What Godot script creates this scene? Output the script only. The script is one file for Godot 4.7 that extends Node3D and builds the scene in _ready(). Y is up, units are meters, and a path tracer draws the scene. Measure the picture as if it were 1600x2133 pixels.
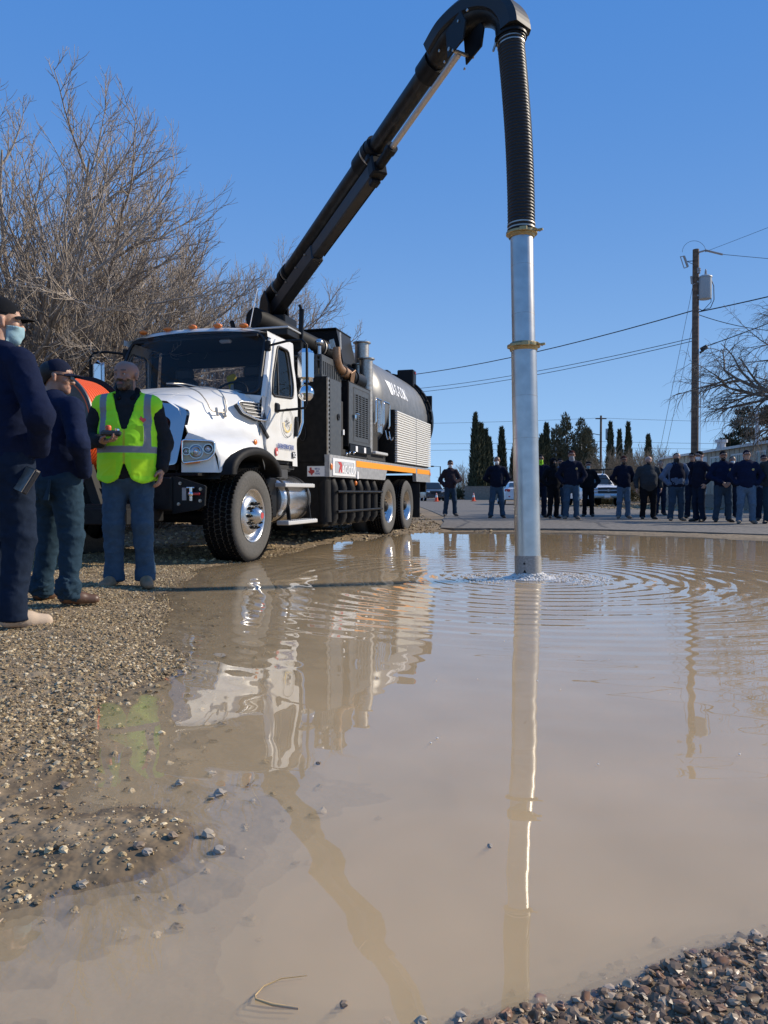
extends Node3D
# World: x right, y up, the camera looks along -z. The truck has its own frame: x to its left side, y up, z to its front.

const CAMERA_HEIGHT := 0.78
const FOCAL := 1540.0
const PITCH := 0.02565
var rng := RandomNumberGenerator.new()
var mats := {}
var textures := {}
var taken := {}
var truck: Node3D


class Mb:
	var v := PackedVector3Array()
	var n := PackedVector3Array()
	var c := PackedColorArray()
	var col := Color.WHITE
	var colored := false

	func paint(k: Color) -> Mb:
		colored = true
		col = k
		return self

	func tri(a: Vector3, b: Vector3, d: Vector3, na: Vector3, nb: Vector3, nd: Vector3) -> void:
		v.append(a)
		n.append(na)
		if (b - a).cross(d - a).dot(na + nb + nd) > 0.0:
			v.append(d)
			v.append(b)
			n.append(nd)
			n.append(nb)
		else:
			v.append(b)
			v.append(d)
			n.append(nb)
			n.append(nd)
		if colored:
			c.append(col)
			c.append(col)
			c.append(col)

	func flat(a: Vector3, b: Vector3, d: Vector3, out: Vector3) -> void:
		var k := (b - a).cross(d - a).normalized()
		if k.dot(out) < 0.0:
			k = -k
		tri(a, b, d, k, k, k)

	func quad(a: Vector3, b: Vector3, d: Vector3, e: Vector3, out: Vector3) -> Mb:
		flat(a, b, d, out)
		flat(a, d, e, out)
		return self

	func box(at: Vector3, size: Vector3, basis := Basis(), bev := 0.0) -> Mb:
		var h := size * 0.5
		var b := minf(bev, minf(h.x, minf(h.y, h.z)) * 0.9)
		var g := h - Vector3(b, b, b)
		for s in [-1.0, 1.0]:
			quad(at + basis * Vector3(s * h.x, -g.y, -g.z), at + basis * Vector3(s * h.x, g.y, -g.z), at + basis * Vector3(s * h.x, g.y, g.z), at + basis * Vector3(s * h.x, -g.y, g.z), basis.x * s)
			quad(at + basis * Vector3(-g.x, s * h.y, -g.z), at + basis * Vector3(g.x, s * h.y, -g.z), at + basis * Vector3(g.x, s * h.y, g.z), at + basis * Vector3(-g.x, s * h.y, g.z), basis.y * s)
			quad(at + basis * Vector3(-g.x, -g.y, s * h.z), at + basis * Vector3(g.x, -g.y, s * h.z), at + basis * Vector3(g.x, g.y, s * h.z), at + basis * Vector3(-g.x, g.y, s * h.z), basis.z * s)
			if b > 0.0:
				for t in [-1.0, 1.0]:
					quad(at + basis * Vector3(s * h.x, t * g.y, -g.z), at + basis * Vector3(s * h.x, t * g.y, g.z), at + basis * Vector3(s * g.x, t * h.y, g.z), at + basis * Vector3(s * g.x, t * h.y, -g.z), basis * Vector3(s, t, 0))
					quad(at + basis * Vector3(s * h.x, -g.y, t * g.z), at + basis * Vector3(s * h.x, g.y, t * g.z), at + basis * Vector3(s * g.x, g.y, t * h.z), at + basis * Vector3(s * g.x, -g.y, t * h.z), basis * Vector3(s, 0, t))
					quad(at + basis * Vector3(-g.x, s * h.y, t * g.z), at + basis * Vector3(g.x, s * h.y, t * g.z), at + basis * Vector3(g.x, s * g.y, t * h.z), at + basis * Vector3(-g.x, s * g.y, t * h.z), basis * Vector3(0, s, t))
					for w in [-1.0, 1.0]:
						flat(at + basis * Vector3(s * h.x, t * g.y, w * g.z), at + basis * Vector3(s * g.x, t * h.y, w * g.z), at + basis * Vector3(s * g.x, t * g.y, w * h.z), basis * Vector3(s, t, w))
		return self

	func bar(a: Vector3, b: Vector3, wide: float, high: float, bev := 0.004) -> Mb:   # a box beam from a to b
		var z := (b - a).normalized()
		var x := Vector3.UP.cross(z)
		x = Vector3.RIGHT if x.length() < 0.01 else x.normalized()
		return box((a + b) * 0.5, Vector3(wide, high, a.distance_to(b)), Basis(x, z.cross(x), z), bev)

	func prism(poly: PackedVector2Array, xf: Transform3D, z0: float, z1: float) -> Mb:
		var cw := Geometry2D.is_polygon_clockwise(poly)
		var k := poly.size()
		for i in k:
			var p := poly[i]
			var q := poly[(i + 1) % k]
			var e := q - p
			var o := Vector2(-e.y, e.x) if cw else Vector2(e.y, -e.x)
			quad(xf * Vector3(p.x, p.y, z0), xf * Vector3(q.x, q.y, z0), xf * Vector3(q.x, q.y, z1), xf * Vector3(p.x, p.y, z1), xf.basis * Vector3(o.x, o.y, 0))
		var ix := Geometry2D.triangulate_polygon(poly)
		for i in range(0, ix.size(), 3):
			for z in [z0, z1]:
				flat(xf * Vector3(poly[ix[i]].x, poly[ix[i]].y, z), xf * Vector3(poly[ix[i + 1]].x, poly[ix[i + 1]].y, z), xf * Vector3(poly[ix[i + 2]].x, poly[ix[i + 2]].y, z), xf.basis.z * (1.0 if (z == maxf(z0, z1)) else -1.0))
		return self

	func tube(pts: PackedVector3Array, radii: PackedFloat32Array, sides := 10, caps := true) -> Mb:
		var m := pts.size()
		var side := Vector3.ZERO
		var last := PackedVector3Array()
		var lastn := PackedVector3Array()
		for i in m:
			var dir := (pts[mini(i + 1, m - 1)] - pts[maxi(i - 1, 0)]).normalized()
			if i == 0:
				side = dir.cross(Vector3.UP if absf(dir.y) < 0.9 else Vector3.RIGHT).normalized()
			else:
				side = (side - dir * side.dot(dir)).normalized()
			var up := dir.cross(side)
			var r := radii[mini(i, radii.size() - 1)]
			var ring := PackedVector3Array()
			var rn := PackedVector3Array()
			for j in sides + 1:
				var t := TAU * j / sides
				var o := side * cos(t) + up * sin(t)
				rn.append(o)
				ring.append(pts[i] + o * r)
			if i > 0:
				for j in sides:
					tri(last[j], last[j + 1], ring[j + 1], lastn[j], lastn[j + 1], rn[j + 1])
					tri(last[j], ring[j + 1], ring[j], lastn[j], rn[j + 1], rn[j])
			if caps and (i == 0 or i == m - 1):
				for j in sides:
					flat(pts[i], ring[j], ring[j + 1], -dir if i == 0 else dir)
			last = ring
			lastn = rn
		return self

	func rod(a: Vector3, b: Vector3, r: float, sides := 12, r2 := -1.0) -> Mb:
		return tube(PackedVector3Array([a, b]), PackedFloat32Array([r, r if r2 < 0.0 else r2]), sides)

	func lathe(prof: PackedVector2Array, xf: Transform3D, sides := 32, soft := 0.8) -> Mb:   # (radius, height along y), outward to the right of the way it is drawn
		var k := prof.size() - 1
		var sn := PackedVector2Array()
		for i in k:
			var e := prof[i + 1] - prof[i]
			sn.append(Vector2(e.y, -e.x).normalized())
		for i in k:
			var n0 := sn[i]
			var n1 := sn[i]
			if i > 0 and sn[i - 1].dot(sn[i]) > soft:
				n0 = (sn[i - 1] + sn[i]).normalized()
			if i < k - 1 and sn[i + 1].dot(sn[i]) > soft:
				n1 = (sn[i + 1] + sn[i]).normalized()
			for j in sides:
				var t0 := TAU * j / sides
				var t1 := TAU * (j + 1) / sides
				var d0 := Vector3(cos(t0), 0, sin(t0))
				var d1 := Vector3(cos(t1), 0, sin(t1))
				var a := xf * (d0 * prof[i].x + Vector3(0, prof[i].y, 0))
				var b := xf * (d1 * prof[i].x + Vector3(0, prof[i].y, 0))
				var e := xf * (d1 * prof[i + 1].x + Vector3(0, prof[i + 1].y, 0))
				var f := xf * (d0 * prof[i + 1].x + Vector3(0, prof[i + 1].y, 0))
				var na := (xf.basis * (d0 * n0.x + Vector3(0, n0.y, 0))).normalized()
				var nb := (xf.basis * (d1 * n0.x + Vector3(0, n0.y, 0))).normalized()
				var ne := (xf.basis * (d1 * n1.x + Vector3(0, n1.y, 0))).normalized()
				var nf := (xf.basis * (d0 * n1.x + Vector3(0, n1.y, 0))).normalized()
				if prof[i].x > 1e-5:
					tri(a, b, e, na, nb, ne)
				if prof[i + 1].x > 1e-5:
					tri(a, e, f, na, ne, nf)
		return self

	func sheet(rows: Array, hint: Vector3, closed := false) -> Mb:   # a smooth skin over rows of points; hint lies on its inner side
		var m := rows.size()
		var k: int = rows[0].size()
		var ns := []
		var total := 0.0
		for i in m:
			var r := PackedVector3Array()
			for j in k:
				var up: Vector3 = rows[mini(i + 1, m - 1)][j] - rows[maxi(i - 1, 0)][j]
				var j0 := (j - 1 + k) % k if closed else maxi(j - 1, 0)
				var j1 := (j + 1) % k if closed else mini(j + 1, k - 1)
				var ac: Vector3 = rows[i][j1] - rows[i][j0]
				var w := up.cross(ac).normalized()
				total += w.dot(rows[i][j] - hint)
				r.append(w)
			ns.append(r)
		var s := 1.0 if total >= 0.0 else -1.0
		for i in m - 1:
			for j in (k if closed else k - 1):
				var q := (j + 1) % k
				tri(rows[i][j], rows[i][q], rows[i + 1][q], ns[i][j] * s, ns[i][q] * s, ns[i + 1][q] * s)
				tri(rows[i][j], rows[i + 1][q], rows[i + 1][j], ns[i][j] * s, ns[i + 1][q] * s, ns[i + 1][j] * s)
		return self

	func frame(outer: PackedVector3Array, inner: PackedVector3Array, out: Vector3, deep := 0.0) -> Mb:   # a flat ring between two outlines, with a reveal inwards
		var k := outer.size()
		for i in k:
			var j := (i + 1) % k
			quad(outer[i], outer[j], inner[j], inner[i], out)
			if deep > 0.0:
				var back := -out.normalized() * deep
				quad(inner[i], inner[j], inner[j] + back, inner[i] + back, (outer[i] + outer[j]) * -0.5 + (inner[i] + inner[j]) * 0.5)
		return self

	func ball(at: Vector3, r: Vector3, basis := Basis(), rings := 8, segs := 12) -> Mb:
		for i in rings:
			var a0 := PI * i / rings - PI / 2
			var a1 := PI * (i + 1) / rings - PI / 2
			for j in segs:
				var p := []
				for q in [[a0, j], [a0, j + 1], [a1, j + 1], [a1, j]]:
					var t: float = TAU * q[1] / segs
					p.append(Vector3(cos(q[0]) * cos(t), sin(q[0]), cos(q[0]) * sin(t)))
				var w := []
				var m := []
				for q in p:
					w.append(at + basis * (q * r))
					m.append((basis * (q / r)).normalized())
				if i > 0:
					tri(w[0], w[1], w[2], m[0], m[1], m[2])
				if i < rings - 1:
					tri(w[0], w[2], w[3], m[0], m[2], m[3])
		return self

	func mesh() -> ArrayMesh:
		var a := []
		a.resize(Mesh.ARRAY_MAX)
		a[Mesh.ARRAY_VERTEX] = v
		a[Mesh.ARRAY_NORMAL] = n
		if colored:
			a[Mesh.ARRAY_COLOR] = c
		var m := ArrayMesh.new()
		m.add_surface_from_arrays(Mesh.PRIMITIVE_TRIANGLES, a)
		return m


func raw_mesh(v: PackedVector3Array, n: PackedVector3Array, ix: PackedInt32Array, c := PackedColorArray()) -> ArrayMesh:
	var a := []
	a.resize(Mesh.ARRAY_MAX)
	a[Mesh.ARRAY_VERTEX] = v
	a[Mesh.ARRAY_NORMAL] = n
	a[Mesh.ARRAY_INDEX] = ix
	if c.size():
		a[Mesh.ARRAY_COLOR] = c
	var m := ArrayMesh.new()
	m.add_surface_from_arrays(Mesh.PRIMITIVE_TRIANGLES, a)
	return m


func numbered(called: String) -> String:
	var k: int = taken.get(called, 0)
	taken[called] = k + 1
	return called if k == 0 else "%s_%03d" % [called, k]


func tag(o: Node3D, label: String, category: String, group := "", kind := "") -> Node3D:
	if label:
		o.set_meta("label", label)
	if category:
		o.set_meta("category", category)
	if group:
		o.set_meta("group", group)
	if kind:
		o.set_meta("kind", kind)
	return o


func thing(called: String, label: String, category: String, at := Vector3.ZERO, turn := 0.0, group := "") -> Node3D:
	var o := Node3D.new()
	o.name = numbered(called)
	add_child(o, true)
	o.position = at
	o.rotation.y = turn
	return tag(o, label, category, group)


func part(called: String, shape, m: Material, parent: Node = null, label := "") -> MeshInstance3D:
	var o := MeshInstance3D.new()
	var own: Mesh
	if shape is Mb:
		own = shape.mesh()
	else:
		own = shape
	o.mesh = own
	o.material_override = m
	if parent == null:
		o.name = numbered(called)
		add_child(o, true)
	else:
		var key := "%d/%s" % [parent.get_instance_id(), called]
		var k: int = taken.get(key, 0)
		taken[key] = k + 1
		o.name = called if k == 0 else "%s_%03d" % [called, k]
		parent.add_child(o, true)
	if label:
		o.set_meta("label", label)
	return o


func rough_noise(seed_: int, freq: float, octaves := 4, kind := FastNoiseLite.TYPE_SIMPLEX_SMOOTH) -> FastNoiseLite:
	var f := FastNoiseLite.new()
	f.seed = seed_
	f.frequency = freq
	f.noise_type = kind
	f.fractal_octaves = octaves
	return f


func tex(key: String, freq: float, octaves: int, lo: Color, hi: Color, size := 512, kind := FastNoiseLite.TYPE_SIMPLEX_SMOOTH, mid = null) -> Texture2D:   # colours are linear
	if not textures.has(key):
		var t := NoiseTexture2D.new()
		t.width = size
		t.height = size
		t.seamless = true
		t.noise = rough_noise(key.hash() % 1000, freq, octaves, kind)
		var g := Gradient.new()
		g.set_color(0, lo.linear_to_srgb())
		g.set_color(1, hi.linear_to_srgb())
		if mid != null:
			g.add_point(0.5, Color(mid).linear_to_srgb())
		t.color_ramp = g
		textures[key] = t
	return textures[key]


func mat(key: String, lin := Color.WHITE, rough := 0.6, metal := 0.0) -> StandardMaterial3D:
	if not mats.has(key):
		var m := StandardMaterial3D.new()
		m.resource_name = key
		m.albedo_color = lin.linear_to_srgb()
		m.roughness = rough
		m.metallic = metal
		mats[key] = m
	return mats[key]


func grained(m: StandardMaterial3D, t: Texture2D, scale: float, world := false, bump: Texture2D = null, height := 0.0) -> StandardMaterial3D:
	m.uv1_triplanar = true
	m.uv1_world_triplanar = world
	m.uv1_scale = Vector3(scale, scale, scale)
	if t:
		m.albedo_texture = t
	if bump:
		m.heightmap_enabled = true
		m.heightmap_texture = bump
		m.heightmap_scale = height
	return m


func text_into(mb: Mb, words: String, height: float, xf: Transform3D, thick := 0.004, squeeze := 1.0, bold := true, round_at := 0.0) -> void:   # centred on xf's origin, in its xy plane; round_at > 0 wraps it up a cylinder of that radius
	var t := TextMesh.new()
	var f := SystemFont.new()
	f.font_names = PackedStringArray(["Droid Sans"])
	f.font_weight = 700 if bold else 400
	t.font = f
	t.text = words
	t.font_size = 64
	t.pixel_size = height / 46.0
	t.depth = thick
	t.curve_step = 4.0
	var a := t.get_mesh_arrays()
	var vs: PackedVector3Array = a[Mesh.ARRAY_VERTEX]
	var ns: PackedVector3Array = a[Mesh.ARRAY_NORMAL]
	var ix = a[Mesh.ARRAY_INDEX]
	var order: PackedInt32Array = ix if ix != null and ix.size() else PackedInt32Array(range(vs.size()))
	var pv := PackedVector3Array()
	var pn := PackedVector3Array()
	for i in vs.size():
		var p := vs[i] * Vector3(squeeze, 1, 1)
		if round_at > 0.0:
			var w := p.y / round_at
			pv.append(xf * Vector3(p.x, (round_at + p.z) * sin(w), (round_at + p.z) * cos(w) - round_at))
			pn.append((xf.basis * Vector3(ns[i].x, ns[i].y * cos(w) + ns[i].z * sin(w), ns[i].z * cos(w) - ns[i].y * sin(w))).normalized())
		else:
			pv.append(xf * p)
			pn.append((xf.basis * ns[i]).normalized())
	for i in range(0, order.size() - 2, 3):
		mb.tri(pv[order[i]], pv[order[i + 1]], pv[order[i + 2]], pn[order[i]], pn[order[i + 1]], pn[order[i + 2]])



# ---------------------------------------------------------------- the setting

var shore := PackedVector2Array()
var shore_field := PackedFloat32Array()
const FIELD_X := -6.0
const FIELD_D := 0.0
const FIELD_STEP := 0.1
const FIELD_W := 200
const FIELD_H := 180
var bumps: FastNoiseLite
var fine_bumps: FastNoiseLite


func make_shore() -> void:   # the puddle's outline as (x, distance)
	shore = PackedVector2Array([Vector2(-2.1, 0.75), Vector2(-1.7, 1.1), Vector2(-1.15, 1.2), Vector2(-0.74, 1.37), Vector2(-0.52, 1.52), Vector2(-0.45, 1.66), Vector2(-0.55, 1.78), Vector2(-0.76, 1.92), Vector2(-0.88, 2.2), Vector2(-1.0, 2.5), Vector2(-1.1, 2.74), Vector2(-1.02, 2.95), Vector2(-0.84, 3.25), Vector2(-0.92, 3.5), Vector2(-1.22, 3.8), Vector2(-1.3, 4.4), Vector2(-1.48, 5.0), Vector2(-1.72, 5.8), Vector2(-1.8, 6.9), Vector2(-1.86, 7.9), Vector2(-1.5, 8.4), Vector2(-1.25, 9.4), Vector2(-1.05, 10.6), Vector2(-0.7, 11.8), Vector2(-0.1, 12.7), Vector2(0.2, 13.8), Vector2(0.6, 14.5), Vector2(1.0, 14.85), Vector2(2.6, 14.8), Vector2(3.8, 14.45), Vector2(5.2, 13.5), Vector2(6.3, 12.0), Vector2(8.0, 11.0), Vector2(9.2, 8.5), Vector2(8.6, 5.0), Vector2(5.5, 2.6), Vector2(2.4, 1.75), Vector2(1.0, 1.4), Vector2(0.67, 1.27), Vector2(0.45, 1.18), Vector2(0.31, 1.12), Vector2(0.18, 1.08), Vector2(0.06, 1.02), Vector2(-0.2, 0.9), Vector2(-0.9, 0.72)])
	shore_field.resize(FIELD_W * FIELD_H)
	var k := shore.size()
	for j in FIELD_H:
		for i in FIELD_W:
			var p := Vector2(FIELD_X + i * FIELD_STEP, FIELD_D + j * FIELD_STEP)
			var best := 1e9
			for q in k:
				var a := shore[q]
				var e := shore[(q + 1) % k] - a
				var t := clampf((p - a).dot(e) / e.length_squared(), 0.0, 1.0)
				best = minf(best, (a + e * t).distance_squared_to(p))
			var s := sqrt(best)
			shore_field[j * FIELD_W + i] = -s if Geometry2D.is_point_in_polygon(p, shore) else s


func shore_distance(x: float, d: float) -> float:   # positive on land
	var u := (x - FIELD_X) / FIELD_STEP
	var w := (d - FIELD_D) / FIELD_STEP
	if u < 0.0 or w < 0.0 or u >= FIELD_W - 1 or w >= FIELD_H - 1:
		return 9.0
	var i := int(u)
	var j := int(w)
	u -= i
	w -= j
	var q := j * FIELD_W + i
	return lerpf(lerpf(shore_field[q], shore_field[q + 1], u), lerpf(shore_field[q + FIELD_W], shore_field[q + FIELD_W + 1], u), w)


func land(x: float, d: float) -> float:   # height of the ground; the water stands at 0
	var s := shore_distance(x, d)
	var h := 0.0
	if s > 0.0:
		h = minf(s * 0.07, 0.045)
	else:
		var slope: float = 0.032 if (x < 0.2 and d < 9.0) else 0.07
		if d > 3.0 and d < 9.0 and x < 0.2:
			slope = lerpf(0.032, 0.013, clampf((d - 3.0) / 1.5, 0.0, 1.0))
		slope = lerpf(slope, 0.22, clampf((x + 0.3) / 0.4, 0.0, 1.0) * clampf((1.9 - d) / 0.5, 0.0, 1.0))
		h = maxf(s * slope - minf(0.007, -s * 0.14), -0.12)
	var far := clampf((30.0 - d) / 15.0, 0.0, 1.0)
	h += bumps.get_noise_2d(x, d) * (0.02 if s > 0.0 else maxf(0.006, 0.02 + s * 0.2)) * far
	if d < 9.0:
		h += fine_bumps.get_noise_2d(x, d) * (0.006 if s > 0.0 else 0.0035) * clampf((9.0 - d) / 5.0, 0.0, 1.0)
	return h


func steps(from: float, to: float, first: float, growth: float, most: float) -> PackedFloat32Array:
	var out := PackedFloat32Array()
	var x := from
	var s := first
	while x < to:
		out.append(x)
		x += s
		s = minf(s * growth, most)
	out.append(to)
	return out


func make_ground() -> void:
	bumps = rough_noise(3, 1.1, 3)
	fine_bumps = rough_noise(9, 9.0, 3)
	make_shore()
	var xs := PackedFloat32Array()
	var left := steps(2.6, 500.0, 0.03, 1.09, 60.0)
	for i in range(left.size() - 1, 0, -1):
		xs.append(-left[i])
	for i in 176:
		xs.append(-2.6 + i * 0.022)
	for q in steps(1.272, 500.0, 0.03, 1.09, 60.0):
		xs.append(q)
	var ds := PackedFloat32Array()
	for q in [-300.0, -120.0, -40.0, -12.0, -4.0, -1.5, -0.5, 0.0, 0.25, 0.4, 0.5]:
		ds.append(q)
	for i in 160:
		ds.append(0.6 + i * 0.02)
	for q in steps(3.8, 900.0, 0.024, 1.03, 80.0):
		ds.append(q)
	var v := PackedVector3Array()
	var n := PackedVector3Array()
	var c := PackedColorArray()
	var ix := PackedInt32Array()
	var w := xs.size()
	var h := ds.size()
	var damp_edge := rough_noise(61, 3.0, 4)
	for j in h:
		for i in w:
			var y := land(xs[i], ds[j])
			v.append(Vector3(xs[i], y, -ds[j]))
			var dry := y > 0.011 + 0.016 * damp_edge.get_noise_2d(xs[i], ds[j])   # wet soil is darker soil
			c.append(Color(1, 1, 1) if dry else Color(0.74, 0.72, 0.69))
	for j in h:
		for i in w:
			var a := v[j * w + maxi(i - 1, 0)]
			var b := v[j * w + mini(i + 1, w - 1)]
			var e := v[maxi(j - 1, 0) * w + i]
			var d := v[mini(j + 1, h - 1) * w + i]
			var k := (b - a).cross(d - e)
			n.append(k.normalized() * (1.0 if k.y > 0.0 else -1.0))
	for j in h - 1:
		for i in w - 1:
			var q := j * w + i
			ix.append_array(PackedInt32Array([q, q + w, q + 1, q + 1, q + w, q + w + 1]))
	var m := mat("dirt", Color.WHITE, 0.9)
	grained(m, tex("dirt", 0.012, 6, Color(0.14, 0.098, 0.055), Color(0.35, 0.26, 0.155), 1024), 0.55, true, tex("dirt_relief", 0.05, 5, Color.BLACK, Color.WHITE, 512), 1.2)
	m.vertex_color_use_as_albedo = true
	tag(part("ground", raw_mesh(v, n, ix, c), m), "brown gravelly dirt lot around the puddle", "ground", "", "structure")


func flat_sheet(poly: PackedVector2Array, y: float, thick: float) -> Mb:   # poly holds (x, distance)
	var p := PackedVector2Array()
	for q in poly:
		p.append(q)
	return Mb.new().prism(p, Transform3D(Basis(Vector3.RIGHT, Vector3.FORWARD, Vector3.UP), Vector3.ZERO), y - thick, y)


func make_road() -> void:
	var m := mat("asphalt", Color.WHITE, 0.82)
	grained(m, tex("asphalt", 0.02, 6, Color(0.085, 0.074, 0.06), Color(0.245, 0.215, 0.178), 1024), 0.35, true, tex("asphalt_relief", 0.12, 3, Color.BLACK, Color.WHITE, 256), 0.5)
	var p := PackedVector2Array([Vector2(1.45, 15.1)])
	for i in 8:   # the crumbling edge beside the gravel
		p.append(Vector2(1.2 + 0.09 * i + rng.randf_range(-0.05, 0.05), 15.4 + i * 1.0))
	p.append_array([Vector2(1.9, 30), Vector2(1.9, 60), Vector2(2.0, 260), Vector2(11.5, 260), Vector2(11.0, 60), Vector2(10.6, 34), Vector2(11.6, 31.5), Vector2(90, 31), Vector2(90, 9), Vector2(14, 10.8), Vector2(9.4, 11.8), Vector2(7.0, 12.6), Vector2(5.4, 14.0), Vector2(3.9, 14.9), Vector2(2.6, 15.1)])
	tag(part("road", flat_sheet(p, 0.062, 0.3), m), "worn grey asphalt street beyond the puddle", "road", "", "structure")
	var seams := mat("road_seam", Color(0.06, 0.055, 0.05), 0.8)
	for q in [[[1.5, 15.3], [2.1, 18.3], [2.2, 23.0]], [[2.2, 20.6], [6.5, 20.2], [14.0, 20.6], [26.0, 20.2]], [[2.0, 37.0], [6.0, 36.2], [10.4, 37.0]], [[4.6, 15.4], [5.2, 18.0], [5.0, 20.2]]]:
		var path := PackedVector3Array()
		for k in q.size() - 1:
			for i in 12:
				var t := i / 12.0
				path.append(Vector3(lerpf(q[k][0], q[k + 1][0], t) + rng.randf_range(-0.04, 0.04), 0.064, -lerpf(q[k][1], q[k + 1][1], t) + rng.randf_range(-0.05, 0.05)))
		var mb := Mb.new()
		for i in path.size() - 1:
			var a := path[i]
			var b := path[i + 1]
			var s := (b - a).cross(Vector3.UP).normalized() * rng.randf_range(0.02, 0.045)
			mb.quad(a - s, a + s, b + s, b - s, Vector3.UP)
		tag(part("road_crack", mb, seams), "dark crack running through the grey street", "road", "cracks in the street", "structure")


var ripple_centre := Vector2(1.34, -6.80)


func wave(x: float, z: float, soft: FastNoiseLite) -> float:
	var dx := x - ripple_centre.x
	var dz := z - ripple_centre.y
	var r := sqrt(dx * dx + dz * dz)
	var ang := atan2(dz, dx)
	var rr := r + 0.05 * soft.get_noise_2d(x * 0.6, z * 0.6) + 0.02 * sin(ang * 3.0 + 1.0)
	var fade := clampf((r - 0.1) / 0.25, 0.0, 1.0) * exp(-maxf(r - 0.4, 0.0) * 0.52)
	fade *= 0.62 + 0.75 * maxf(-0.6, soft.get_noise_2d(cos(ang) * 2.2 + r * 0.5, sin(ang) * 2.2 - r * 0.4 + 20.0) * 1.6)
	fade += 0.16 * clampf((3.4 - r) / 1.2, 0.0, 1.0) * clampf(r - 0.5, 0.0, 1.0)
	var h := sin(TAU * rr / 0.19) * 0.0027 * fade
	h += sin(TAU * rr / 0.37 + 1.3) * 0.0017 * fade
	var r2 := sqrt((x + 1.7) * (x + 1.7) + (z + 7.4) * (z + 7.4))   # rings thrown back by the front wheel
	h += sin(TAU * r2 / 0.26) * 0.0005 * exp(-r2 * 0.5) * clampf(r2, 0.0, 1.0)
	h += soft.get_noise_2d(x * 1.3, z * 1.3 + 40.0) * 0.0007 + soft.get_noise_2d(x * 4.0, z * 5.0) * 0.00011 * clampf(8.0 - r, 0.6, 2.0)
	return h


func make_water() -> void:
	var soft := rough_noise(21, 0.9, 2)
	var v := PackedVector3Array()
	var n := PackedVector3Array()
	var ix := PackedInt32Array()
	var zs := PackedFloat32Array()
	var d := 0.6
	while d < 15.4:
		zs.append(-d)
		d += 0.03 if d > 2.0 else 0.05
	var xs := PackedFloat32Array()
	var x := -2.6
	while x < 9.6:
		xs.append(x)
		x += 0.03 if x < 4.5 else 0.06
	var w := xs.size()
	for z in zs:
		for q in xs:
			var h := wave(q, z, soft)
			v.append(Vector3(q, h, z))
			var e := 0.004
			n.append(Vector3((h - wave(q + e, z, soft)) / e, 1.0, (h - wave(q, z + e, soft)) / e).normalized())
	for j in zs.size() - 1:
		for i in w - 1:
			var q := j * w + i
			ix.append_array(PackedInt32Array([q, q + w, q + 1, q + 1, q + w, q + w + 1]))
	var m := mat("water", Color(0.4, 0.33, 0.25), 0.0)
	m.transparency = BaseMaterial3D.TRANSPARENCY_ALPHA
	m.albedo_color.a = 0.0
	tag(part("puddle_water", raw_mesh(v, n, ix), m), "wide muddy puddle with rings spreading from the suction pipe", "puddle", "", "structure")
	var silt := mat("silt", Color(0.78, 0.605, 0.37), 1.0)
	silt.specular_mode = BaseMaterial3D.SPECULAR_DISABLED
	grained(silt, tex("silt_swirl", 0.008, 4, Color(0.86, 0.85, 0.83), Color(1, 1, 1), 512), 0.45, true)
	silt.transparency = BaseMaterial3D.TRANSPARENCY_ALPHA
	for k in 6:   # the stirred-up clay hangs in the water: each layer veils what lies deeper
		var y: float = [-0.004, -0.009, -0.015, -0.022, -0.031, -0.042][k]
		var thin: StandardMaterial3D = silt.duplicate()
		thin.resource_name = "silt_%d" % k
		thin.albedo_color.a = [0.24, 0.26, 0.32, 0.42, 0.55, 0.82][k]
		var mb := Mb.new().quad(Vector3(-2.6, y, -0.6), Vector3(9.6, y, -0.6), Vector3(9.6, y, -15.4), Vector3(-2.6, y, -15.4), Vector3.UP)
		tag(part("muddy_water", mb, thin), "brown silt hanging in the puddle below its surface", "puddle", "layers of silt in the puddle", "structure")


func stone_mesh(seed_: int, sharp := 0.28, soft := false) -> ArrayMesh:
	var r := RandomNumberGenerator.new()
	r.seed = seed_
	var mb := Mb.new()
	var g := []
	for i in 5:
		var row := PackedVector3Array()
		var a := -PI / 2 + PI * i / 4.0
		for j in 6:
			var t := TAU * j / 6.0 + 0.4 * i
			row.append(Vector3(cos(a) * cos(t), sin(a) * 0.72, cos(a) * sin(t)) * (1.0 + r.randf_range(-sharp, sharp)))
		if i == 0 or i == 4:
			for j in 6:
				row[j] = row[0]
		g.append(row)
	if soft:
		return mb.sheet(g, Vector3.ZERO, true).mesh()
	for i in 4:
		for j in 6:
			var q := (j + 1) % 6
			var mid: Vector3 = g[i][j] + g[i + 1][q]
			if i > 0:
				mb.flat(g[i][j], g[i][q], g[i + 1][q], mid)
			if i < 3:
				mb.flat(g[i][j], g[i + 1][q], g[i + 1][j], mid)
	return mb.mesh()


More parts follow.
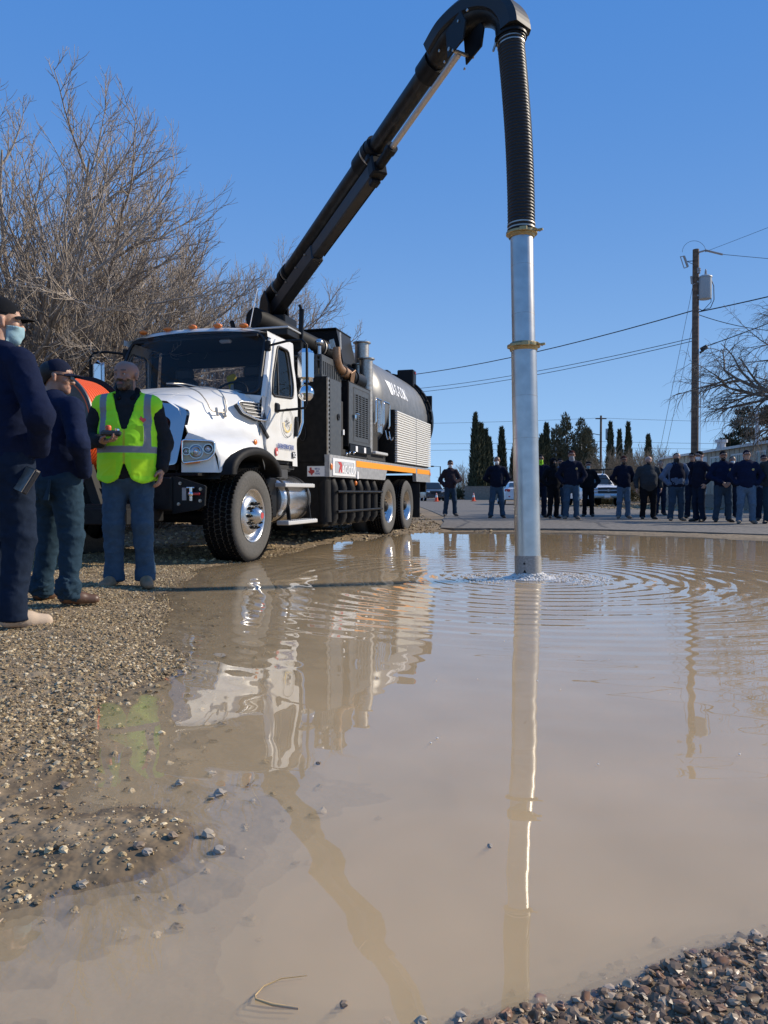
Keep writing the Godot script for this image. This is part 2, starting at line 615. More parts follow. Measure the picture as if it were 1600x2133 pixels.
func gravel(called: String, label: String, seed_: int, places: Array, shades: Array, m: Material) -> void:   # places: [x, distance, radius, sink]
	var r := RandomNumberGenerator.new()
	r.seed = seed_
	for kind in 3:
		var mm := MultiMesh.new()
		mm.transform_format = MultiMesh.TRANSFORM_3D
		mm.use_colors = true
		mm.mesh = stone_mesh(seed_ * 7 + kind, 0.28 if seed_ != 2 else 0.24, seed_ == 2 and kind == 2)
		var mine := []
		for i in range(kind, places.size(), 3):
			mine.append(places[i])
		mm.instance_count = mine.size()
		for i in mine.size():
			var p: Array = mine[i]
			var b := Basis.from_euler(Vector3(r.randf_range(-0.5, 0.5), r.randf() * TAU, r.randf_range(-0.5, 0.5))).scaled_local(Vector3(r.randf_range(0.75, 1.3), r.randf_range(0.6, 1.0), r.randf_range(0.75, 1.3)) * float(p[2]))
			mm.set_instance_transform(i, Transform3D(b, Vector3(p[0], land(p[0], p[1]) + p[2] * p[3], -p[1])))
			var k: Color = shades[r.randi() % shades.size()]
			var f := r.randf_range(0.75, 1.25)
			mm.set_instance_color(i, Color(k.r * f, k.g * f, k.b * f))
		var o := MultiMeshInstance3D.new()
		o.multimesh = mm
		o.material_override = m
		o.name = numbered(called)
		add_child(o, true)
		tag(o, label, "gravel", "", "stuff")


func make_gravel() -> void:
	var m := mat("stone", Color.WHITE, 0.85)
	m.vertex_color_use_as_albedo = true
	var wet := mat("wet_stone", Color.WHITE, 0.36)
	wet.vertex_color_use_as_albedo = true
	wet.metallic_specular = 0.35
	var patch := rough_noise(31, 0.9, 3)
	var tan_shades := [Color(0.36, 0.26, 0.13), Color(0.26, 0.185, 0.095), Color(0.46, 0.345, 0.185), Color(0.19, 0.132, 0.07), Color(0.34, 0.235, 0.125), Color(0.6, 0.48, 0.3), Color(0.21, 0.15, 0.082), Color(0.31, 0.22, 0.115)]
	var wet_shades := [Color(0.19, 0.125, 0.078), Color(0.26, 0.18, 0.115), Color(0.12, 0.08, 0.05), Color(0.4, 0.3, 0.2), Color(0.21, 0.12, 0.075), Color(0.155, 0.11, 0.075)]
	rng.seed = 11
	var dry := []
	while dry.size() < 150000:   # the bank on the left, denser near the shore
		var d := 1.3 + pow(rng.randf(), 1.35) * 9.0
		var x := rng.randf_range(-0.52 * d - 0.5, 0.3)
		var s := shore_distance(x, d)
		if s < -0.35 or (s < -0.02 and rng.randf() < 0.9):
			continue
		var mud := clampf((2.6 - d) / 0.6, 0.0, 1.0)
		if rng.randf() < mud * 0.9 or patch.get_noise_2d(x * 1.4, d * 1.4) + rng.randf() * 0.9 < 0.15:
			continue
		dry.append([x, d, 0.0022 + pow(rng.randf(), 5.0) * 0.0095, rng.randf_range(-0.35, 0.35)])
	var awash := 0
	while awash < 150:   # half-sunk stones in the shallows
		var d := 1.3 + rng.randf() * 2.6
		var x := rng.randf_range(-1.3, 0.25)
		var s := shore_distance(x, d)
		if s > -0.01 or s < -0.55 or rng.randf() < -s * 1.6:
			continue
		dry.append([x, d, 0.005 + pow(rng.randf(), 2.0) * 0.007 - s * 0.012, rng.randf_range(0.15, 0.55)])
		awash += 1
	gravel("gravel", "tan crushed gravel strewn over the left bank", 1, dry, tan_shades, m)
	var near := []
	while near.size() < 60000:   # the wet bank at the lower right
		var x := rng.randf_range(-0.05, 2.4)
		var d := rng.randf_range(0.75, 1.95)
		var s := shore_distance(x, d)
		if s < -0.16 or (s < -0.01 and rng.randf() < 0.86 - s * 0.8):
			continue
		near.append([x, d, 0.0015 + pow(rng.randf(), 5.0) * 0.0115, rng.randf_range(-0.4, 0.35)])
	gravel("wet_gravel", "dark wet pebbles on the near bank at the right", 2, near, wet_shades, wet)
	var far := []
	while far.size() < 26000:   # under and behind the truck, beside the street
		var d := 8.0 + pow(rng.randf(), 1.3) * 34.0
		var x := rng.randf_range(-9.0, 2.2)
		var s := shore_distance(x, d)
		if s < 0.0 or (x > 1.3 and d > 15.0) or (patch.get_noise_2d(x * 0.6, d * 0.6) + rng.randf() < 0.2):
			continue
		far.append([x, d, 0.008 + pow(rng.randf(), 3.0) * 0.025, rng.randf_range(0.0, 0.5)])
	gravel("far_gravel", "coarse pale gravel under and behind the truck", 3, far, tan_shades, m)
	var verge := []
	while verge.size() < 9000:
		var d := rng.randf_range(32.0, 50.0)
		verge.append([rng.randf_range(9.5, 40.0), d, 0.012 + pow(rng.randf(), 3.0) * 0.05, rng.randf_range(0.0, 0.5)])
	gravel("verge_gravel", "pale stones on the dirt verge by the trailer home", 4, verge, tan_shades, m)
	var big := [[-0.427, 1.9, 0.017, "single pale square stone standing out of the puddle below the cab's reflection"], [-0.475, 1.64, 0.014, "blocky brown stone in the row of stones at the tip of the mud spit"], [-0.40, 1.67, 0.016, "pale peaked stone at the right end of the row on the mud spit"], [-0.36, 1.595, 0.0145, "flat yellowish stone lying just off the mud spit in shallow water"], [-0.53, 1.58, 0.013, "dark lump of stone left of the mud spit's tip"], [-0.60, 1.45, 0.012, "white speckled stone at the water's edge, lower left"], [-0.505, 1.56, 0.012, "small white stone behind the flat stone on the mud spit"], [-0.85, 1.95, 0.015, "pale rounded stone on wet mud at the left edge"], [-0.55, 1.97, 0.014, "dark stone rising at the shore beside the yellow reflection"], [0.115, 1.085, 0.009, "dark pebble poking from the water at the bottom by the pipe's reflection"], [-0.062, 1.112, 0.008, "lone pale pebble in the shallow water right of the bent reed"], [0.055, 1.075, 0.010, "longish grey pebble awash near the bottom edge"], [0.235, 1.62, 0.007, "small dark stone awash left of the pipe's reflection"], [-0.19, 2.12, 0.008, "tiny grey stone breaking the water near the boom's reflection"]]
	for k in big.size():
		var b: Array = big[k]
		var o := part("stone", stone_mesh(500 + k, 0.2), m if b[1] > 1.3 else wet)
		var ink := mat("stone_%d" % k, [Color(0.42, 0.36, 0.29), Color(0.3, 0.22, 0.15), Color(0.46, 0.38, 0.28)][k % 3], 0.8)
		o.material_override = grained(ink, tex("stone_grain", 0.03, 4, Color(0.6, 0.6, 0.6), Color(1, 1, 1), 256), 9.0)
		o.position = Vector3(b[0], maxf(land(b[0], b[1]), -0.004) + b[2] * 0.3, -b[1])
		o.rotation = Vector3(0.2 * sin(k * 2.0), k * 1.7, 0.2 * cos(k * 3.0))
		o.scale = Vector3(1.1, 0.9, 0.95) * b[2]
		tag(o, b[3], "stone", "loose stones at the puddle's edge")
	# a bent straw and a few floating bits
	var straw := Mb.new().tube(PackedVector3Array([Vector3(-0.125, 0.0006, -1.175), Vector3(-0.165, 0.0006, -1.168), Vector3(-0.19, 0.0006, -1.15), Vector3(-0.2, 0.0006, -1.128), Vector3(-0.197, 0.003, -1.116), Vector3(-0.17, 0.0, -1.108), Vector3(-0.13, -0.003, -1.104)]), PackedFloat32Array([0.0006, 0.001, 0.0013, 0.0014, 0.0017, 0.0024, 0.002]), 6)
	tag(part("dry_reed", straw, mat("straw", Color(0.45, 0.31, 0.15), 0.7)), "thin bent straw reed floating in the shallow water at the bottom", "reed")
	var bark := Mb.new().tube(PackedVector3Array([Vector3(-0.71, 0.001, -1.26), Vector3(-0.70, 0.002, -1.30), Vector3(-0.698, 0.001, -1.335)]), PackedFloat32Array([0.001, 0.0035, 0.001]), 6)
	tag(part("dead_leaf", bark, mat("leaf_litter", Color(0.4, 0.3, 0.2), 0.8)), "slim dead leaf under the water at the lower left", "leaf")
	var froth := []
	rng.seed = 5
	for i in 2400:   # froth where the pipe sucks
		var t := rng.randf() * TAU
		var r := 0.115 + pow(rng.randf(), 2.0) * 0.11
		froth.append([Vector3(1.34 + cos(t) * r, rng.randf_range(0.0, 0.05) * maxf(0.0, 1.0 - (r - 0.115) * 12.0), -6.8 + sin(t) * r), rng.randf_range(0.003, 0.011)])
	var gaps := rough_noise(77, 4.0, 2)
	for i in 3600:
		var t := rng.randf_range(-0.9, 1.1) + (PI if rng.randf() < 0.3 else 0.0)
		var r := 0.18 + rng.randf() * 0.5
		if gaps.get_noise_2d(t * 1.2, r * 6.0) < 0.05:
			continue
		froth.append([Vector3(1.36 + cos(t) * r, 0.001, -6.76 + sin(t) * r * 0.9), rng.randf_range(0.002, 0.0065)])
	for i in 110:   # bubbles and flecks adrift on the right half
		var x := rng.randf_range(0.1, 4.5)
		var d := rng.randf_range(2.0, 6.5)
		if x < d * 0.5:
			froth.append([Vector3(x, 0.0015, -d), rng.randf_range(0.0012, 0.0035)])
	var mm := MultiMesh.new()
	mm.transform_format = MultiMesh.TRANSFORM_3D
	mm.mesh = Mb.new().ball(Vector3.ZERO, Vector3.ONE, Basis(), 4, 6).mesh()
	mm.instance_count = froth.size()
	for i in froth.size():
		mm.set_instance_transform(i, Transform3D(Basis().scaled(Vector3(1.3, 0.7, 1.3) * froth[i][1]), froth[i][0]))
	var o := MultiMeshInstance3D.new()
	o.multimesh = mm
	o.material_override = mat("froth", Color(0.72, 0.68, 0.62), 0.35)
	o.name = "foam"
	add_child(o)
	tag(o, "white foam churning round the foot of the suction pipe", "foam", "", "stuff")


# ---------------------------------------------------------------- the truck, in its own frame (x to its left, z to its front)

func make_truck_materials() -> void:
	var white := mat("white_paint", Color(0.8, 0.8, 0.78), 0.35)
	white.clearcoat_enabled = true
	white.clearcoat = 0.35
	white.clearcoat_roughness = 0.06
	grained(white, tex("road_film", 0.008, 5, Color(0.86, 0.84, 0.8), Color(1, 1, 1), 512), 0.8)
	mat("chrome", Color(0.8, 0.8, 0.8), 0.1, 1.0)
	grained(mat("brushed", Color(0.78, 0.78, 0.78), 0.27, 1.0), tex("brushing", 0.02, 4, Color(0.6, 0.6, 0.6), Color(1, 1, 1)), 2.5)
	grained(mat("galvanised", Color(0.66, 0.63, 0.58), 0.31, 0.92), tex("spangle", 0.012, 4, Color(0.72, 0.72, 0.72), Color(1, 1, 1)), 0.9)
	grained(mat("stainless", Color(0.6, 0.58, 0.55), 0.38, 0.9), tex("heat_stain", 0.02, 4, Color(0.6, 0.52, 0.42), Color(1, 1, 1)), 1.6)
	mat("black_paint", Color(0.009, 0.0095, 0.0105), 0.42).metallic_specular = 0.32
	var dusty := mat("dusty_black", Color.WHITE, 0.62)
	grained(dusty, tex("dust_on_black", 0.02, 5, Color(0.007, 0.007, 0.008), Color(0.018, 0.0175, 0.017)), 0.8)
	dusty.metallic_specular = 0.3
	var boom := mat("worn_pipe", Color.WHITE, 0.42, 0.35)
	grained(boom, tex("worn_paint", 0.018, 5, Color(0.008, 0.0085, 0.009), Color(0.07, 0.058, 0.045), 512, FastNoiseLite.TYPE_SIMPLEX_SMOOTH, Color(0.015, 0.0145, 0.014)), 0.9)
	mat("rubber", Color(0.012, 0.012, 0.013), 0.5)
	var tyre := mat("tyre", Color.WHITE, 0.85)
	grained(tyre, tex("tyre_dust", 0.03, 4, Color(0.05, 0.048, 0.044), Color(0.115, 0.108, 0.098)), 2.0)
	mat("tread", Color(0.006, 0.006, 0.0065), 0.9).metallic_specular = 0.2
	grained(mat("slate_paint", Color.WHITE, 0.42), tex("slate_dust", 0.02, 4, Color(0.05, 0.055, 0.058), Color(0.085, 0.088, 0.09)), 0.9)
	grained(mat("grey_paint", Color.WHITE, 0.4), tex("grey_dust", 0.02, 5, Color(0.26, 0.265, 0.27), Color(0.4, 0.4, 0.4)), 1.0)
	var silver := mat("tank_paint", Color.WHITE, 0.42, 0.2)
	grained(silver, tex("tank_dust", 0.01, 5, Color(0.115, 0.12, 0.125), Color(0.2, 0.2, 0.2), 512), 0.7)
	grained(mat("slat_paint", Color.WHITE, 0.5), tex("slat_dust", 0.03, 4, Color(0.66, 0.65, 0.6), Color(0.86, 0.85, 0.82)), 1.0)
	mat("orange_tape", Color(0.95, 0.34, 0.012), 0.45)
	mat("orange_hose", Color(0.85, 0.12, 0.02), 0.45)
	mat("amber", Color(0.75, 0.2, 0.03), 0.2)
	mat("red_lens", Color(0.5, 0.02, 0.015), 0.2)
	mat("white_plate", Color(0.8, 0.8, 0.8), 0.4)
	mat("light_grey", Color(0.42, 0.44, 0.46), 0.4)
	mat("dark_grey", Color(0.04, 0.042, 0.045), 0.6)
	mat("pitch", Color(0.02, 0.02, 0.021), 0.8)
	mat("ink_black", Color(0.015, 0.015, 0.018), 0.5)
	mat("ink_red", Color(0.48, 0.05, 0.05), 0.5)
	mat("ink_blue", Color(0.06, 0.1, 0.3), 0.5)
	mat("ink_gold", Color(0.75, 0.55, 0.12), 0.5)
	mat("ink_white", Color(0.85, 0.85, 0.85), 0.45)
	grained(mat("rust_pipe", Color.WHITE, 0.5, 0.6), tex("rust", 0.03, 5, Color(0.2, 0.1, 0.05), Color(0.5, 0.36, 0.25)), 3.0)
	mat("brass", Color(0.42, 0.33, 0.17), 0.42, 0.8)
	var glass := mat("glass", Color(0.02, 0.025, 0.025), 0.0)
	glass.transparency = BaseMaterial3D.TRANSPARENCY_ALPHA
	glass.albedo_color.a = 0.26
	glass.metallic_specular = 0.33
	var clear := mat("clear_lens", Color(0.8, 0.8, 0.8), 0.0)
	clear.transparency = BaseMaterial3D.TRANSPARENCY_ALPHA
	clear.albedo_color.a = 0.06
	mat("dark_chrome", Color(0.42, 0.43, 0.45), 0.07, 1.0)
	mat("rim_alloy", Color(0.62, 0.61, 0.59), 0.26, 1.0)
	mat("step_metal", Color(0.55, 0.55, 0.54), 0.5, 0.3)
	mat("mirror", Color(0.85, 0.87, 0.9), 0.02, 1.0)
	mat("cab_trim", Color(0.022, 0.023, 0.025), 0.85)
	mat("hi_vis_cloth", Color(0.8, 0.6, 0.05), 0.8)


func cab_half(y: float) -> float:   # half the cab's width at a height
	if y < 1.95:
		return 1.11 - 0.02 * (1.95 - y)
	return 1.11 - 0.075 * pow((y - 1.95) / 0.85, 1.3)


func cab_side(s: float, pts: Array, push := 0.0) -> PackedVector3Array:   # (z, y) points laid on the cab's side
	var o := PackedVector3Array()
	for p in pts:
		o.append(Vector3(s * (cab_half(p[1]) + push), p[1], p[0]))
	return o


func rounded(pts: Array, r: float, per := 4) -> Array:   # an outline of (a, b) points with its corners rounded
	var out := []
	var k := pts.size()
	for i in k:
		var p := Vector2(pts[i][0], pts[i][1])
		var a := Vector2(pts[(i + k - 1) % k][0], pts[(i + k - 1) % k][1])
		var b := Vector2(pts[(i + 1) % k][0], pts[(i + 1) % k][1])
		var u := p + (a - p).normalized() * r
		var w := p + (b - p).normalized() * r
		for j in per + 1:
			var t := float(j) / per
			var q := u.lerp(p, t).lerp(p.lerp(w, t), t)
			out.append([q.x, q.y])
	return out


func windshield_at(u: float, t: float) -> Vector3:   # u across from -1 to 1, t up from 0 to 1
	var x := u * lerpf(1.105, 1.025, t)
	var z := lerpf(-0.46, -0.86, t) - 0.22 * u * u
	var y := lerpf(1.95, 2.80, t) + 0.05 * (1.0 - u * u) * (1.0 - t) + 0.03 * (1.0 - u * u) * t
	return Vector3(x, y, z)


func make_cab() -> void:
	var white: Material = mats.white_paint
	var cab := part("cab", cab_shell(), white, truck)
	# roof
	var rows := []
	for i in 9:
		var t := i / 8.0
		var z := lerpf(-0.845, -1.72, t)
		var row := PackedVector3Array()
		for j in 13:
			var u := -1.0 + j / 6.0
			var base := windshield_at(u, 1.03)
			var y := 2.795 + 0.13 * (1.0 - pow(absf(u), 2.6)) * sin(minf(t * 2.2 + 0.16, 1.0) * PI / 2) - 0.05 * maxf(0.0, t - 0.75) * 4.0
			row.append(Vector3(u * 1.035, y, lerpf(base.z, z, minf(t * 4.0, 1.0)) if t < 0.25 else z))
		rows.append(row)
	part("roof", Mb.new().sheet(rows, Vector3(0, 2.2, -1.3)), white, cab)
	for x in [-0.72, -0.36, 0.0, 0.36, 0.72]:
		var lamp := Mb.new().ball(Vector3(x, 2.905 - 0.05 * x * x, -0.93), Vector3(0.062, 0.032, 0.05), Basis(), 6, 12)
		part("roof_light", lamp, mats.amber, truck)
	# windscreen and its black surround
	var grid := []
	for i in 7:
		var row := PackedVector3Array()
		for j in 13:
			row.append(windshield_at(-1.0 + j / 6.0, i / 6.0) * Vector3(0.975, 1, 1))
		grid.append(row)
	part("windshield", Mb.new().sheet(grid, Vector3(0, 2.3, -1.6)), mats.glass, truck)
	var seal := PackedVector3Array()
	for q in rounded([[-0.96, 0.02], [0.96, 0.02], [0.96, 0.985], [-0.96, 0.985]], 0.16, 5):
		seal.append(windshield_at(q[0], q[1]) * Vector3(0.985, 1, 1) + Vector3(0, 0, 0.008))
	seal.append(seal[0])
	part("windshield_seal", Mb.new().tube(seal, PackedFloat32Array([0.024]), 6, false), mats.rubber, truck)
	# doors, on both sides
	for s in [-1.0, 1.0]:
		var outline := rounded([[-0.72, 1.2], [-1.645, 1.2], [-1.70, 1.6], [-1.69, 2.3], [-1.62, 2.76], [-1.12, 2.74], [-0.78, 1.98], [-0.73, 1.75]], 0.05, 3)
		var window := rounded([[-0.87, 1.985], [-1.54, 2.03], [-1.58, 2.2], [-1.52, 2.65], [-1.17, 2.655], [-0.95, 2.25]], 0.06, 5)
		# give both outlines the same number of points, matched by direction
		var mid := Vector2(-1.26, 2.3)
		var n := 48
		var outer := []
		var inner := []
		for i in n:
			var dir := Vector2.from_angle(TAU * i / n)
			outer.append(hit_outline(outline, mid, dir))
			inner.append(hit_outline(window, mid, dir))
		var door := Mb.new().frame(cab_side(s, outer, 0.018), cab_side(s, inner, 0.018), Vector3(s, 0, 0), 0.03)
		for i in n:
			var j := (i + 1) % n
			var a := cab_side(s, [outer[i], outer[j]], 0.018)
			var b := cab_side(s, [outer[i], outer[j]], -0.01)
			door.quad(a[0], a[1], b[1], b[0], a[0] - Vector3(s, 2.0, -1.2))
		var door_node := part("door", door, white, truck)
		var wseal := cab_side(s, inner, 0.02)
		wseal.append(wseal[0])
		part("window_seal", Mb.new().tube(wseal, PackedFloat32Array([0.016]), 6, false), mats.rubber, door_node)
		var pane := Mb.new()
		var pp := cab_side(s, inner, 0.0)
		var pc := cab_side(s, [[mid.x, mid.y]], 0.0)[0]
		for i in n:
			pane.flat(pc, pp[i], pp[(i + 1) % n], Vector3(s, 0, 0))
		part("window", pane, mats.glass, door_node)
		var div := cab_side(s, [[-1.10, 1.99], [-1.18, 2.65]], 0.006)
		part("window_divider", Mb.new().rod(div[0], div[1], 0.012, 6), mats.rubber, door_node)
		var hand := PackedVector3Array()
		var hp := rounded([[-1.58, 1.52], [-1.64, 1.54], [-1.68, 1.80], [-1.60, 1.80]], 0.03, 3)
		var poly := PackedVector2Array()
		for q in hp:
			poly.append(Vector2(q[0], q[1]))
		part("door_handle", Mb.new().prism(poly, Transform3D(Basis(Vector3(0, 0, 1), Vector3.UP, Vector3(s, 0, 0)), Vector3.ZERO), 1.12, 1.15), mats.black_paint, door_node)
		part("handle_grip", Mb.new().box(Vector3(s * 1.155, 1.64, -1.625), Vector3(0.02, 0.2, 0.03), Basis(), 0.008), mats.dark_grey, door_node)
		make_mirror(s)
	make_door_print()
	make_cab_inside()


func hit_outline(pts: Array, from: Vector2, dir: Vector2) -> Array:
	var best := from + dir * 0.1
	var far := 0.0
	for i in pts.size():
		var a := Vector2(pts[i][0], pts[i][1])
		var j := (i + 1) % pts.size()
		var b := Vector2(pts[j][0], pts[j][1])
		var h = Geometry2D.segment_intersects_segment(from, from + dir * 4.0, a, b)
		if h != null and from.distance_to(h) > far:
			far = from.distance_to(h)
			best = h
	return [best.x, best.y]


func cab_shell() -> Mb:
	var mb := Mb.new()
	for s in [-1.0, 1.0]:
		# the strip from the windscreen's edge to the door, pillar and cowl side
		var strip := []
		for i in 9:
			var t := i / 8.0
			var a := windshield_at(s, t)
			var y := a.y
			strip.append(PackedVector3Array([a * Vector3(0.97, 1, 1) + Vector3(0, 0, 0.004), a * Vector3(1.0, 1, 1) + Vector3(0, 0, -0.016), Vector3(s * (cab_half(y) - 0.004), y, a.z - 0.045), Vector3(s * (cab_half(y) - 0.004), y, a.z - 0.12)]))
		mb.sheet(strip, Vector3(0, 2.3, -1.3))
		# side wall behind the door, sill below it, and the cowl below the windscreen
		var rear := cab_side(s, [[-1.60, 1.14], [-1.76, 1.14], [-1.76, 2.78], [-1.60, 2.78]])
		mb.quad(rear[0], rear[1], rear[2], rear[3], Vector3(s, 0, 0))
		var front := cab_side(s, [[-0.6, 1.16], [-0.76, 1.16], [-0.82, 1.97], [-0.66, 1.97]], -0.012)
		mb.quad(front[0], front[1], front[2], front[3], Vector3(s, 0, 0))
		var top := cab_side(s, [[-0.95, 2.73], [-1.76, 2.73], [-1.76, 2.8], [-0.95, 2.8]], -0.004)
		mb.quad(top[0], top[1], top[2], top[3], Vector3(s, 0, 0))
	var cowl := []   # between the hood's rear edge and the foot of the windscreen
	for i in 17:
		var u := -1.0 + i / 8.0
		var a := windshield_at(u, 0.0)
		cowl.append(PackedVector3Array([a + Vector3(0, 0.012, -0.03), a + Vector3(0, 0.004, 0.03), Vector3(u * 1.06, a.y - 0.05 + 0.0 * u, -0.5 - 0.17 * absf(u)), Vector3(u * 1.06, 1.6, -0.6)]))
	mb.sheet(cowl, Vector3(0, 1.0, -1.0))
	# rear wall with its window
	var o := PackedVector3Array([Vector3(-1.08, 1.14, -1.76), Vector3(1.08, 1.14, -1.76), Vector3(0.98, 2.79, -1.76), Vector3(-0.98, 2.79, -1.76)])
	var w := PackedVector3Array([Vector3(-0.62, 2.02, -1.76), Vector3(0.62, 2.02, -1.76), Vector3(0.58, 2.52, -1.76), Vector3(-0.58, 2.52, -1.76)])
	mb.frame(o, w, Vector3(0, 0, -1), 0.03)
	return mb


func make_cab_inside() -> void:
	var dark: Material = mats.cab_trim
	var inside := part("dashboard", Mb.new().box(Vector3(0, 1.86, -0.78), Vector3(1.9, 0.3, 0.42), Basis(), 0.06), dark, truck)
	inside.mesh = Mb.new().box(Vector3(0, 1.86, -0.78), Vector3(1.9, 0.26, 0.42), Basis(), 0.06).ball(Vector3(0.5, 1.98, -0.72), Vector3(0.34, 0.09, 0.2)).mesh()
	var lining := Mb.new()
	for s in [-1.0, 1.0]:
		var side := cab_side(s, [[-0.75, 1.16], [-1.74, 1.16], [-1.74, 1.95], [-0.75, 1.95]], -0.05)
		lining.quad(side[0], side[1], side[2], side[3], Vector3(-s, 0, 0))
		var post := cab_side(s, [[-1.6, 1.95], [-1.74, 1.95], [-1.74, 2.76], [-1.55, 2.76]], -0.03)
		lining.quad(post[0], post[1], post[2], post[3], Vector3(-s, 0, 0))
	lining.frame(PackedVector3Array([Vector3(-1.06, 1.14, -1.74), Vector3(1.06, 1.14, -1.74), Vector3(0.97, 2.77, -1.74), Vector3(-0.97, 2.77, -1.74)]), PackedVector3Array([Vector3(-0.62, 2.02, -1.74), Vector3(0.62, 2.02, -1.74), Vector3(0.58, 2.52, -1.74), Vector3(-0.58, 2.52, -1.74)]), Vector3(0, 0, 1))
	part("cab_lining", lining, dark, truck)
	part("cab_floor", Mb.new().box(Vector3(0, 1.12, -1.2), Vector3(2.1, 0.05, 1.1)), mats.pitch, truck)
	part("headliner", Mb.new().box(Vector3(0, 2.76, -1.34), Vector3(1.8, 0.03, 0.8)), dark, truck)
	for x in [-0.52, 0.52]:
		var seat := Mb.new().box(Vector3(x, 1.56, -1.32), Vector3(0.52, 0.16, 0.5), Basis(), 0.06)
		seat.box(Vector3(x, 1.98, -1.56), Vector3(0.5, 0.72, 0.14), Basis(Vector3.RIGHT, 0.12), 0.06)
		seat.box(Vector3(x, 2.42, -1.6), Vector3(0.28, 0.18, 0.1), Basis(), 0.04)
		part("seat", seat, mats.dark_grey, truck)
	var wheel := PackedVector3Array()
	var b := Basis(Vector3.RIGHT, -0.6)
	for i in 25:
		var t := TAU * i / 24.0
		wheel.append(Vector3(0.5, 2.02, -0.98) + b * Vector3(cos(t) * 0.23, sin(t) * 0.23, 0))
	var sw := Mb.new().tube(wheel, PackedFloat32Array([0.016]), 8, false).rod(Vector3(0.5, 2.02, -0.98), Vector3(0.5, 1.9, -0.8), 0.035, 8)
	sw.bar(Vector3(0.28, 2.02, -0.98), Vector3(0.72, 2.02, -0.98), 0.03, 0.05)
	part("steering_wheel", sw, mats.rubber, truck)
	part("folded_vest", Mb.new().box(Vector3(0.2, 2.3, -1.62), Vector3(0.14, 0.2, 0.05), Basis(Vector3.BACK, 0.3), 0.02), mats.hi_vis_cloth, truck)
	part("paper", Mb.new().box(Vector3(0.24, 2.14, -1.6), Vector3(0.14, 0.22, 0.02), Basis(Vector3.BACK, -0.2), 0.004), mats.light_grey, truck)
	part("rear_window", Mb.new().quad(Vector3(-0.62, 2.02, -1.75), Vector3(0.62, 2.02, -1.75), Vector3(0.58, 2.52, -1.75), Vector3(-0.58, 2.52, -1.75), Vector3.BACK), mats.glass, truck)
	part("interior_light", Mb.new().box(Vector3(0.42, 2.72, -1.02), Vector3(0.16, 0.05, 0.08), Basis(), 0.02), mats.light_grey, truck)


func make_mirror(s: float) -> void:
	var arm := PackedVector3Array([Vector3(s * 1.02, 2.62, -0.98), Vector3(s * 1.3, 2.66, -0.95), Vector3(s * 1.5, 2.66, -0.95), Vector3(s * 1.56, 2.6, -0.95), Vector3(s * 1.56, 2.2, -0.95), Vector3(s * 1.56, 1.9, -0.95), Vector3(s * 1.53, 1.83, -0.96), Vector3(s * 1.4, 1.82, -0.98), Vector3(s * 1.13, 1.81, -1.02)])
	var mb := Mb.new().tube(arm, PackedFloat32Array([0.016]), 8)
	mb.box(Vector3(s * 1.11, 1.85, -1.02), Vector3(0.09, 0.12, 0.12), Basis(), 0.02)
	mb.box(Vector3(s * 1.03, 2.62, -0.98), Vector3(0.06, 0.13, 0.06), Basis(), 0.01)
	var m := part("mirror", mb, mats.black_paint, truck)
	var yaw := Basis(Vector3.UP, 0.25 * s)
	var shell := Mb.new().box(Vector3(s * 1.52, 2.36, -1.02), Vector3(0.2, 0.42, 0.13), yaw, 0.06)
	part("mirror_shell", shell, mats.chrome, m)
	part("mirror_glass", Mb.new().box(Vector3(s * 1.52, 2.36, -1.02) + yaw * Vector3(0, 0, -0.068), Vector3(0.16, 0.38, 0.006), yaw, 0.002), mats.mirror, m)
	part("convex_mirror", Mb.new().ball(Vector3(s * 1.52, 2.02, -1.02), Vector3(0.1, 0.105, 0.085), yaw, 12, 20), mats.chrome, m)


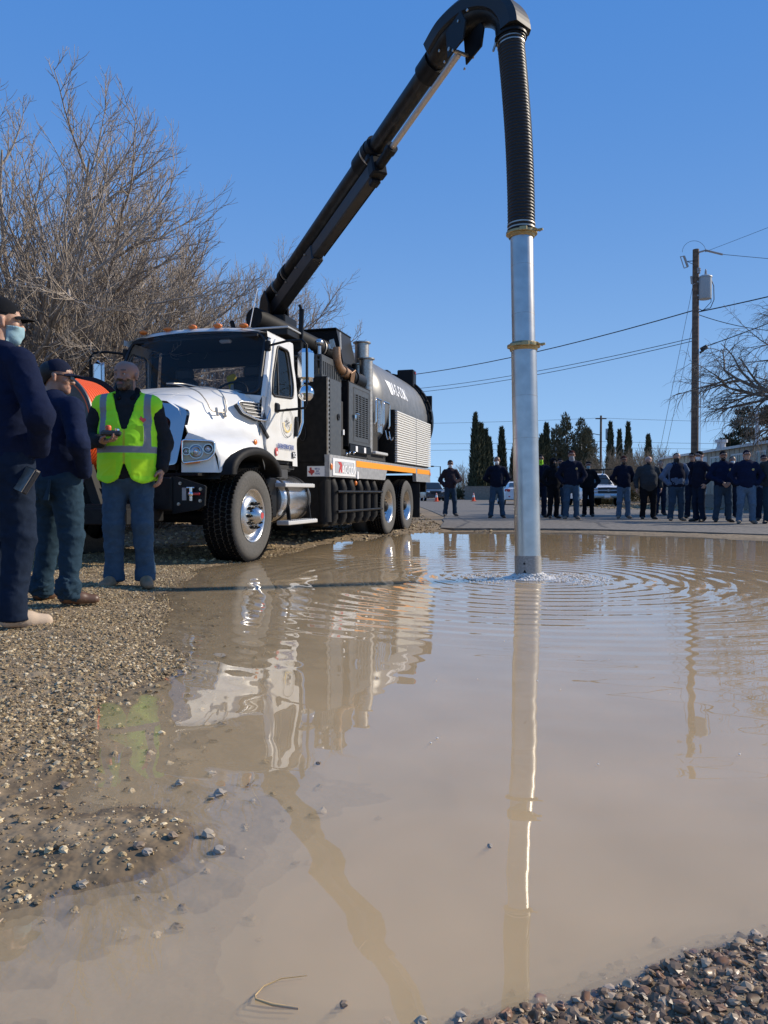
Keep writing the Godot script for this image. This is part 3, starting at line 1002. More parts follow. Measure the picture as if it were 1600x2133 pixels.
func make_door_print() -> void:
	var door: Node = truck.find_child("door_001", false, false)
	var x := 1.1345
	var ring := Mb.new()
	var c := Vector3(x, 1.69, -1.345)
	var side := Basis(Vector3(0, 0, -1), Vector3.UP, Vector3.RIGHT)   # print lies in the plane of the door, read from outside
	for i in 40:
		var t0 := TAU * i / 40
		var t1 := TAU * (i + 1) / 40
		var d0 := side * Vector3(cos(t0), sin(t0), 0)
		var d1 := side * Vector3(cos(t1), sin(t1), 0)
		ring.quad(c + d0 * 0.178, c + d1 * 0.178, c + d1 * 0.187, c + d0 * 0.187, Vector3.RIGHT)
	part("door_emblem", ring, mats.ink_black, door)
	var star := Mb.new()
	for k in 5:   # five blades, each half dark
		var a := PI / 2 + TAU * k / 5
		star.flat(c, c + side * Vector3(cos(a), sin(a), 0) * 0.085, c + side * Vector3(cos(a - 0.6), sin(a - 0.6), 0) * 0.036, Vector3.RIGHT)
	part("emblem_star", star, mats.ink_black, door)
	var laurel := Mb.new()
	for k in 14:
		var a := PI + PI * (k + 0.5) / 14
		var p := c + side * Vector3(cos(a), sin(a), 0) * 0.115
		var r := side * Vector3(cos(a), sin(a), 0)
		var t := side * Vector3(-sin(a), cos(a), 0)
		laurel.quad(p - r * 0.018, p + t * 0.014, p + r * 0.018, p - t * 0.014, Vector3.RIGHT)
	part("emblem_laurel", laurel, mats.ink_gold, door)
	var words := Mb.new()
	text_into(words, "INFRASTRUCTURE", 0.062, Transform3D(side, Vector3(x, 1.375, -1.29)), 0.002, 0.72)
	part("door_lettering", words, mats.ink_blue, door)
	part("door_badge", Mb.new().ball(Vector3(1.128, 1.30, -1.01), Vector3(0.008, 0.055, 0.045), Basis(), 8, 14), mats.ink_red, door)
	part("badge_centre", Mb.new().ball(Vector3(1.133, 1.285, -1.01), Vector3(0.006, 0.025, 0.02), Basis(), 6, 10), mats.ink_white, door)
	part("door_plate", Mb.new().box(Vector3(1.13, 1.285, -1.56), Vector3(0.006, 0.08, 0.1)), mats.ink_black, door)
	var num := Mb.new()
	text_into(num, "1C", 0.06, Transform3D(side, Vector3(1.135, 1.285, -1.56)), 0.002)
	part("plate_print", num, mats.ink_white, door)


func make_hood() -> void:
	var white: Material = mats.white_paint
	# half outlines (x, y) from the crown to the wheel-side edge, at stations from the cowl (z) to the nose
	var st := [
		[-0.68, [[0, 2.08], [0.35, 2.07], [0.74, 2.045], [0.93, 1.99], [1.02, 1.88], [1.06, 1.65], [1.08, 1.48], [1.10, 1.36], [1.12, 1.22], [1.12, 1.06]]],
		[-0.45, [[0, 2.07], [0.34, 2.06], [0.68, 2.02], [0.86, 1.95], [0.945, 1.80], [0.99, 1.58], [1.06, 1.48], [1.14, 1.40], [1.18, 1.30], [1.19, 1.21]]],
		[-0.2, [[0, 2.03], [0.33, 2.02], [0.64, 1.975], [0.79, 1.89], [0.865, 1.71], [0.92, 1.54], [1.03, 1.47], [1.15, 1.41], [1.20, 1.33], [1.215, 1.27]]],
		[0.0, [[0, 1.98], [0.33, 1.97], [0.60, 1.92], [0.73, 1.82], [0.80, 1.65], [0.87, 1.51], [1.01, 1.45], [1.14, 1.39], [1.195, 1.30], [1.215, 1.24]]],
		[0.18, [[0, 1.93], [0.32, 1.92], [0.59, 1.87], [0.72, 1.77], [0.78, 1.61], [0.85, 1.48], [0.99, 1.43], [1.11, 1.36], [1.17, 1.25], [1.20, 1.13]]],
		[0.3, [[0, 1.89], [0.32, 1.88], [0.58, 1.835], [0.71, 1.74], [0.77, 1.58], [0.84, 1.46], [0.97, 1.41], [1.08, 1.34], [1.14, 1.19], [1.17, 1.01]]],
		[0.4, [[0, 1.855], [0.32, 1.85], [0.575, 1.81], [0.71, 1.715], [0.77, 1.56], [0.83, 1.44], [0.94, 1.40], [1.05, 1.335], [1.11, 1.17], [1.13, 1.005]]],
	]
	var rows := []
	for s in st:
		rows.append(hood_row(s[1], [s[0]]))
	# the nose: the crown reaches forward over the grille, the fender sweeps back round the headlight
	rows.append(hood_row([[0, 1.80], [0.32, 1.795], [0.565, 1.765], [0.70, 1.68], [0.765, 1.53], [0.81, 1.425], [0.92, 1.385], [1.03, 1.32], [1.085, 1.16], [1.10, 1.0]], [0.57, 0.57, 0.57, 0.57, 0.565, 0.555, 0.51, 0.45, 0.42, 0.41]))
	var hood := part("hood", Mb.new().sheet(rows, Vector3(0, 1.2, -0.2)), white, truck)
	for s in [-1.0, 1.0]:   # fender fronts round the headlights
		var face := Mb.new()
		var g := []
		for i in 6:
			var t := i / 5.0
			g.append(PackedVector3Array([
				Vector3(s * lerpf(0.81, 0.755, minf(t * 3.0, 1.0)), lerpf(1.425, 1.0, t), lerpf(0.555, 0.6, minf(t * 3.0, 1.0))),
				Vector3(s * 0.86, lerpf(1.405, 1.0, t), lerpf(0.54, 0.565, t)), Vector3(s * 0.95, lerpf(1.375, 1.0, t), lerpf(0.49, 0.51, t)),
				Vector3(s * lerpf(1.03, 1.055, t), lerpf(1.32, 1.0, t), lerpf(0.45, 0.45, t)), Vector3(s * lerpf(1.03, 1.10, t), lerpf(1.32, 1.0, t), lerpf(0.45, 0.41, t))]))
		face.sheet(g, Vector3(s * 0.85, 1.15, 0.0))
		part("fender_front", face, white, hood)
	# grille: chrome surround, bars behind it
	var o := PackedVector3Array()
	var w := PackedVector3Array()
	for q in rounded([[0.72, 1.08], [0.80, 1.66], [0.56, 1.77], [-0.56, 1.77], [-0.80, 1.66], [-0.72, 1.08]], 0.05, 4):
		o.append(Vector3(q[0], q[1], 0.645 - (q[1] - 1.08) * 0.17))
	for q in rounded([[0.57, 1.06], [0.62, 1.56], [0.50, 1.63], [-0.50, 1.63], [-0.62, 1.56], [-0.57, 1.06]], 0.05, 4):
		w.append(Vector3(q[0], q[1], 0.655 - (q[1] - 1.08) * 0.17))
	var sur := Mb.new()
	for i in o.size():
		var j := (i + 1) % o.size()
		sur.quad(o[i], o[j], w[j], w[i], Vector3(0, 0, 1))
		sur.quad(w[i], w[j], w[j] - Vector3(0, 0, 0.1), w[i] - Vector3(0, 0, 0.1), (o[i] - w[i]) * -1.0)
		sur.quad(o[i], o[j], o[j] - Vector3(0, 0, 0.06), o[i] - Vector3(0, 0, 0.06), o[i] - Vector3(0, 1.4, 0.6))
	var gr := part("grille_surround", sur, mats.dark_chrome, truck)
	part("radiator", Mb.new().box(Vector3(0, 1.34, 0.42), Vector3(1.25, 0.62, 0.05)), mats.dark_grey, gr)
	for i in 9:
		part("grille_bar", Mb.new().box(Vector3(0, 1.08 + i * 0.066, 0.6 - i * 0.008), Vector3(1.2, 0.02, 0.03), Basis(), 0.004), mats.black_paint, gr)
	# headlights
	for s in [-1.0, 1.0]:
		var b := Basis(Vector3(s * 0.84, 0, -0.54) * s, Vector3.UP, Vector3(0.54 * s, 0, 0.84))
		var xf := Transform3D(b, Vector3(s * 0.925, 1.22, 0.545))
		var poly := PackedVector2Array()
		for q in rounded([[-0.165, -0.125], [0.1, -0.085], [0.165, -0.02], [0.17, 0.10], [0.13, 0.115], [-0.165, 0.12]], 0.03, 3):
			poly.append(Vector2(q[0] * s, q[1]))
		var hl := part("headlight", Mb.new().prism(poly, xf, -0.05, 0.0), mats.cab_trim, truck)
		var rim := PackedVector3Array()
		for q in poly:
			rim.append(xf * Vector3(q.x, q.y, 0.012))
		rim.append(rim[0])
		part("headlight_rim", Mb.new().tube(rim, PackedFloat32Array([0.011]), 6, false), mats.chrome, hl)
		for q in [[-0.025, 0.0, 0.068], [0.1, 0.03, 0.045], [-0.125, 0.0, 0.035]]:
			var bowl := PackedVector2Array([Vector2(q[2] + 0.008, 0.0), Vector2(q[2] + 0.008, 0.03), Vector2(q[2], 0.03), Vector2(q[2] * 0.9, 0.018), Vector2(q[2] * 0.6, 0.004), Vector2(0.0, 0.0)])
			part("reflector", Mb.new().lathe(bowl, xf * Transform3D(Basis(Vector3.RIGHT, PI / 2), Vector3(q[0] * s, q[1], 0.004)), 20), mats.dark_chrome, hl)
			part("bulb", Mb.new().ball(xf * Vector3(q[0] * s, q[1], 0.022), Vector3.ONE * q[2] * 0.33, Basis(), 6, 10), mats.mirror, hl)
		part("turn_signal", Mb.new().box(xf * Vector3(-0.06 * s, -0.118, 0.012), Vector3(0.16, 0.022, 0.012), b * Basis(Vector3.BACK, 0.12 * s), 0.005), mats.amber, hl)
		# side vent of the hood
		var vent := rounded([[-0.30, 1.83], [-0.36, 1.86], [-0.84, 1.87], [-0.86, 1.80], [-0.74, 1.655], [-0.60, 1.65], [-0.36, 1.72]], 0.03, 3)
		var vo := PackedVector3Array()
		var vp := PackedVector2Array()
		var bx := Vector3(-0.3 * s, 0, 1).normalized()
		var bz := Vector3(s, 0.3, 0.3)
		bz = (bz - bx * bz.dot(bx)).normalized()
		var by := bx.cross(bz)
		by = by if by.y > 0.0 else -by
		var vx := Transform3D(Basis(bx, by, bz), Vector3(s * 1.04, 1.76, -0.57))
		for q in vent:
			vp.append(Vector2(q[0] + 0.58, q[1] - 1.76))
		for q in vp:
			vo.append(vx * Vector3(q.x, q.y, 0.012))
		vo.append(vo[0])
		var sv := part("side_vent", Mb.new().prism(vp, vx, -0.06, 0.006), mats.dark_grey, truck)
		part("vent_rim", Mb.new().tube(vo, PackedFloat32Array([0.013]), 6, false), mats.chrome, sv)
		for i in 4:
			part("vent_bar", Mb.new().box(vx * Vector3(0.005 * i, 0.065 - i * 0.045, 0.012), Vector3(0.40 - 0.05 * i, 0.014, 0.012), Basis(vx.basis.x, vx.basis.y, vx.basis.z), 0.004), mats.grey_paint, sv)
		part("side_marker", Mb.new().ball(Vector3(s * 1.19, 1.37, -0.28), Vector3(0.016, 0.032, 0.04), Basis(), 6, 12), mats.amber, truck)
		# fender flare and wheel well
		var arch := []
		for i in 15:
			var a := PI * (i / 14.0) * 1.02 - 0.03
			var zc := -0.25 + cos(a) * 0.60
			var yc := 0.99 + sin(a) * 0.27
			var no := Vector2(cos(a) * 0.27, sin(a) * 0.6).normalized()
			arch.append(PackedVector3Array([Vector3(s * 1.10, yc + no.y * 0.05, zc + no.x * 0.06), Vector3(s * 1.225, yc + no.y * 0.05, zc + no.x * 0.06), Vector3(s * 1.26, yc + no.y * 0.02, zc + no.x * 0.03), Vector3(s * 1.262, yc - no.y * 0.03, zc - no.x * 0.03), Vector3(s * 1.23, yc - no.y * 0.05, zc - no.x * 0.05), Vector3(s * 1.05, yc - no.y * 0.05, zc - no.x * 0.05)]))
		part("fender_flare", Mb.new().sheet(arch, Vector3(s * 1.17, 0.5, -0.25)), mats.dusty_black, truck)
		var well := []
		for i in 11:
			var a := PI * i / 10.0
			well.append(PackedVector3Array([Vector3(s * 1.09, 0.93 + sin(a) * 0.32, -0.25 + cos(a) * 0.63), Vector3(s * 0.62, 0.93 + sin(a) * 0.32, -0.25 + cos(a) * 0.63)]))
		part("wheel_well", Mb.new().sheet(well, Vector3(s * 0.8, 0.5, -0.25)), mats.pitch, truck)
		part("wheel_well_side", Mb.new().box(Vector3(s * 0.6, 1.1, -0.2), Vector3(0.02, 0.7, 1.3)), mats.pitch, truck)
		# rubber latch at the back of the hood
		part("hood_latch", Mb.new().bar(Vector3(s * 1.09, 1.62, -0.62), Vector3(s * 1.13, 1.45, -0.76), 0.03, 0.05, 0.01), mats.rubber, truck)
	# sign-post-like locating loop on the hood
	var loop := PackedVector3Array()
	for q in [[0.50, 2.0, -0.20], [0.36, 2.03, -0.1], [0.30, 2.0, 0.18], [0.42, 1.985, 0.2], [0.54, 1.95, 0.17], [0.66, 1.90, 0.12], [0.74, 1.80, 0.08], [0.79, 1.70, 0.06], [0.825, 1.685, -0.02], [0.855, 1.69, -0.14], [0.85, 1.72, -0.20], [0.81, 1.85, -0.23], [0.72, 1.96, -0.25], [0.6, 2.0, -0.26], [0.50, 2.0, -0.20]]:
		loop.append(Vector3(q[0] + 0.02, q[1] + 0.018, q[2]))
	var sm := PackedVector3Array()
	var cv := Curve3D.new()
	for i in loop.size():
		var t := (loop[(i + 1) % loop.size()] - loop[maxi(i - 1, 0)]) * 0.16
		cv.add_point(loop[i], -t, t)
	sm = cv.tessellate_even_length(4, 0.04)
	var hl2 := part("hood_loop", Mb.new().tube(sm, PackedFloat32Array([0.0075]), 6), mats.stainless, truck)
	for q in [[0.85, 1.70, 0.0], [0.875, 1.70, -0.14]]:
		part("loop_clamp", Mb.new().box(Vector3(q[0], q[1], q[2]), Vector3(0.03, 0.1, 0.03), Basis(Vector3.BACK, 0.2), 0.008), mats.stainless, hl2)


func hood_row(half: Array, zs: Array) -> PackedVector3Array:
	var row := PackedVector3Array()
	for i in range(half.size() - 1, 0, -1):
		row.append(Vector3(-half[i][0], half[i][1], zs[mini(i, zs.size() - 1)]))
	for i in half.size():
		row.append(Vector3(half[i][0], half[i][1], zs[mini(i, zs.size() - 1)]))
	return row


func make_wheel(x: float, z: float, s: float, wide: float, dual: bool, treaded: bool) -> void:
	var r := 0.535
	var xf := Transform3D(Basis(Vector3(0, 0, -s), Vector3(s, 0, 0), Vector3(0, 1, 0)), Vector3(x, r - 0.012, z))   # the lathe's y points outward
	var w := wide
	var prof := PackedVector2Array([Vector2(0.3, -w), Vector2(0.42, -w - 0.004), Vector2(r - 0.05, -w + 0.005), Vector2(r - 0.015, -w + 0.03), Vector2(r - 0.012, 0.0), Vector2(r - 0.015, -0.03), Vector2(r - 0.05, -0.004), Vector2(0.47, 0.006), Vector2(0.42, 0.009), Vector2(0.38, 0.002), Vector2(0.355, 0.001), Vector2(0.31, -0.012), Vector2(0.295, -0.03)])
	prof[4] = Vector2(r - 0.012, -w * 0.5)
	var node := part("wheel", Mb.new().lathe(prof, xf, 48, 0.5), mats.tyre, truck)
	if dual:
		var xi := xf
		xi.origin.x -= s * 0.34
		part("inner_tyre", Mb.new().lathe(prof, xi, 40, 0.5), mats.tyre, node)
	if treaded:
		var tr := Mb.new()
		for row in 5:
			for k in 60:
				var a := TAU * (k + 0.5 * (row % 2)) / 60
				var b := xf.basis * Basis(Vector3.UP, -a)
				tr.box(xf * (Vector3(cos(a), 0, sin(a)) * (r - 0.006) + Vector3(0, -0.035 - row * (w - 0.07) / 4.0, 0)), Vector3(0.022, (w - 0.05) / 6.0, 0.042), b * Basis(Vector3.RIGHT, 0.25 if row % 2 else -0.25))
		part("tread", tr, mats.tread, node)
	# rim: polished dish with hand holes, studs and a hub
	var dish := PackedVector2Array()
	if dual:
		dish = PackedVector2Array([Vector2(0.10, -0.16), Vector2(0.16, -0.165), Vector2(0.20, -0.17), Vector2(0.235, -0.15), Vector2(0.262, -0.09), Vector2(0.275, -0.035), Vector2(0.292, -0.016), Vector2(0.305, -0.008), Vector2(0.303, -0.03)])
	else:
		dish = PackedVector2Array([Vector2(0.08, 0.0), Vector2(0.15, -0.005), Vector2(0.19, -0.012), Vector2(0.225, -0.035), Vector2(0.25, -0.07), Vector2(0.266, -0.06), Vector2(0.278, -0.03), Vector2(0.292, -0.012), Vector2(0.306, -0.006), Vector2(0.303, -0.03)])
	var inv := PackedVector2Array()
	for i in range(dish.size() - 1, -1, -1):
		inv.append(dish[i])
	var rim := part("rim", Mb.new().lathe(inv, xf, 48, 0.3), mats.rim_alloy, node)
	var hy := -0.13 if dual else 0.0
	var hub := PackedVector2Array([Vector2(0.11, hy - 0.05), Vector2(0.11, hy + 0.03), Vector2(0.085, hy + 0.06), Vector2(0.06, hy + 0.1), Vector2(0.045, hy + 0.105), Vector2(0.0, hy + 0.105)])
	part("hub", Mb.new().lathe(hub, xf, 24, 0.5), mats.rim_alloy if not dual else mats.dusty_black, node)
	if s < 0.0:
		return   # the far side's nuts face away from the view
	var nut := Mb.new().lathe(PackedVector2Array([Vector2(0.02, hy - 0.03), Vector2(0.02, hy + 0.03), Vector2(0.011, hy + 0.035), Vector2(0.011, hy + 0.055), Vector2(0, hy + 0.055)]), Transform3D(xf.basis, Vector3.ZERO), 8).mesh()
	for k in 10:
		var a := TAU * k / 10
		part("wheel_nut", nut, mats.black_paint, node).position = xf * Vector3(cos(a) * 0.143, 0, sin(a) * 0.143)
	if not dual:
		part("hub_badge", Mb.new().lathe(PackedVector2Array([Vector2(0.036, 0.1), Vector2(0.036, 0.108), Vector2(0, 0.108)]), xf, 16), mats.ink_red, node)


func make_chassis() -> void:
	var black: Material = mats.dusty_black
	for x in [-0.42, 0.42]:
		part("frame_rail", Mb.new().box(Vector3(x, 0.86, -4.4), Vector3(0.09, 0.26, 10.2), Basis(), 0.01), black, truck)
	part("front_axle", Mb.new().rod(Vector3(-0.95, 0.5, -0.16), Vector3(0.95, 0.5, -0.16), 0.07, 10).box(Vector3(0, 0.62, -0.16), Vector3(1.0, 0.12, 0.9), Basis(), 0.02), black, truck)
	part("engine", Mb.new().box(Vector3(0, 1.05, -0.15), Vector3(0.9, 0.8, 1.2), Basis(), 0.05).box(Vector3(0, 0.62, -0.5), Vector3(0.5, 0.3, 0.8), Basis(), 0.04), mats.pitch, truck)
	for z in [-5.87, -7.28]:
		part("rear_axle", Mb.new().rod(Vector3(-0.95, 0.52, z), Vector3(0.95, 0.52, z), 0.08, 10).ball(Vector3(0, 0.52, z), Vector3(0.24, 0.24, 0.24)), black, truck)
	for s in [-1.0, 1.0]:
		make_wheel(1.225 * s, -0.155, s, 0.36, false, true)
		for z in [-5.87, -7.28]:
			make_wheel(1.235 * s, z, s, 0.29, true, true)
		part("mud_flap", Mb.new().box(Vector3(s * 1.0, 0.62, -8.12), Vector3(0.6, 0.74, 0.02)), mats.rubber, truck)
	# front frame that carries the hose reel
	part("bumper", Mb.new().box(Vector3(0, 0.77, 0.72), Vector3(1.5, 0.36, 0.14), Basis(), 0.02).box(Vector3(0.5, 0.55, 1.0), Vector3(0.14, 0.14, 0.7), Basis(), 0.01).box(Vector3(-0.5, 0.55, 1.0), Vector3(0.14, 0.14, 0.7), Basis(), 0.01).box(Vector3(0, 0.55, 1.36), Vector3(1.3, 0.16, 0.12), Basis(), 0.01), black, truck)
	for s in [-1.0, 1.0]:
		var pl := PackedVector2Array([Vector2(0.74 * s, 0.56), Vector2(1.04 * s, 0.61), Vector2(1.115 * s, 0.65), Vector2(1.13 * s, 0.845), Vector2(1.11 * s, 0.86), Vector2(0.78 * s, 0.955), Vector2(0.74 * s, 0.955)])
		var end := part("bumper_end", Mb.new().prism(pl, Transform3D(), 0.73, 0.76), mats.black_paint, truck)
		for q in [[0.84, 0.88], [1.075, 0.82], [1.07, 0.70], [0.82, 0.665]]:
			part("bolt", Mb.new().lathe(PackedVector2Array([Vector2(0.019, 0), Vector2(0.017, 0.012), Vector2(0.009, 0.012), Vector2(0.009, 0.02), Vector2(0, 0.02)]), Transform3D(Basis(Vector3.RIGHT, PI / 2), Vector3(q[0] * s, q[1], 0.76)), 10), mats.stainless, end)
		if s > 0.0:
			part("instruction_plate", Mb.new().box(Vector3(0.885, 0.77, 0.764), Vector3(0.048, 0.13, 0.006)), mats.grey_paint, end)
			var valve := Mb.new().rod(Vector3(0.985, 0.70, 0.80), Vector3(0.985, 0.84, 0.80), 0.018, 10)
			valve.ball(Vector3(0.985, 0.77, 0.80), Vector3(0.032, 0.03, 0.032)).rod(Vector3(0.93, 0.835, 0.79), Vector3(1.02, 0.835, 0.79), 0.008, 6)
			part("valve", valve, mats.chrome, end)
			part("valve_handle", Mb.new().box(Vector3(1.05, 0.772, 0.805), Vector3(0.085, 0.024, 0.014), Basis(), 0.006), mats.red_lens, end)
	part("skid_plate", Mb.new().box(Vector3(0, 0.98, 0.45), Vector3(1.9, 0.03, 0.3)), black, truck)
	# big hose reel in front of the grille
	var c := Vector3(-0.24, 1.48, 1.14)
	var fl := PackedVector2Array([Vector2(0.0, 0.12), Vector2(0.36, 0.12), Vector2(0.37, 0.135), Vector2(0.405, 0.135), Vector2(0.415, 0.12), Vector2(0.585, 0.12), Vector2(0.605, 0.14), Vector2(0.625, 0.13), Vector2(0.628, 0.11), Vector2(0.61, 0.10), Vector2(0.0, 0.10)])
	var front := Transform3D(Basis(Vector3.RIGHT, Vector3.BACK, Vector3.DOWN), c + Vector3(0, 0, 0.13))
	var inv := PackedVector2Array()
	for i in range(fl.size() - 1, -1, -1):
		inv.append(fl[i])
	var reel := part("hose_reel", Mb.new().lathe(inv, front.scaled_local(Vector3(0.82, 1, 0.82)), 64, 0.6), mats.slate_paint, truck)
	var back := Transform3D(Basis(Vector3.RIGHT, Vector3.FORWARD, Vector3.UP), c + Vector3(0, 0, -0.16))
	part("reel_rear_flange", Mb.new().lathe(inv, back.scaled_local(Vector3(0.85, 1, 0.85)), 64, 0.6), mats.black_paint, reel)
	for k in 12:
		var turn := PackedVector3Array()
		for i in 49:
			var a := TAU * i / 48.0
			turn.append(c + Vector3(cos(a) * 0.465, sin(a) * 0.465, -0.231 + k * 0.042))
		part("hose_turn", Mb.new().tube(turn, PackedFloat32Array([0.0215]), 8, false), mats.orange_hose, reel)
	part("reel_drum", Mb.new().rod(c - Vector3(0, 0, 0.25), c + Vector3(0, 0, 0.22), 0.43, 32), mats.black_paint, reel)
	part("reel_hub", Mb.new().lathe(PackedVector2Array([Vector2(0.14, 0.11), Vector2(0.14, 0.16), Vector2(0.09, 0.17), Vector2(0.07, 0.2), Vector2(0, 0.2)]), front, 24), mats.black_paint, reel)
	part("reel_stand", Mb.new().bar(Vector3(-0.6, 0.6, 1.12), Vector3(-0.32, 1.42, 1.12), 0.1, 0.1).bar(Vector3(0.15, 0.6, 1.12), Vector3(-0.16, 1.42, 1.12), 0.1, 0.1).box(Vector3(0.05, 0.62, 1.12), Vector3(1.1, 0.1, 0.5), Basis(), 0.01), mats.black_paint, reel)
	# fuel tank with its steps
	var cap := PackedVector2Array([Vector2(0.0, -0.47), Vector2(0.26, -0.47), Vector2(0.3, -0.45), Vector2(0.31, -0.43), Vector2(0.31, 0.43), Vector2(0.3, 0.45), Vector2(0.26, 0.47), Vector2(0.0, 0.47)])
	var tank_xf := Transform3D(Basis(Vector3.RIGHT, Vector3.BACK, Vector3.DOWN), Vector3(0.86, 0.70, -1.63))
	var ft := part("fuel_tank", Mb.new().lathe(cap, tank_xf, 40, 0.5), mats.brushed, truck)
	for z in [-1.28, -1.98]:
		part("tank_strap", Mb.new().lathe(PackedVector2Array([Vector2(0.312, -0.035), Vector2(0.322, -0.03), Vector2(0.322, 0.03), Vector2(0.312, 0.035)]), Transform3D(tank_xf.basis, Vector3(0.86, 0.70, z)), 36), mats.rubber, ft)
		part("step_bracket", Mb.new().bar(Vector3(1.12, 0.86, z), Vector3(1.18, 0.42, z), 0.03, 0.05), mats.black_paint, ft)
	part("battery_box", Mb.new().box(Vector3(0.93, 0.72, -0.93), Vector3(0.34, 0.5, 0.3), Basis(), 0.02), mats.black_paint, truck)
	for q in [[0.88, 1.16], [0.40, 1.2]]:
		var stp := Mb.new().box(Vector3(q[1], q[0], -1.52), Vector3(0.17, 0.05, 1.0), Basis(), 0.008)
		for k in 14:
			stp.box(Vector3(q[1], q[0] + 0.028, -1.05 - k * 0.07), Vector3(0.15, 0.008, 0.02))
		part("step", stp, mats.step_metal, truck)
	part("cab_underside", Mb.new().box(Vector3(0, 1.1, -1.2), Vector3(2.0, 0.06, 1.1), Basis(), 0.01).box(Vector3(1.0, 1.03, -1.35), Vector3(0.12, 0.12, 0.34), Basis(), 0.01), mats.dark_grey, truck)
	part("grab_pipe", Mb.new().tube(PackedVector3Array([Vector3(1.06, 2.5, -1.9), Vector3(1.10, 2.3, -1.92), Vector3(1.10, 1.75, -1.92), Vector3(1.08, 1.6, -1.86), Vector3(1.04, 1.5, -1.8)]), PackedFloat32Array([0.022]), 10), mats.chrome, truck)


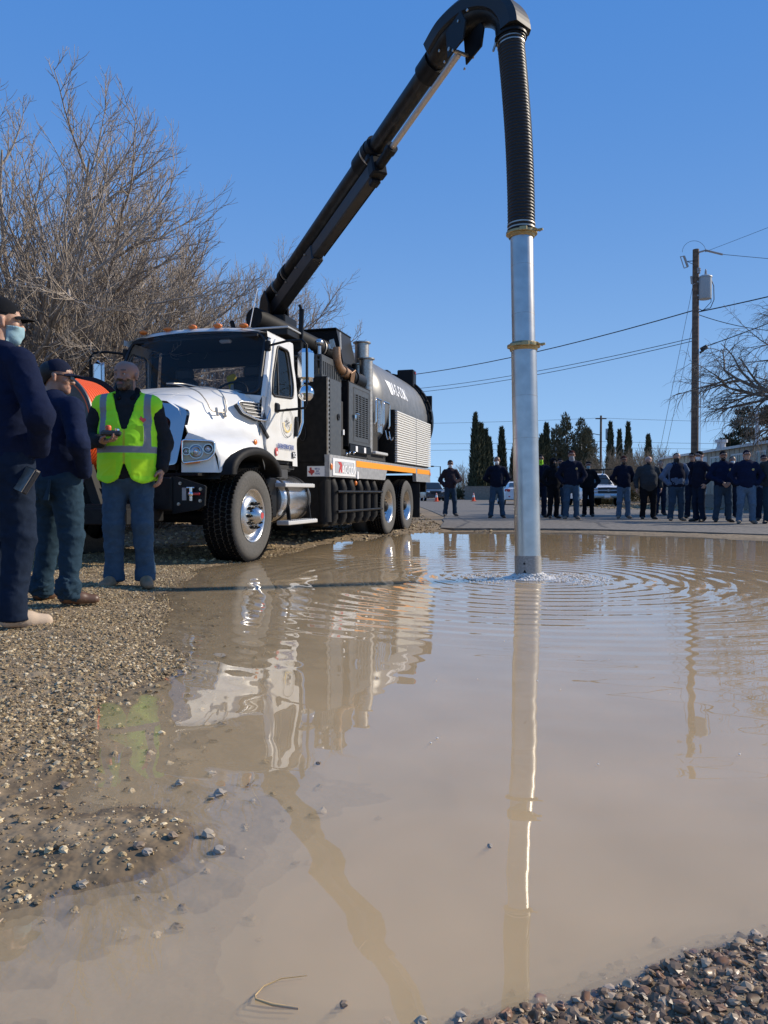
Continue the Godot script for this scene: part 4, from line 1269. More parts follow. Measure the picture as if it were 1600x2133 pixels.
func make_body() -> void:
	var black: Material = mats.dusty_black
	# tool cabinet behind the cab
	var tb := part("tool_cabinet", Mb.new().box(Vector3(0.55, 1.9, -2.93), Vector3(1.30, 1.18, 0.6), Basis(), 0.012), black, truck)
	part("cabinet_door", Mb.new().box(Vector3(1.21, 1.9, -2.95), Vector3(0.02, 1.14, 0.5), Basis(), 0.006), mats.slate_paint, tb)
	part("cabinet_hinge", Mb.new().box(Vector3(1.205, 1.9, -2.655), Vector3(0.03, 1.14, 0.05), Basis(), 0.004), mats.stainless, tb)
	for k in 18:
		part("hinge_knuckle", Mb.new().rod(Vector3(1.225, 1.37 + k * 0.061, -2.66), Vector3(1.225, 1.40 + k * 0.061, -2.66), 0.009, 8), mats.black_paint, tb)
	part("cabinet_lock", Mb.new().lathe(PackedVector2Array([Vector2(0.05, 0), Vector2(0.05, 0.015), Vector2(0.03, 0.015), Vector2(0.02, 0.005), Vector2(0, 0.005)]), Transform3D(Basis(Vector3.BACK, -PI / 2) * Basis().scaled(Vector3(1, 1, 1)), Vector3(1.22, 1.93, -3.05)), 20), mats.black_paint, tb)
	part("cabinet_frame", Mb.new().box(Vector3(1.15, 1.75, -3.29), Vector3(0.1, 0.9, 0.1), Basis(), 0.01).box(Vector3(0.5, 1.75, -3.36), Vector3(1.3, 0.86, 0.2)), mats.pitch, tb)
	part("door_tag", Mb.new().box(Vector3(1.225, 1.72, -3.29), Vector3(0.012, 0.08, 0.05)), mats.ink_white, tb)
	var loop := PackedVector3Array()
	for i in 21:
		var a := TAU * i / 20.0
		loop.append(Vector3(0.82 + 0.05 * cos(a), 1.67 + 0.12 * sin(a), -2.615))
	part("hanging_cable", Mb.new().tube(loop, PackedFloat32Array([0.007]), 6, false).rod(Vector3(0.82, 1.79, -2.62), Vector3(0.83, 1.9, -2.62), 0.007, 6), mats.pitch, tb)
	# lower body under the cabinet
	part("lower_body", Mb.new().box(Vector3(0.0, 0.86, -2.74), Vector3(2.36, 0.92, 0.24), Basis(), 0.015), black, truck)
	var st := part("sticker", Mb.new().box(Vector3(1.03, 1.10, -2.612), Vector3(0.27, 0.15, 0.008)), mats.white_plate, truck)
	var tx := PackedVector2Array()
	for q in [[-0.10, 0.005], [-0.075, 0.005], [-0.075, 0.055], [-0.045, 0.055], [-0.045, 0.025], [-0.005, 0.015], [0.0, -0.015], [-0.015, -0.025], [-0.035, -0.045], [-0.035, -0.062], [-0.05, -0.055], [-0.065, -0.03], [-0.08, -0.03]]:
		tx.append(Vector2(q[0], q[1]))
	part("state_outline", Mb.new().prism(tx, Transform3D(Basis(), Vector3(1.01, 1.10, -2.608)), 0.0, 0.004), mats.ink_red, st)
	var sw := Mb.new()
	for q in [["WE'LL", 0.035], ["GO", 0.0], ["TEXAS", -0.035]]:
		text_into(sw, q[0], 0.026, Transform3D(Basis(), Vector3(1.055, 1.10 + q[1], -2.607)), 0.002, 0.8)
	part("sticker_print", sw, mats.ink_blue, st)
	# the pump cabinet with a slotted door
	var pc := part("pump_cabinet", Mb.new().box(Vector3(0.5, 2.04, -4.2), Vector3(1.16, 1.03, 1.2), Basis(), 0.015).box(Vector3(1.13, 2.555, -4.2), Vector3(0.13, 0.02, 1.2)).box(Vector3(1.13, 2.04, -3.61), Vector3(0.13, 1.03, 0.02)).box(Vector3(1.13, 2.04, -4.79), Vector3(0.13, 1.03, 0.02)), black, truck)
	var pd := part("slotted_door", Mb.new().frame(PackedVector3Array([Vector3(1.2, 1.575, -3.63), Vector3(1.2, 1.575, -4.77), Vector3(1.2, 2.545, -4.77), Vector3(1.2, 2.545, -3.63)]), PackedVector3Array([Vector3(1.2, 1.70, -3.92), Vector3(1.2, 1.70, -4.66), Vector3(1.2, 2.40, -4.66), Vector3(1.2, 2.40, -3.92)]), Vector3.RIGHT, 0.03), mats.slate_paint, truck)
	for k in 5:
		part("door_bar", Mb.new().box(Vector3(1.195, 2.05, -3.93 - k * 0.18), Vector3(0.016, 0.7, 0.045), Basis(), 0.002), mats.slate_paint, pd)
	for k in 21:
		part("door_bar", Mb.new().box(Vector3(1.192, 1.70 + k * 0.035, -4.29), Vector3(0.012, 0.017, 0.74), Basis(), 0.002), mats.slate_paint, pd)
	part("door_panel_edge", Mb.new().frame(PackedVector3Array([Vector3(1.204, 1.62, -3.85), Vector3(1.204, 1.62, -4.72), Vector3(1.204, 2.5, -4.72), Vector3(1.204, 2.5, -3.85)]), PackedVector3Array([Vector3(1.204, 1.632, -3.862), Vector3(1.204, 1.632, -4.708), Vector3(1.204, 2.488, -4.708), Vector3(1.204, 2.488, -3.862)]), Vector3.RIGHT, 0.004), mats.dark_grey, pd)
	part("door_latch", Mb.new().box(Vector3(1.235, 2.02, -3.86), Vector3(0.03, 0.09, 0.08), Basis(), 0.012).rod(Vector3(1.25, 2.06, -3.82), Vector3(1.25, 2.06, -4.0), 0.016, 8), mats.chrome, pd)
	part("control_strip", Mb.new().box(Vector3(1.2, 1.50, -4.2), Vector3(0.04, 0.12, 1.14), Basis(), 0.008), mats.black_paint, pd)
	for z in [-3.95, -4.4]:
		part("label_plate", Mb.new().box(Vector3(1.223, 1.50, z), Vector3(0.006, 0.09, 0.1)), mats.ink_white, pd)
	var pipes := Mb.new()
	rng.seed = 91
	for k in 16:   # fittings under the cabinets
		pipes.rod(Vector3(rng.randf_range(0.8, 1.15), 1.39, -3.4 - k * 0.18), Vector3(rng.randf_range(0.9, 1.2), 1.36 + rng.randf() * 0.1, -3.5 - k * 0.18), 0.02, 6)
	part("hose_fittings", pipes.box(Vector3(0.5, 1.42, -4.6), Vector3(1.3, 0.1, 2.6)), mats.pitch, truck)
	for q in [[1.15, 1.42, -3.62], [1.16, 1.43, -3.8], [1.14, 1.40, -3.5]]:
		part("pipe_cap", Mb.new().ball(Vector3(q[0] + 0.06, q[1], q[2]), Vector3(0.025, 0.025, 0.025), Basis(), 6, 8), mats.chrome, truck)
	# the cooler housing, its exhaust and the two stacks
	var co := Mb.new().box(Vector3(0.72, 2.815, -3.3), Vector3(0.74, 0.03, 1.2), Basis(), 0.008).box(Vector3(0.72, 2.745, -2.71), Vector3(0.74, 0.02, 0.02)).box(Vector3(0.72, 2.50, -2.71), Vector3(0.74, 0.07, 0.02)).box(Vector3(1.08, 2.50, -3.3), Vector3(0.02, 0.07, 1.2)).box(Vector3(1.08, 2.77, -3.3), Vector3(0.02, 0.07, 1.2))
	var cool := part("cooler_housing", co, mats.slate_paint, truck)
	part("cooler_core", Mb.new().box(Vector3(0.68, 2.64, -3.36), Vector3(0.6, 0.3, 1.0)), mats.dark_grey, cool)
	for k in 11:
		part("cooler_bar", Mb.new().box(Vector3(0.365 + k * 0.071, 2.65, -2.71), Vector3(0.034, 0.31, 0.018)), mats.slate_paint, cool)
	for k in 15:
		part("cooler_bar", Mb.new().box(Vector3(1.08, 2.64, -2.73 - k * 0.082), Vector3(0.018, 0.24, 0.04)), mats.slate_paint, cool)
	var muff := Mb.new().lathe(PackedVector2Array([Vector2(0.0, -0.4), Vector2(0.1, -0.4), Vector2(0.13, -0.37), Vector2(0.13, 0.1), Vector2(0.15, 0.1), Vector2(0.15, 0.14), Vector2(0.13, 0.14), Vector2(0.13, 0.26), Vector2(0.15, 0.26), Vector2(0.15, 0.3), Vector2(0.12, 0.33), Vector2(0.0, 0.34)]), Transform3D(Basis(Vector3.RIGHT, Vector3.BACK, Vector3.DOWN), Vector3(1.08, 2.68, -4.2)), 24)
	part("muffler", muff, mats.black_paint, truck)
	var ex := PackedVector3Array([Vector3(1.12, 2.7, -3.75), Vector3(1.12, 2.72, -3.5), Vector3(1.12, 2.77, -3.36), Vector3(1.12, 2.86, -3.29), Vector3(1.12, 3.03, -3.27)])
	var cv := Curve3D.new()
	for i in ex.size():
		var t := (ex[mini(i + 1, 4)] - ex[maxi(i - 1, 0)]) * 0.2
		cv.add_point(ex[i], -t, t)
	var exn := part("exhaust_elbow", Mb.new().tube(cv.tessellate_even_length(5, 0.03), PackedFloat32Array([0.062]), 16), mats.rust_pipe, truck)
	part("exhaust_collar", Mb.new().rod(Vector3(1.12, 2.69, -3.8), Vector3(1.12, 2.71, -3.56), 0.085, 18), mats.rust_pipe, exn)
	part("rain_flap", Mb.new().box(Vector3(1.07, 3.08, -3.22), Vector3(0.08, 0.13, 0.006), Basis(Vector3.BACK, 0.25), 0.002), mats.stainless, exn)
	part("rain_flap", Mb.new().box(Vector3(1.17, 3.13, -3.3), Vector3(0.012, 0.26, 0.07), Basis(Vector3.RIGHT, 0.1), 0.002), mats.stainless, exn)
	part("heat_shield", Mb.new().box(Vector3(1.2, 2.62, -3.8), Vector3(0.012, 0.26, 0.16), Basis(Vector3.BACK, -0.35) * Basis(Vector3.RIGHT, 0.5), 0.003), mats.rust_pipe, exn)
	for q in [[0.78, -5.62, 0.132, 1.4, 3.58], [1.06, -5.0, 0.115, 1.5, 3.16], [0.86, -5.2, 0.11, 1.5, 3.1]]:
		var pf := PackedVector2Array([Vector2(q[2], q[3]), Vector2(q[2], q[4] - 0.03), Vector2(q[2] + 0.035, q[4] - 0.02), Vector2(q[2] + 0.035, q[4]), Vector2(q[2] - 0.006, q[4]), Vector2(q[2] - 0.006, q[4] - 0.4)])
		part("stack", Mb.new().lathe(pf, Transform3D(Basis(), Vector3(q[0], 0, q[1])), 28, 0.5), mats.stainless, truck)
	# filter box high behind the boom
	var fb := PackedVector2Array([Vector2(-0.55, 2.6), Vector2(0.82, 2.6), Vector2(0.78, 3.05), Vector2(0.66, 3.6), Vector2(-0.55, 3.6)])
	part("filter_box", Mb.new().prism(fb, Transform3D(), -5.3, -4.55), mats.black_paint, truck)
	part("filter_box_rim", Mb.new().box(Vector3(0.05, 3.615, -4.92), Vector3(1.24, 0.03, 0.82), Basis(), 0.008), mats.black_paint, truck)
	# platform with a grab frame
	var pl := part("service_step", Mb.new().box(Vector3(1.12, 1.50, -5.42), Vector3(0.22, 0.05, 0.8), Basis(), 0.01), mats.step_metal, truck)
	for q in [[-5.05, -5.42], [-5.55, -5.95]]:
		part("grab_rail", Mb.new().tube(PackedVector3Array([Vector3(1.2, 2.0, q[0]), Vector3(1.22, 2.05, q[0]), Vector3(1.22, 2.42, q[0]), Vector3(1.22, 2.46, q[0] - 0.04), Vector3(1.22, 2.46, q[1] + 0.04), Vector3(1.22, 2.42, q[1]), Vector3(1.22, 2.05, q[1]), Vector3(1.2, 2.0, q[1])]), PackedFloat32Array([0.017]), 8), mats.chrome, pl)
	part("sight_tube", Mb.new().rod(Vector3(1.1, 1.9, -5.6), Vector3(1.1, 2.5, -5.6), 0.06, 12).rod(Vector3(1.08, 1.9, -5.85), Vector3(1.08, 2.4, -5.85), 0.03, 10), mats.brushed, pl)
	for z in [-5.75, -6.0]:
		part("hook", Mb.new().tube(PackedVector3Array([Vector3(1.2, 1.95, z), Vector3(1.22, 1.84, z), Vector3(1.24, 1.78, z), Vector3(1.27, 1.79, z), Vector3(1.28, 1.84, z)]), PackedFloat32Array([0.009]), 6), mats.chrome, pl)
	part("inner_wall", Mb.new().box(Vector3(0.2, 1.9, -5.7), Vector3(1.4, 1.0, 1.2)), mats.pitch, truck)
	# ribbed cabinet above the rear wheels
	var rc := part("ribbed_cabinet", Mb.new().box(Vector3(0.98, 1.89, -7.96), Vector3(0.42, 1.05, 3.06), Basis(), 0.01), mats.black_paint, truck)
	for k in 22:
		for q in [[-6.46, -8.04], [-8.075, -9.5]]:
			part("slat", Mb.new().bar(Vector3(1.215, 1.405 + k * 0.0462, q[0]), Vector3(1.215, 1.405 + k * 0.0462, q[1]), 0.05, 0.031, 0.006), mats.slat_paint, rc)
	part("slat_seam", Mb.new().box(Vector3(1.2, 1.89, -8.058), Vector3(0.04, 1.02, 0.02)), mats.dark_grey, rc)
	# bed rail with reflective tape and the dealer's plate
	var rail := PackedVector2Array([Vector2(-2.62, 1.02), Vector2(-2.62, 1.345), Vector2(-9.45, 1.345), Vector2(-9.45, 1.03), Vector2(-8.06, 1.03), Vector2(-8.0, 1.235), Vector2(-5.74, 1.235), Vector2(-5.58, 1.02)])
	var zy := Basis(Vector3(0, 0, 1), Vector3.UP, Vector3(-1, 0, 0))
	for s in [-1.0, 1.0]:
		var bed := part("bed_rail", Mb.new().prism(rail, Transform3D(zy, Vector3(s * 1.2, 0, 0)), -0.04, 0.04), mats.grey_paint, truck)
		for q in [[-3.87, -7.98], [-8.13, -9.36]]:
			part("reflective_stripe", Mb.new().box(Vector3(s * 1.2415, 1.255, (q[0] + q[1]) / 2), Vector3(0.004, 0.1, absf(q[0] - q[1]))), mats.orange_tape, bed)
		if s > 0.0:
			var sign_ := part("maker_plate", Mb.new().box(Vector3(1.246, 1.17, -3.27), Vector3(0.012, 0.26, 1.06), Basis(), 0.003), mats.white_plate, bed)
			var face := PackedVector2Array()
			for q in rounded([[-0.45, -0.09], [0.45, -0.09], [0.45, 0.09], [-0.45, 0.09]], 0.03, 3):
				face.append(Vector2(q[0], q[1]))
			var sx := Basis(Vector3(0, 0, -1), Vector3.UP, Vector3.RIGHT)
			part("plate_face", Mb.new().prism(face, Transform3D(sx, Vector3(1.2525, 1.17, -3.27)), 0.0, 0.003), mats.light_grey, sign_)
			var wd := Mb.new()
			text_into(wd, "VAC-CON", 0.12, Transform3D(sx, Vector3(1.257, 1.135, -3.42)), 0.003, 1.1)
			part("plate_lettering", wd, mats.ink_white, sign_)
			var w2 := Mb.new()
			text_into(w2, "INFRASTRUCTURE", 0.042, Transform3D(sx, Vector3(1.257, 1.225, -3.42)), 0.003, 0.9)
			part("plate_small_lettering", w2, mats.ink_white, sign_)
			var lg := PackedVector2Array([Vector2(-0.34, 0.08), Vector2(-0.18, 0.08), Vector2(-0.13, 0.03), Vector2(-0.16, -0.01), Vector2(-0.12, -0.08), Vector2(-0.2, -0.08), Vector2(-0.22, -0.03), Vector2(-0.26, -0.08), Vector2(-0.3, -0.08), Vector2(-0.24, 0.02), Vector2(-0.27, 0.05)])
			part("plate_logo", Mb.new().prism(lg, Transform3D(sx, Vector3(1.256, 1.17, -3.27)), 0.0, 0.003), mats.ink_red, sign_)
			part("side_lamp", Mb.new().ball(Vector3(1.25, 1.17, -2.68), Vector3(0.014, 0.05, 0.04), Basis(), 8, 12), mats.amber, bed)
			part("hanging_lamp", Mb.new().ball(Vector3(1.21, 0.94, -3.92), Vector3(0.03, 0.04, 0.04), Basis(), 8, 12), mats.amber, bed)
			part("rail_hook", Mb.new().box(Vector3(1.25, 1.07, -3.92), Vector3(0.014, 0.12, 0.08), Basis(), 0.003), mats.white_plate, bed)
			part("side_lamp", Mb.new().ball(Vector3(1.245, 1.22, -9.41), Vector3(0.012, 0.05, 0.03), Basis(), 8, 12), mats.amber, bed)
		# water tank with its rounded ribs below the bed
		var wt := part("water_tank", Mb.new().box(Vector3(s * 0.95, 0.63, -3.95), Vector3(0.36, 0.7, 2.5), Basis(), 0.04), mats.black_paint, truck)
		for k in 6:
			var z := -2.95 - k * 0.42
			part("tank_rib", Mb.new().tube(PackedVector3Array([Vector3(s * 1.06, 0.98, z), Vector3(s * 1.12, 0.95, z), Vector3(s * 1.15, 0.86, z), Vector3(s * 1.15, 0.40, z), Vector3(s * 1.1, 0.32, z)]), PackedFloat32Array([0.09, 0.1, 0.1, 0.1, 0.08]), 12), mats.dusty_black, wt)
		for y in [0.80, 0.50]:
			part("guard_bar", Mb.new().rod(Vector3(s * 1.265, y, -2.9), Vector3(s * 1.265, y, -5.3), 0.02, 8), mats.black_paint, wt)
		part("front_cylinder", Mb.new().tube(PackedVector3Array([Vector3(s * 1.08, 0.98, -2.72), Vector3(s * 1.1, 0.96, -2.72), Vector3(s * 1.12, 0.35, -2.72)]), PackedFloat32Array([0.05, 0.11, 0.11]), 14), mats.dusty_black, wt)
	part("bed_floor", Mb.new().box(Vector3(0, 1.28, -6.0), Vector3(2.3, 0.08, 6.8)), black, truck)
	part("rear_crossmember", Mb.new().box(Vector3(0, 1.0, -9.4), Vector3(2.3, 0.4, 0.1), Basis(), 0.01), black, truck)
	# debris tank
	var tank := PackedVector2Array([Vector2(0.0, 0.55), Vector2(0.35, 0.5), Vector2(0.7, 0.33), Vector2(0.95, 0.1), Vector2(1.08, -0.15), Vector2(1.1, -0.3), Vector2(1.1, -4.1)])
	var inv := PackedVector2Array()
	for i in range(tank.size() - 1, -1, -1):
		inv.append(tank[i])
	var txf := Transform3D(Basis(Vector3.RIGHT, Vector3.BACK, Vector3.DOWN), Vector3(0, 2.5, -5.75))
	var dt := part("debris_tank", Mb.new().lathe(inv, txf, 64, 0.6), mats.tank_paint, truck)
	var ringp := PackedVector2Array([Vector2(0.0, -4.75), Vector2(0.5, -4.68), Vector2(0.95, -4.5), Vector2(1.12, -4.3), Vector2(1.2, -4.26), Vector2(1.2, -4.1), Vector2(1.14, -4.1), Vector2(1.14, -4.02), Vector2(1.1, -4.0)])
	part("tank_door", Mb.new().lathe(ringp, txf, 64, 0.6), mats.black_paint, dt)
	for k in 30:
		var a := TAU * k / 30
		part("door_clamp", Mb.new().box(Vector3(cos(a) * 1.17, 2.5 + sin(a) * 1.17, -9.83), Vector3(0.06, 0.06, 0.12), Basis(Vector3.BACK, a), 0.01), mats.black_paint, dt)
	part("door_hinge", Mb.new().box(Vector3(0.58, 3.52, -9.8), Vector3(0.4, 0.42, 0.3), Basis(), 0.02).box(Vector3(-0.3, 3.7, -9.8), Vector3(0.9, 0.1, 0.3), Basis(), 0.02), mats.black_paint, dt)
	part("rear_bracket", Mb.new().box(Vector3(1.0, 2.75, -9.95), Vector3(0.34, 0.74, 0.06), Basis(), 0.01), mats.black_paint, dt)
	part("tail_lamp", Mb.new().box(Vector3(0.79, 3.66, -9.8), Vector3(0.02, 0.06, 0.05), Basis(), 0.006), mats.red_lens, dt)
	var letters := Mb.new()
	var up := 0.35   # radians above the tank's side
	var rx := Basis(Vector3(0, 0, -1), Vector3(-sin(up), cos(up), 0), Vector3(cos(up), sin(up), 0))
	text_into(letters, "VAC-CON", 0.27, Transform3D(rx, Vector3(cos(up) * 1.104, 2.5 + sin(up) * 1.104, -7.32)), 0.006, 0.8, true, 1.1)
	part("tank_lettering", letters, mats.ink_white, dt)
	var logo := Mb.new()
	for i in 6:
		var t0 := i / 6.0
		var t1 := (i + 1) / 6.0
		var a0 := up + 0.12 - t0 * 0.26
		var a1 := up + 0.12 - t1 * 0.26
		var l0 := lerpf(-6.42, -6.58, t0)
		var l1 := lerpf(-6.42, -6.58, t1)
		logo.quad(tank_at(a0, l0), tank_at(a0, l0 - 0.36 + 0.2 * t0), tank_at(a1, l1 - 0.36 + 0.2 * t1), tank_at(a1, l1), Vector3(cos(up), sin(up), 0))
	part("tank_logo", logo, mats.ink_white, dt)


func tank_at(a: float, z: float) -> Vector3:
	return Vector3(cos(a) * 1.106, 2.5 + sin(a) * 1.106, z)


func make_boom() -> void:
	var a := Vector3(0.024, 3.96, -3.398)
	var b := Vector3(3.427, 5.33, -0.057)
	var ax := (b - a).normalized()
	var down := (Vector3.DOWN - ax * Vector3.DOWN.dot(ax)).normalized()
	var sidew := ax.cross(down)
	var frame := Basis(sidew, -down, ax)
	var len_ := a.distance_to(b)
	var black: Material = mats.black_paint
	var along := func(t: float, off := 0.0) -> Vector3: return a + ax * (t * len_) + down * off
	var tube := Mb.new().rod(along.call(0.0), along.call(0.67), 0.118, 28).rod(along.call(0.66), along.call(1.0), 0.106, 28)
	var boom := part("boom_pipe", tube, mats.worn_pipe, truck)
	for q in [[0.02, 0.137, 0.06], [0.105, 0.14, 0.05], [0.135, 0.135, 0.03], [0.66, 0.15, 0.16], [0.7, 0.14, 0.05], [0.955, 0.135, 0.10]]:
		part("pipe_collar", Mb.new().rod(along.call(q[0]) - ax * q[2], along.call(q[0]) + ax * q[2], q[1], 28), black, boom)
	for q in [[0.125, 0.142], [0.045, 0.14], [0.675, 0.153]]:
		part("pipe_clamp", Mb.new().rod(along.call(q[0]) - ax * 0.012, along.call(q[0]) + ax * 0.012, q[1], 28), mats.stainless, boom)
	var beam := part("boom_beam", Mb.new().box((along.call(-0.07, 0.27) + along.call(0.33, 0.27)) * 0.5, Vector3(0.18, 0.24, len_ * 0.40), frame, 0.02), mats.slate_paint, truck)
	beam.material_override = mats.dark_beam
	part("inner_beam", Mb.new().box((along.call(0.3, 0.255) + along.call(0.70, 0.255)) * 0.5, Vector3(0.15, 0.19, len_ * 0.40), frame, 0.015), mats.dark_beam, beam)
	part("beam_edge", Mb.new().box((along.call(0.34, 0.34) + along.call(0.68, 0.34)) * 0.5 + sidew * 0.078, Vector3(0.012, 0.02, len_ * 0.34), frame, 0.003), black, beam)
	for t in [-0.02, 0.06, 0.14, 0.22, 0.29]:
		part("beam_bolt", Mb.new().rod(along.call(t, 0.2) - sidew * 0.11, along.call(t, 0.2) + sidew * 0.11, 0.014, 8), mats.stainless, beam)
	part("beam_head", Mb.new().box(along.call(0.695, 0.25), Vector3(0.2, 0.24, 0.14), frame, 0.02).box(along.call(0.675, 0.37), Vector3(0.12, 0.1, 0.12), frame, 0.02).box(along.call(0.69, 0.13), Vector3(0.24, 0.1, 0.1), frame, 0.02), black, beam)
	part("cylinder_barrel", Mb.new().rod(along.call(0.66, 0.27), along.call(0.765, 0.255), 0.06, 18).rod(along.call(0.755, 0.256), along.call(0.772, 0.254), 0.07, 18), black, truck)
	part("cylinder_rod", Mb.new().rod(along.call(0.765, 0.255), along.call(1.05, 0.24), 0.034, 20), mats.rod_steel, truck)
	# elbow at the tip: a round pipe under a boxy black hood
	var path := [Vector3(3.36, 5.31, -0.11), Vector3(3.50, 5.40, 0.02), Vector3(3.62, 5.465, 0.075), Vector3(3.76, 5.505, 0.13), Vector3(3.91, 5.49, 0.19), Vector3(4.05, 5.41, 0.245), Vector3(4.14, 5.28, 0.285), Vector3(4.165, 5.16, 0.305)]
	var cv := Curve3D.new()
	for i in path.size():
		var t: Vector3 = (path[mini(i + 1, 7)] - path[maxi(i - 1, 0)]) * 0.17
		cv.add_point(path[i], -t, t)
	var pts := cv.tessellate_even_length(5, 0.04)
	var flatn := (path[3] - path[0]).cross(Vector3.UP).normalized() as Vector3
	var rows := []
	for i in pts.size():
		var t := (pts[mini(i + 1, pts.size() - 1)] - pts[maxi(i - 1, 0)]).normalized()
		var out := flatn.cross(t).normalized()
		if out.y + t.y * 0.0 < -0.2 or (i == 0 and out.y < 0.0):
			out = out
		var row := PackedVector3Array()
		for q in [[-0.13, -0.02], [-0.155, 0.0], [-0.155, 0.11], [-0.11, 0.165], [0.11, 0.165], [0.155, 0.11], [0.155, 0.0], [0.13, -0.02]]:
			row.append(pts[i] + flatn * q[0] + out * q[1])
		rows.append(row)
	var hood := Mb.new()
	var m := rows.size()
	for i in m - 1:
		for j in 8:
			var k := (j + 1) % 8
			hood.quad(rows[i][j], rows[i][k], rows[i + 1][k], rows[i + 1][j], (rows[i][j] + rows[i][k]) * 0.5 - pts[i] - (rows[i][0] + rows[i][7] - pts[i] * 2.0) * 0.4)
	for e in [0, m - 1]:
		for j in range(1, 7):
			hood.flat(rows[e][0], rows[e][j], rows[e][j + 1], pts[e] - pts[1 if e == 0 else m - 2])
	var el := part("boom_elbow", hood, mats.elbow_black, truck)
	part("elbow_pipe", Mb.new().tube(pts, PackedFloat32Array([0.125]), 24), mats.worn_pipe, el)
	var plate := Mb.new()
	for s in [-0.11, 0.11]:
		var pf := Transform3D(Basis(ax, -down, sidew), along.call(1.06, 0.20) + sidew * s)
		plate.prism(PackedVector2Array([Vector2(-0.1, -0.1), Vector2(0.16, -0.12), Vector2(0.24, 0.02), Vector2(0.2, 0.17), Vector2(-0.06, 0.17)]), pf, -0.008, 0.008)
	var br := part("elbow_bracket", plate, black, el)
	part("bracket_pin", Mb.new().rod(along.call(1.05, 0.24) - sidew * 0.13, along.call(1.05, 0.24) + sidew * 0.13, 0.02, 10), mats.stainless, br)
	for q in [[1.03, 0.3], [1.06, 0.3], [1.09, 0.1], [1.12, 0.12], [1.02, 0.12]]:
		for w in [-0.12, 0.12]:
			part("bracket_bolt", Mb.new().rod(along.call(q[0], q[1]) + sidew * w * 0.97, along.call(q[0], q[1]) + sidew * w * 1.06, 0.013, 8), mats.stainless, br)
	# ribbed hose hanging from the elbow
	var hp := [Vector3(4.165, 5.16, 0.305), Vector3(4.178, 5.02, 0.312), Vector3(4.208, 4.72, 0.326), Vector3(4.252, 4.19, 0.352), Vector3(4.279, 3.64, 0.375), Vector3(4.287, 3.25, 0.392)]
	var hc := Curve3D.new()
	for i in hp.size():
		var t: Vector3 = (hp[mini(i + 1, 5)] - hp[maxi(i - 1, 0)]) * 0.17
		hc.add_point(hp[i], -t, t)
	var total := hc.get_baked_length()
	var hpts := PackedVector3Array()
	var hr := PackedFloat32Array()
	var ribs := 62
	for i in ribs * 6 + 1:
		var t := float(i) / (ribs * 6)
		hpts.append(hc.sample_baked(t * total))
		hr.append(0.121 + 0.009 * pow(0.5 + 0.5 * cos(TAU * i / 6.0), 0.7))
	var hose := part("suction_hose", ribbed(hpts, hr, 30), mats.hose_rubber, truck)
	for t in [0.035, 0.055, 0.965, 0.985]:
		var p := hc.sample_baked(t * total)
		var d := (hc.sample_baked(minf(t + 0.01, 1.0) * total) - hc.sample_baked((t - 0.01) * total)).normalized()
		part("hose_band", Mb.new().rod(p - d * 0.006, p + d * 0.006, 0.1325, 30), mats.stainless, hose)
	part("hose_collar", Mb.new().rod(Vector3(4.16, 5.24, 0.30), Vector3(4.174, 5.10, 0.31), 0.142, 28).rod(Vector3(4.17, 5.14, 0.308), Vector3(4.172, 5.12, 0.309), 0.155, 28), black, hose)
	part("collar_latch", Mb.new().box(Vector3(4.02, 5.07, 0.33), Vector3(0.02, 0.1, 0.02), Basis(Vector3.BACK, -0.3), 0.004).box(Vector3(4.30, 5.12, 0.33), Vector3(0.02, 0.06, 0.03), Basis(), 0.004), mats.stainless, hose)
	# aluminium tube in two lengths
	var top := Vector3(4.29, 3.24, 0.392)
	var mid := Vector3(4.324, 2.155, 0.493)
	var low := Vector3(4.392, -0.03, 0.66)
	part("suction_pipe", Mb.new().rod(top, mid, 0.108, 36), mats.galvanised, truck)
	var pipe: Node = truck.find_child("suction_pipe", false, false)
	for q in [[top, mid, 0.3], [top, mid, 0.73], [mid, low, 0.22], [mid, low, 0.40]]:
		var c: Vector3 = (q[0] as Vector3).lerp(q[1], q[2])
		var d: Vector3 = ((q[1] as Vector3) - q[0]).normalized()
		part("weld_seam", Mb.new().rod(c - d * 0.0022, c + d * 0.0022, 0.1088 if q[0] == top else 0.1188, 36), mats.stainless, pipe)
	part("lower_pipe", Mb.new().rod(mid, mid.lerp(low, 0.90), 0.118, 36), mats.galvanised, pipe)
	var d2 := (low - mid).normalized()
	var e0 := d2.cross(Vector3.FORWARD).normalized()
	var e1 := d2.cross(e0).normalized()
	var towards := Vector3(-0.16, 0, 1).normalized()   # the notch is cut on the side that faces the near bank, a little to the right
	var notch_at := atan2(towards.dot(e1), towards.dot(e0)) 
	var sleeve := Mb.new()
	var up0 := mid.lerp(low, 0.895)
	var n := 72
	for i in n:
		var seg := []
		for j in 2:
			var t := TAU * (i + j) / n
			var dir := e0 * cos(t) + e1 * sin(t)
			var off := absf(angle_difference(t, notch_at))
			var cut := maxf(0.0, 0.115 - off * 0.34)
			var bottom := low - d2 * cut
			seg.append([up0 + dir * 0.122, bottom + dir * 0.122, dir, bottom + dir * 0.116, up0 + dir * 0.116])
		var s0: Array = seg[0]
		var s1: Array = seg[1]
		sleeve.tri(s0[0], s1[0], s1[1], s0[2], s1[2], s1[2])
		sleeve.tri(s0[0], s1[1], s0[1], s0[2], s1[2], s0[2])
		sleeve.tri(s0[4], s1[4], s1[3], -s0[2], -s1[2], -s1[2])
		sleeve.tri(s0[4], s1[3], s0[3], -s0[2], -s1[2], -s0[2])
		sleeve.quad(s0[1], s1[1], s1[3], s0[3], d2)
		sleeve.quad(s0[0], s1[0], s1[0] - s1[2] * 0.006, s0[0] - s0[2] * 0.006, -d2)
	part("pipe_foot", sleeve, mats.dull_steel, pipe)
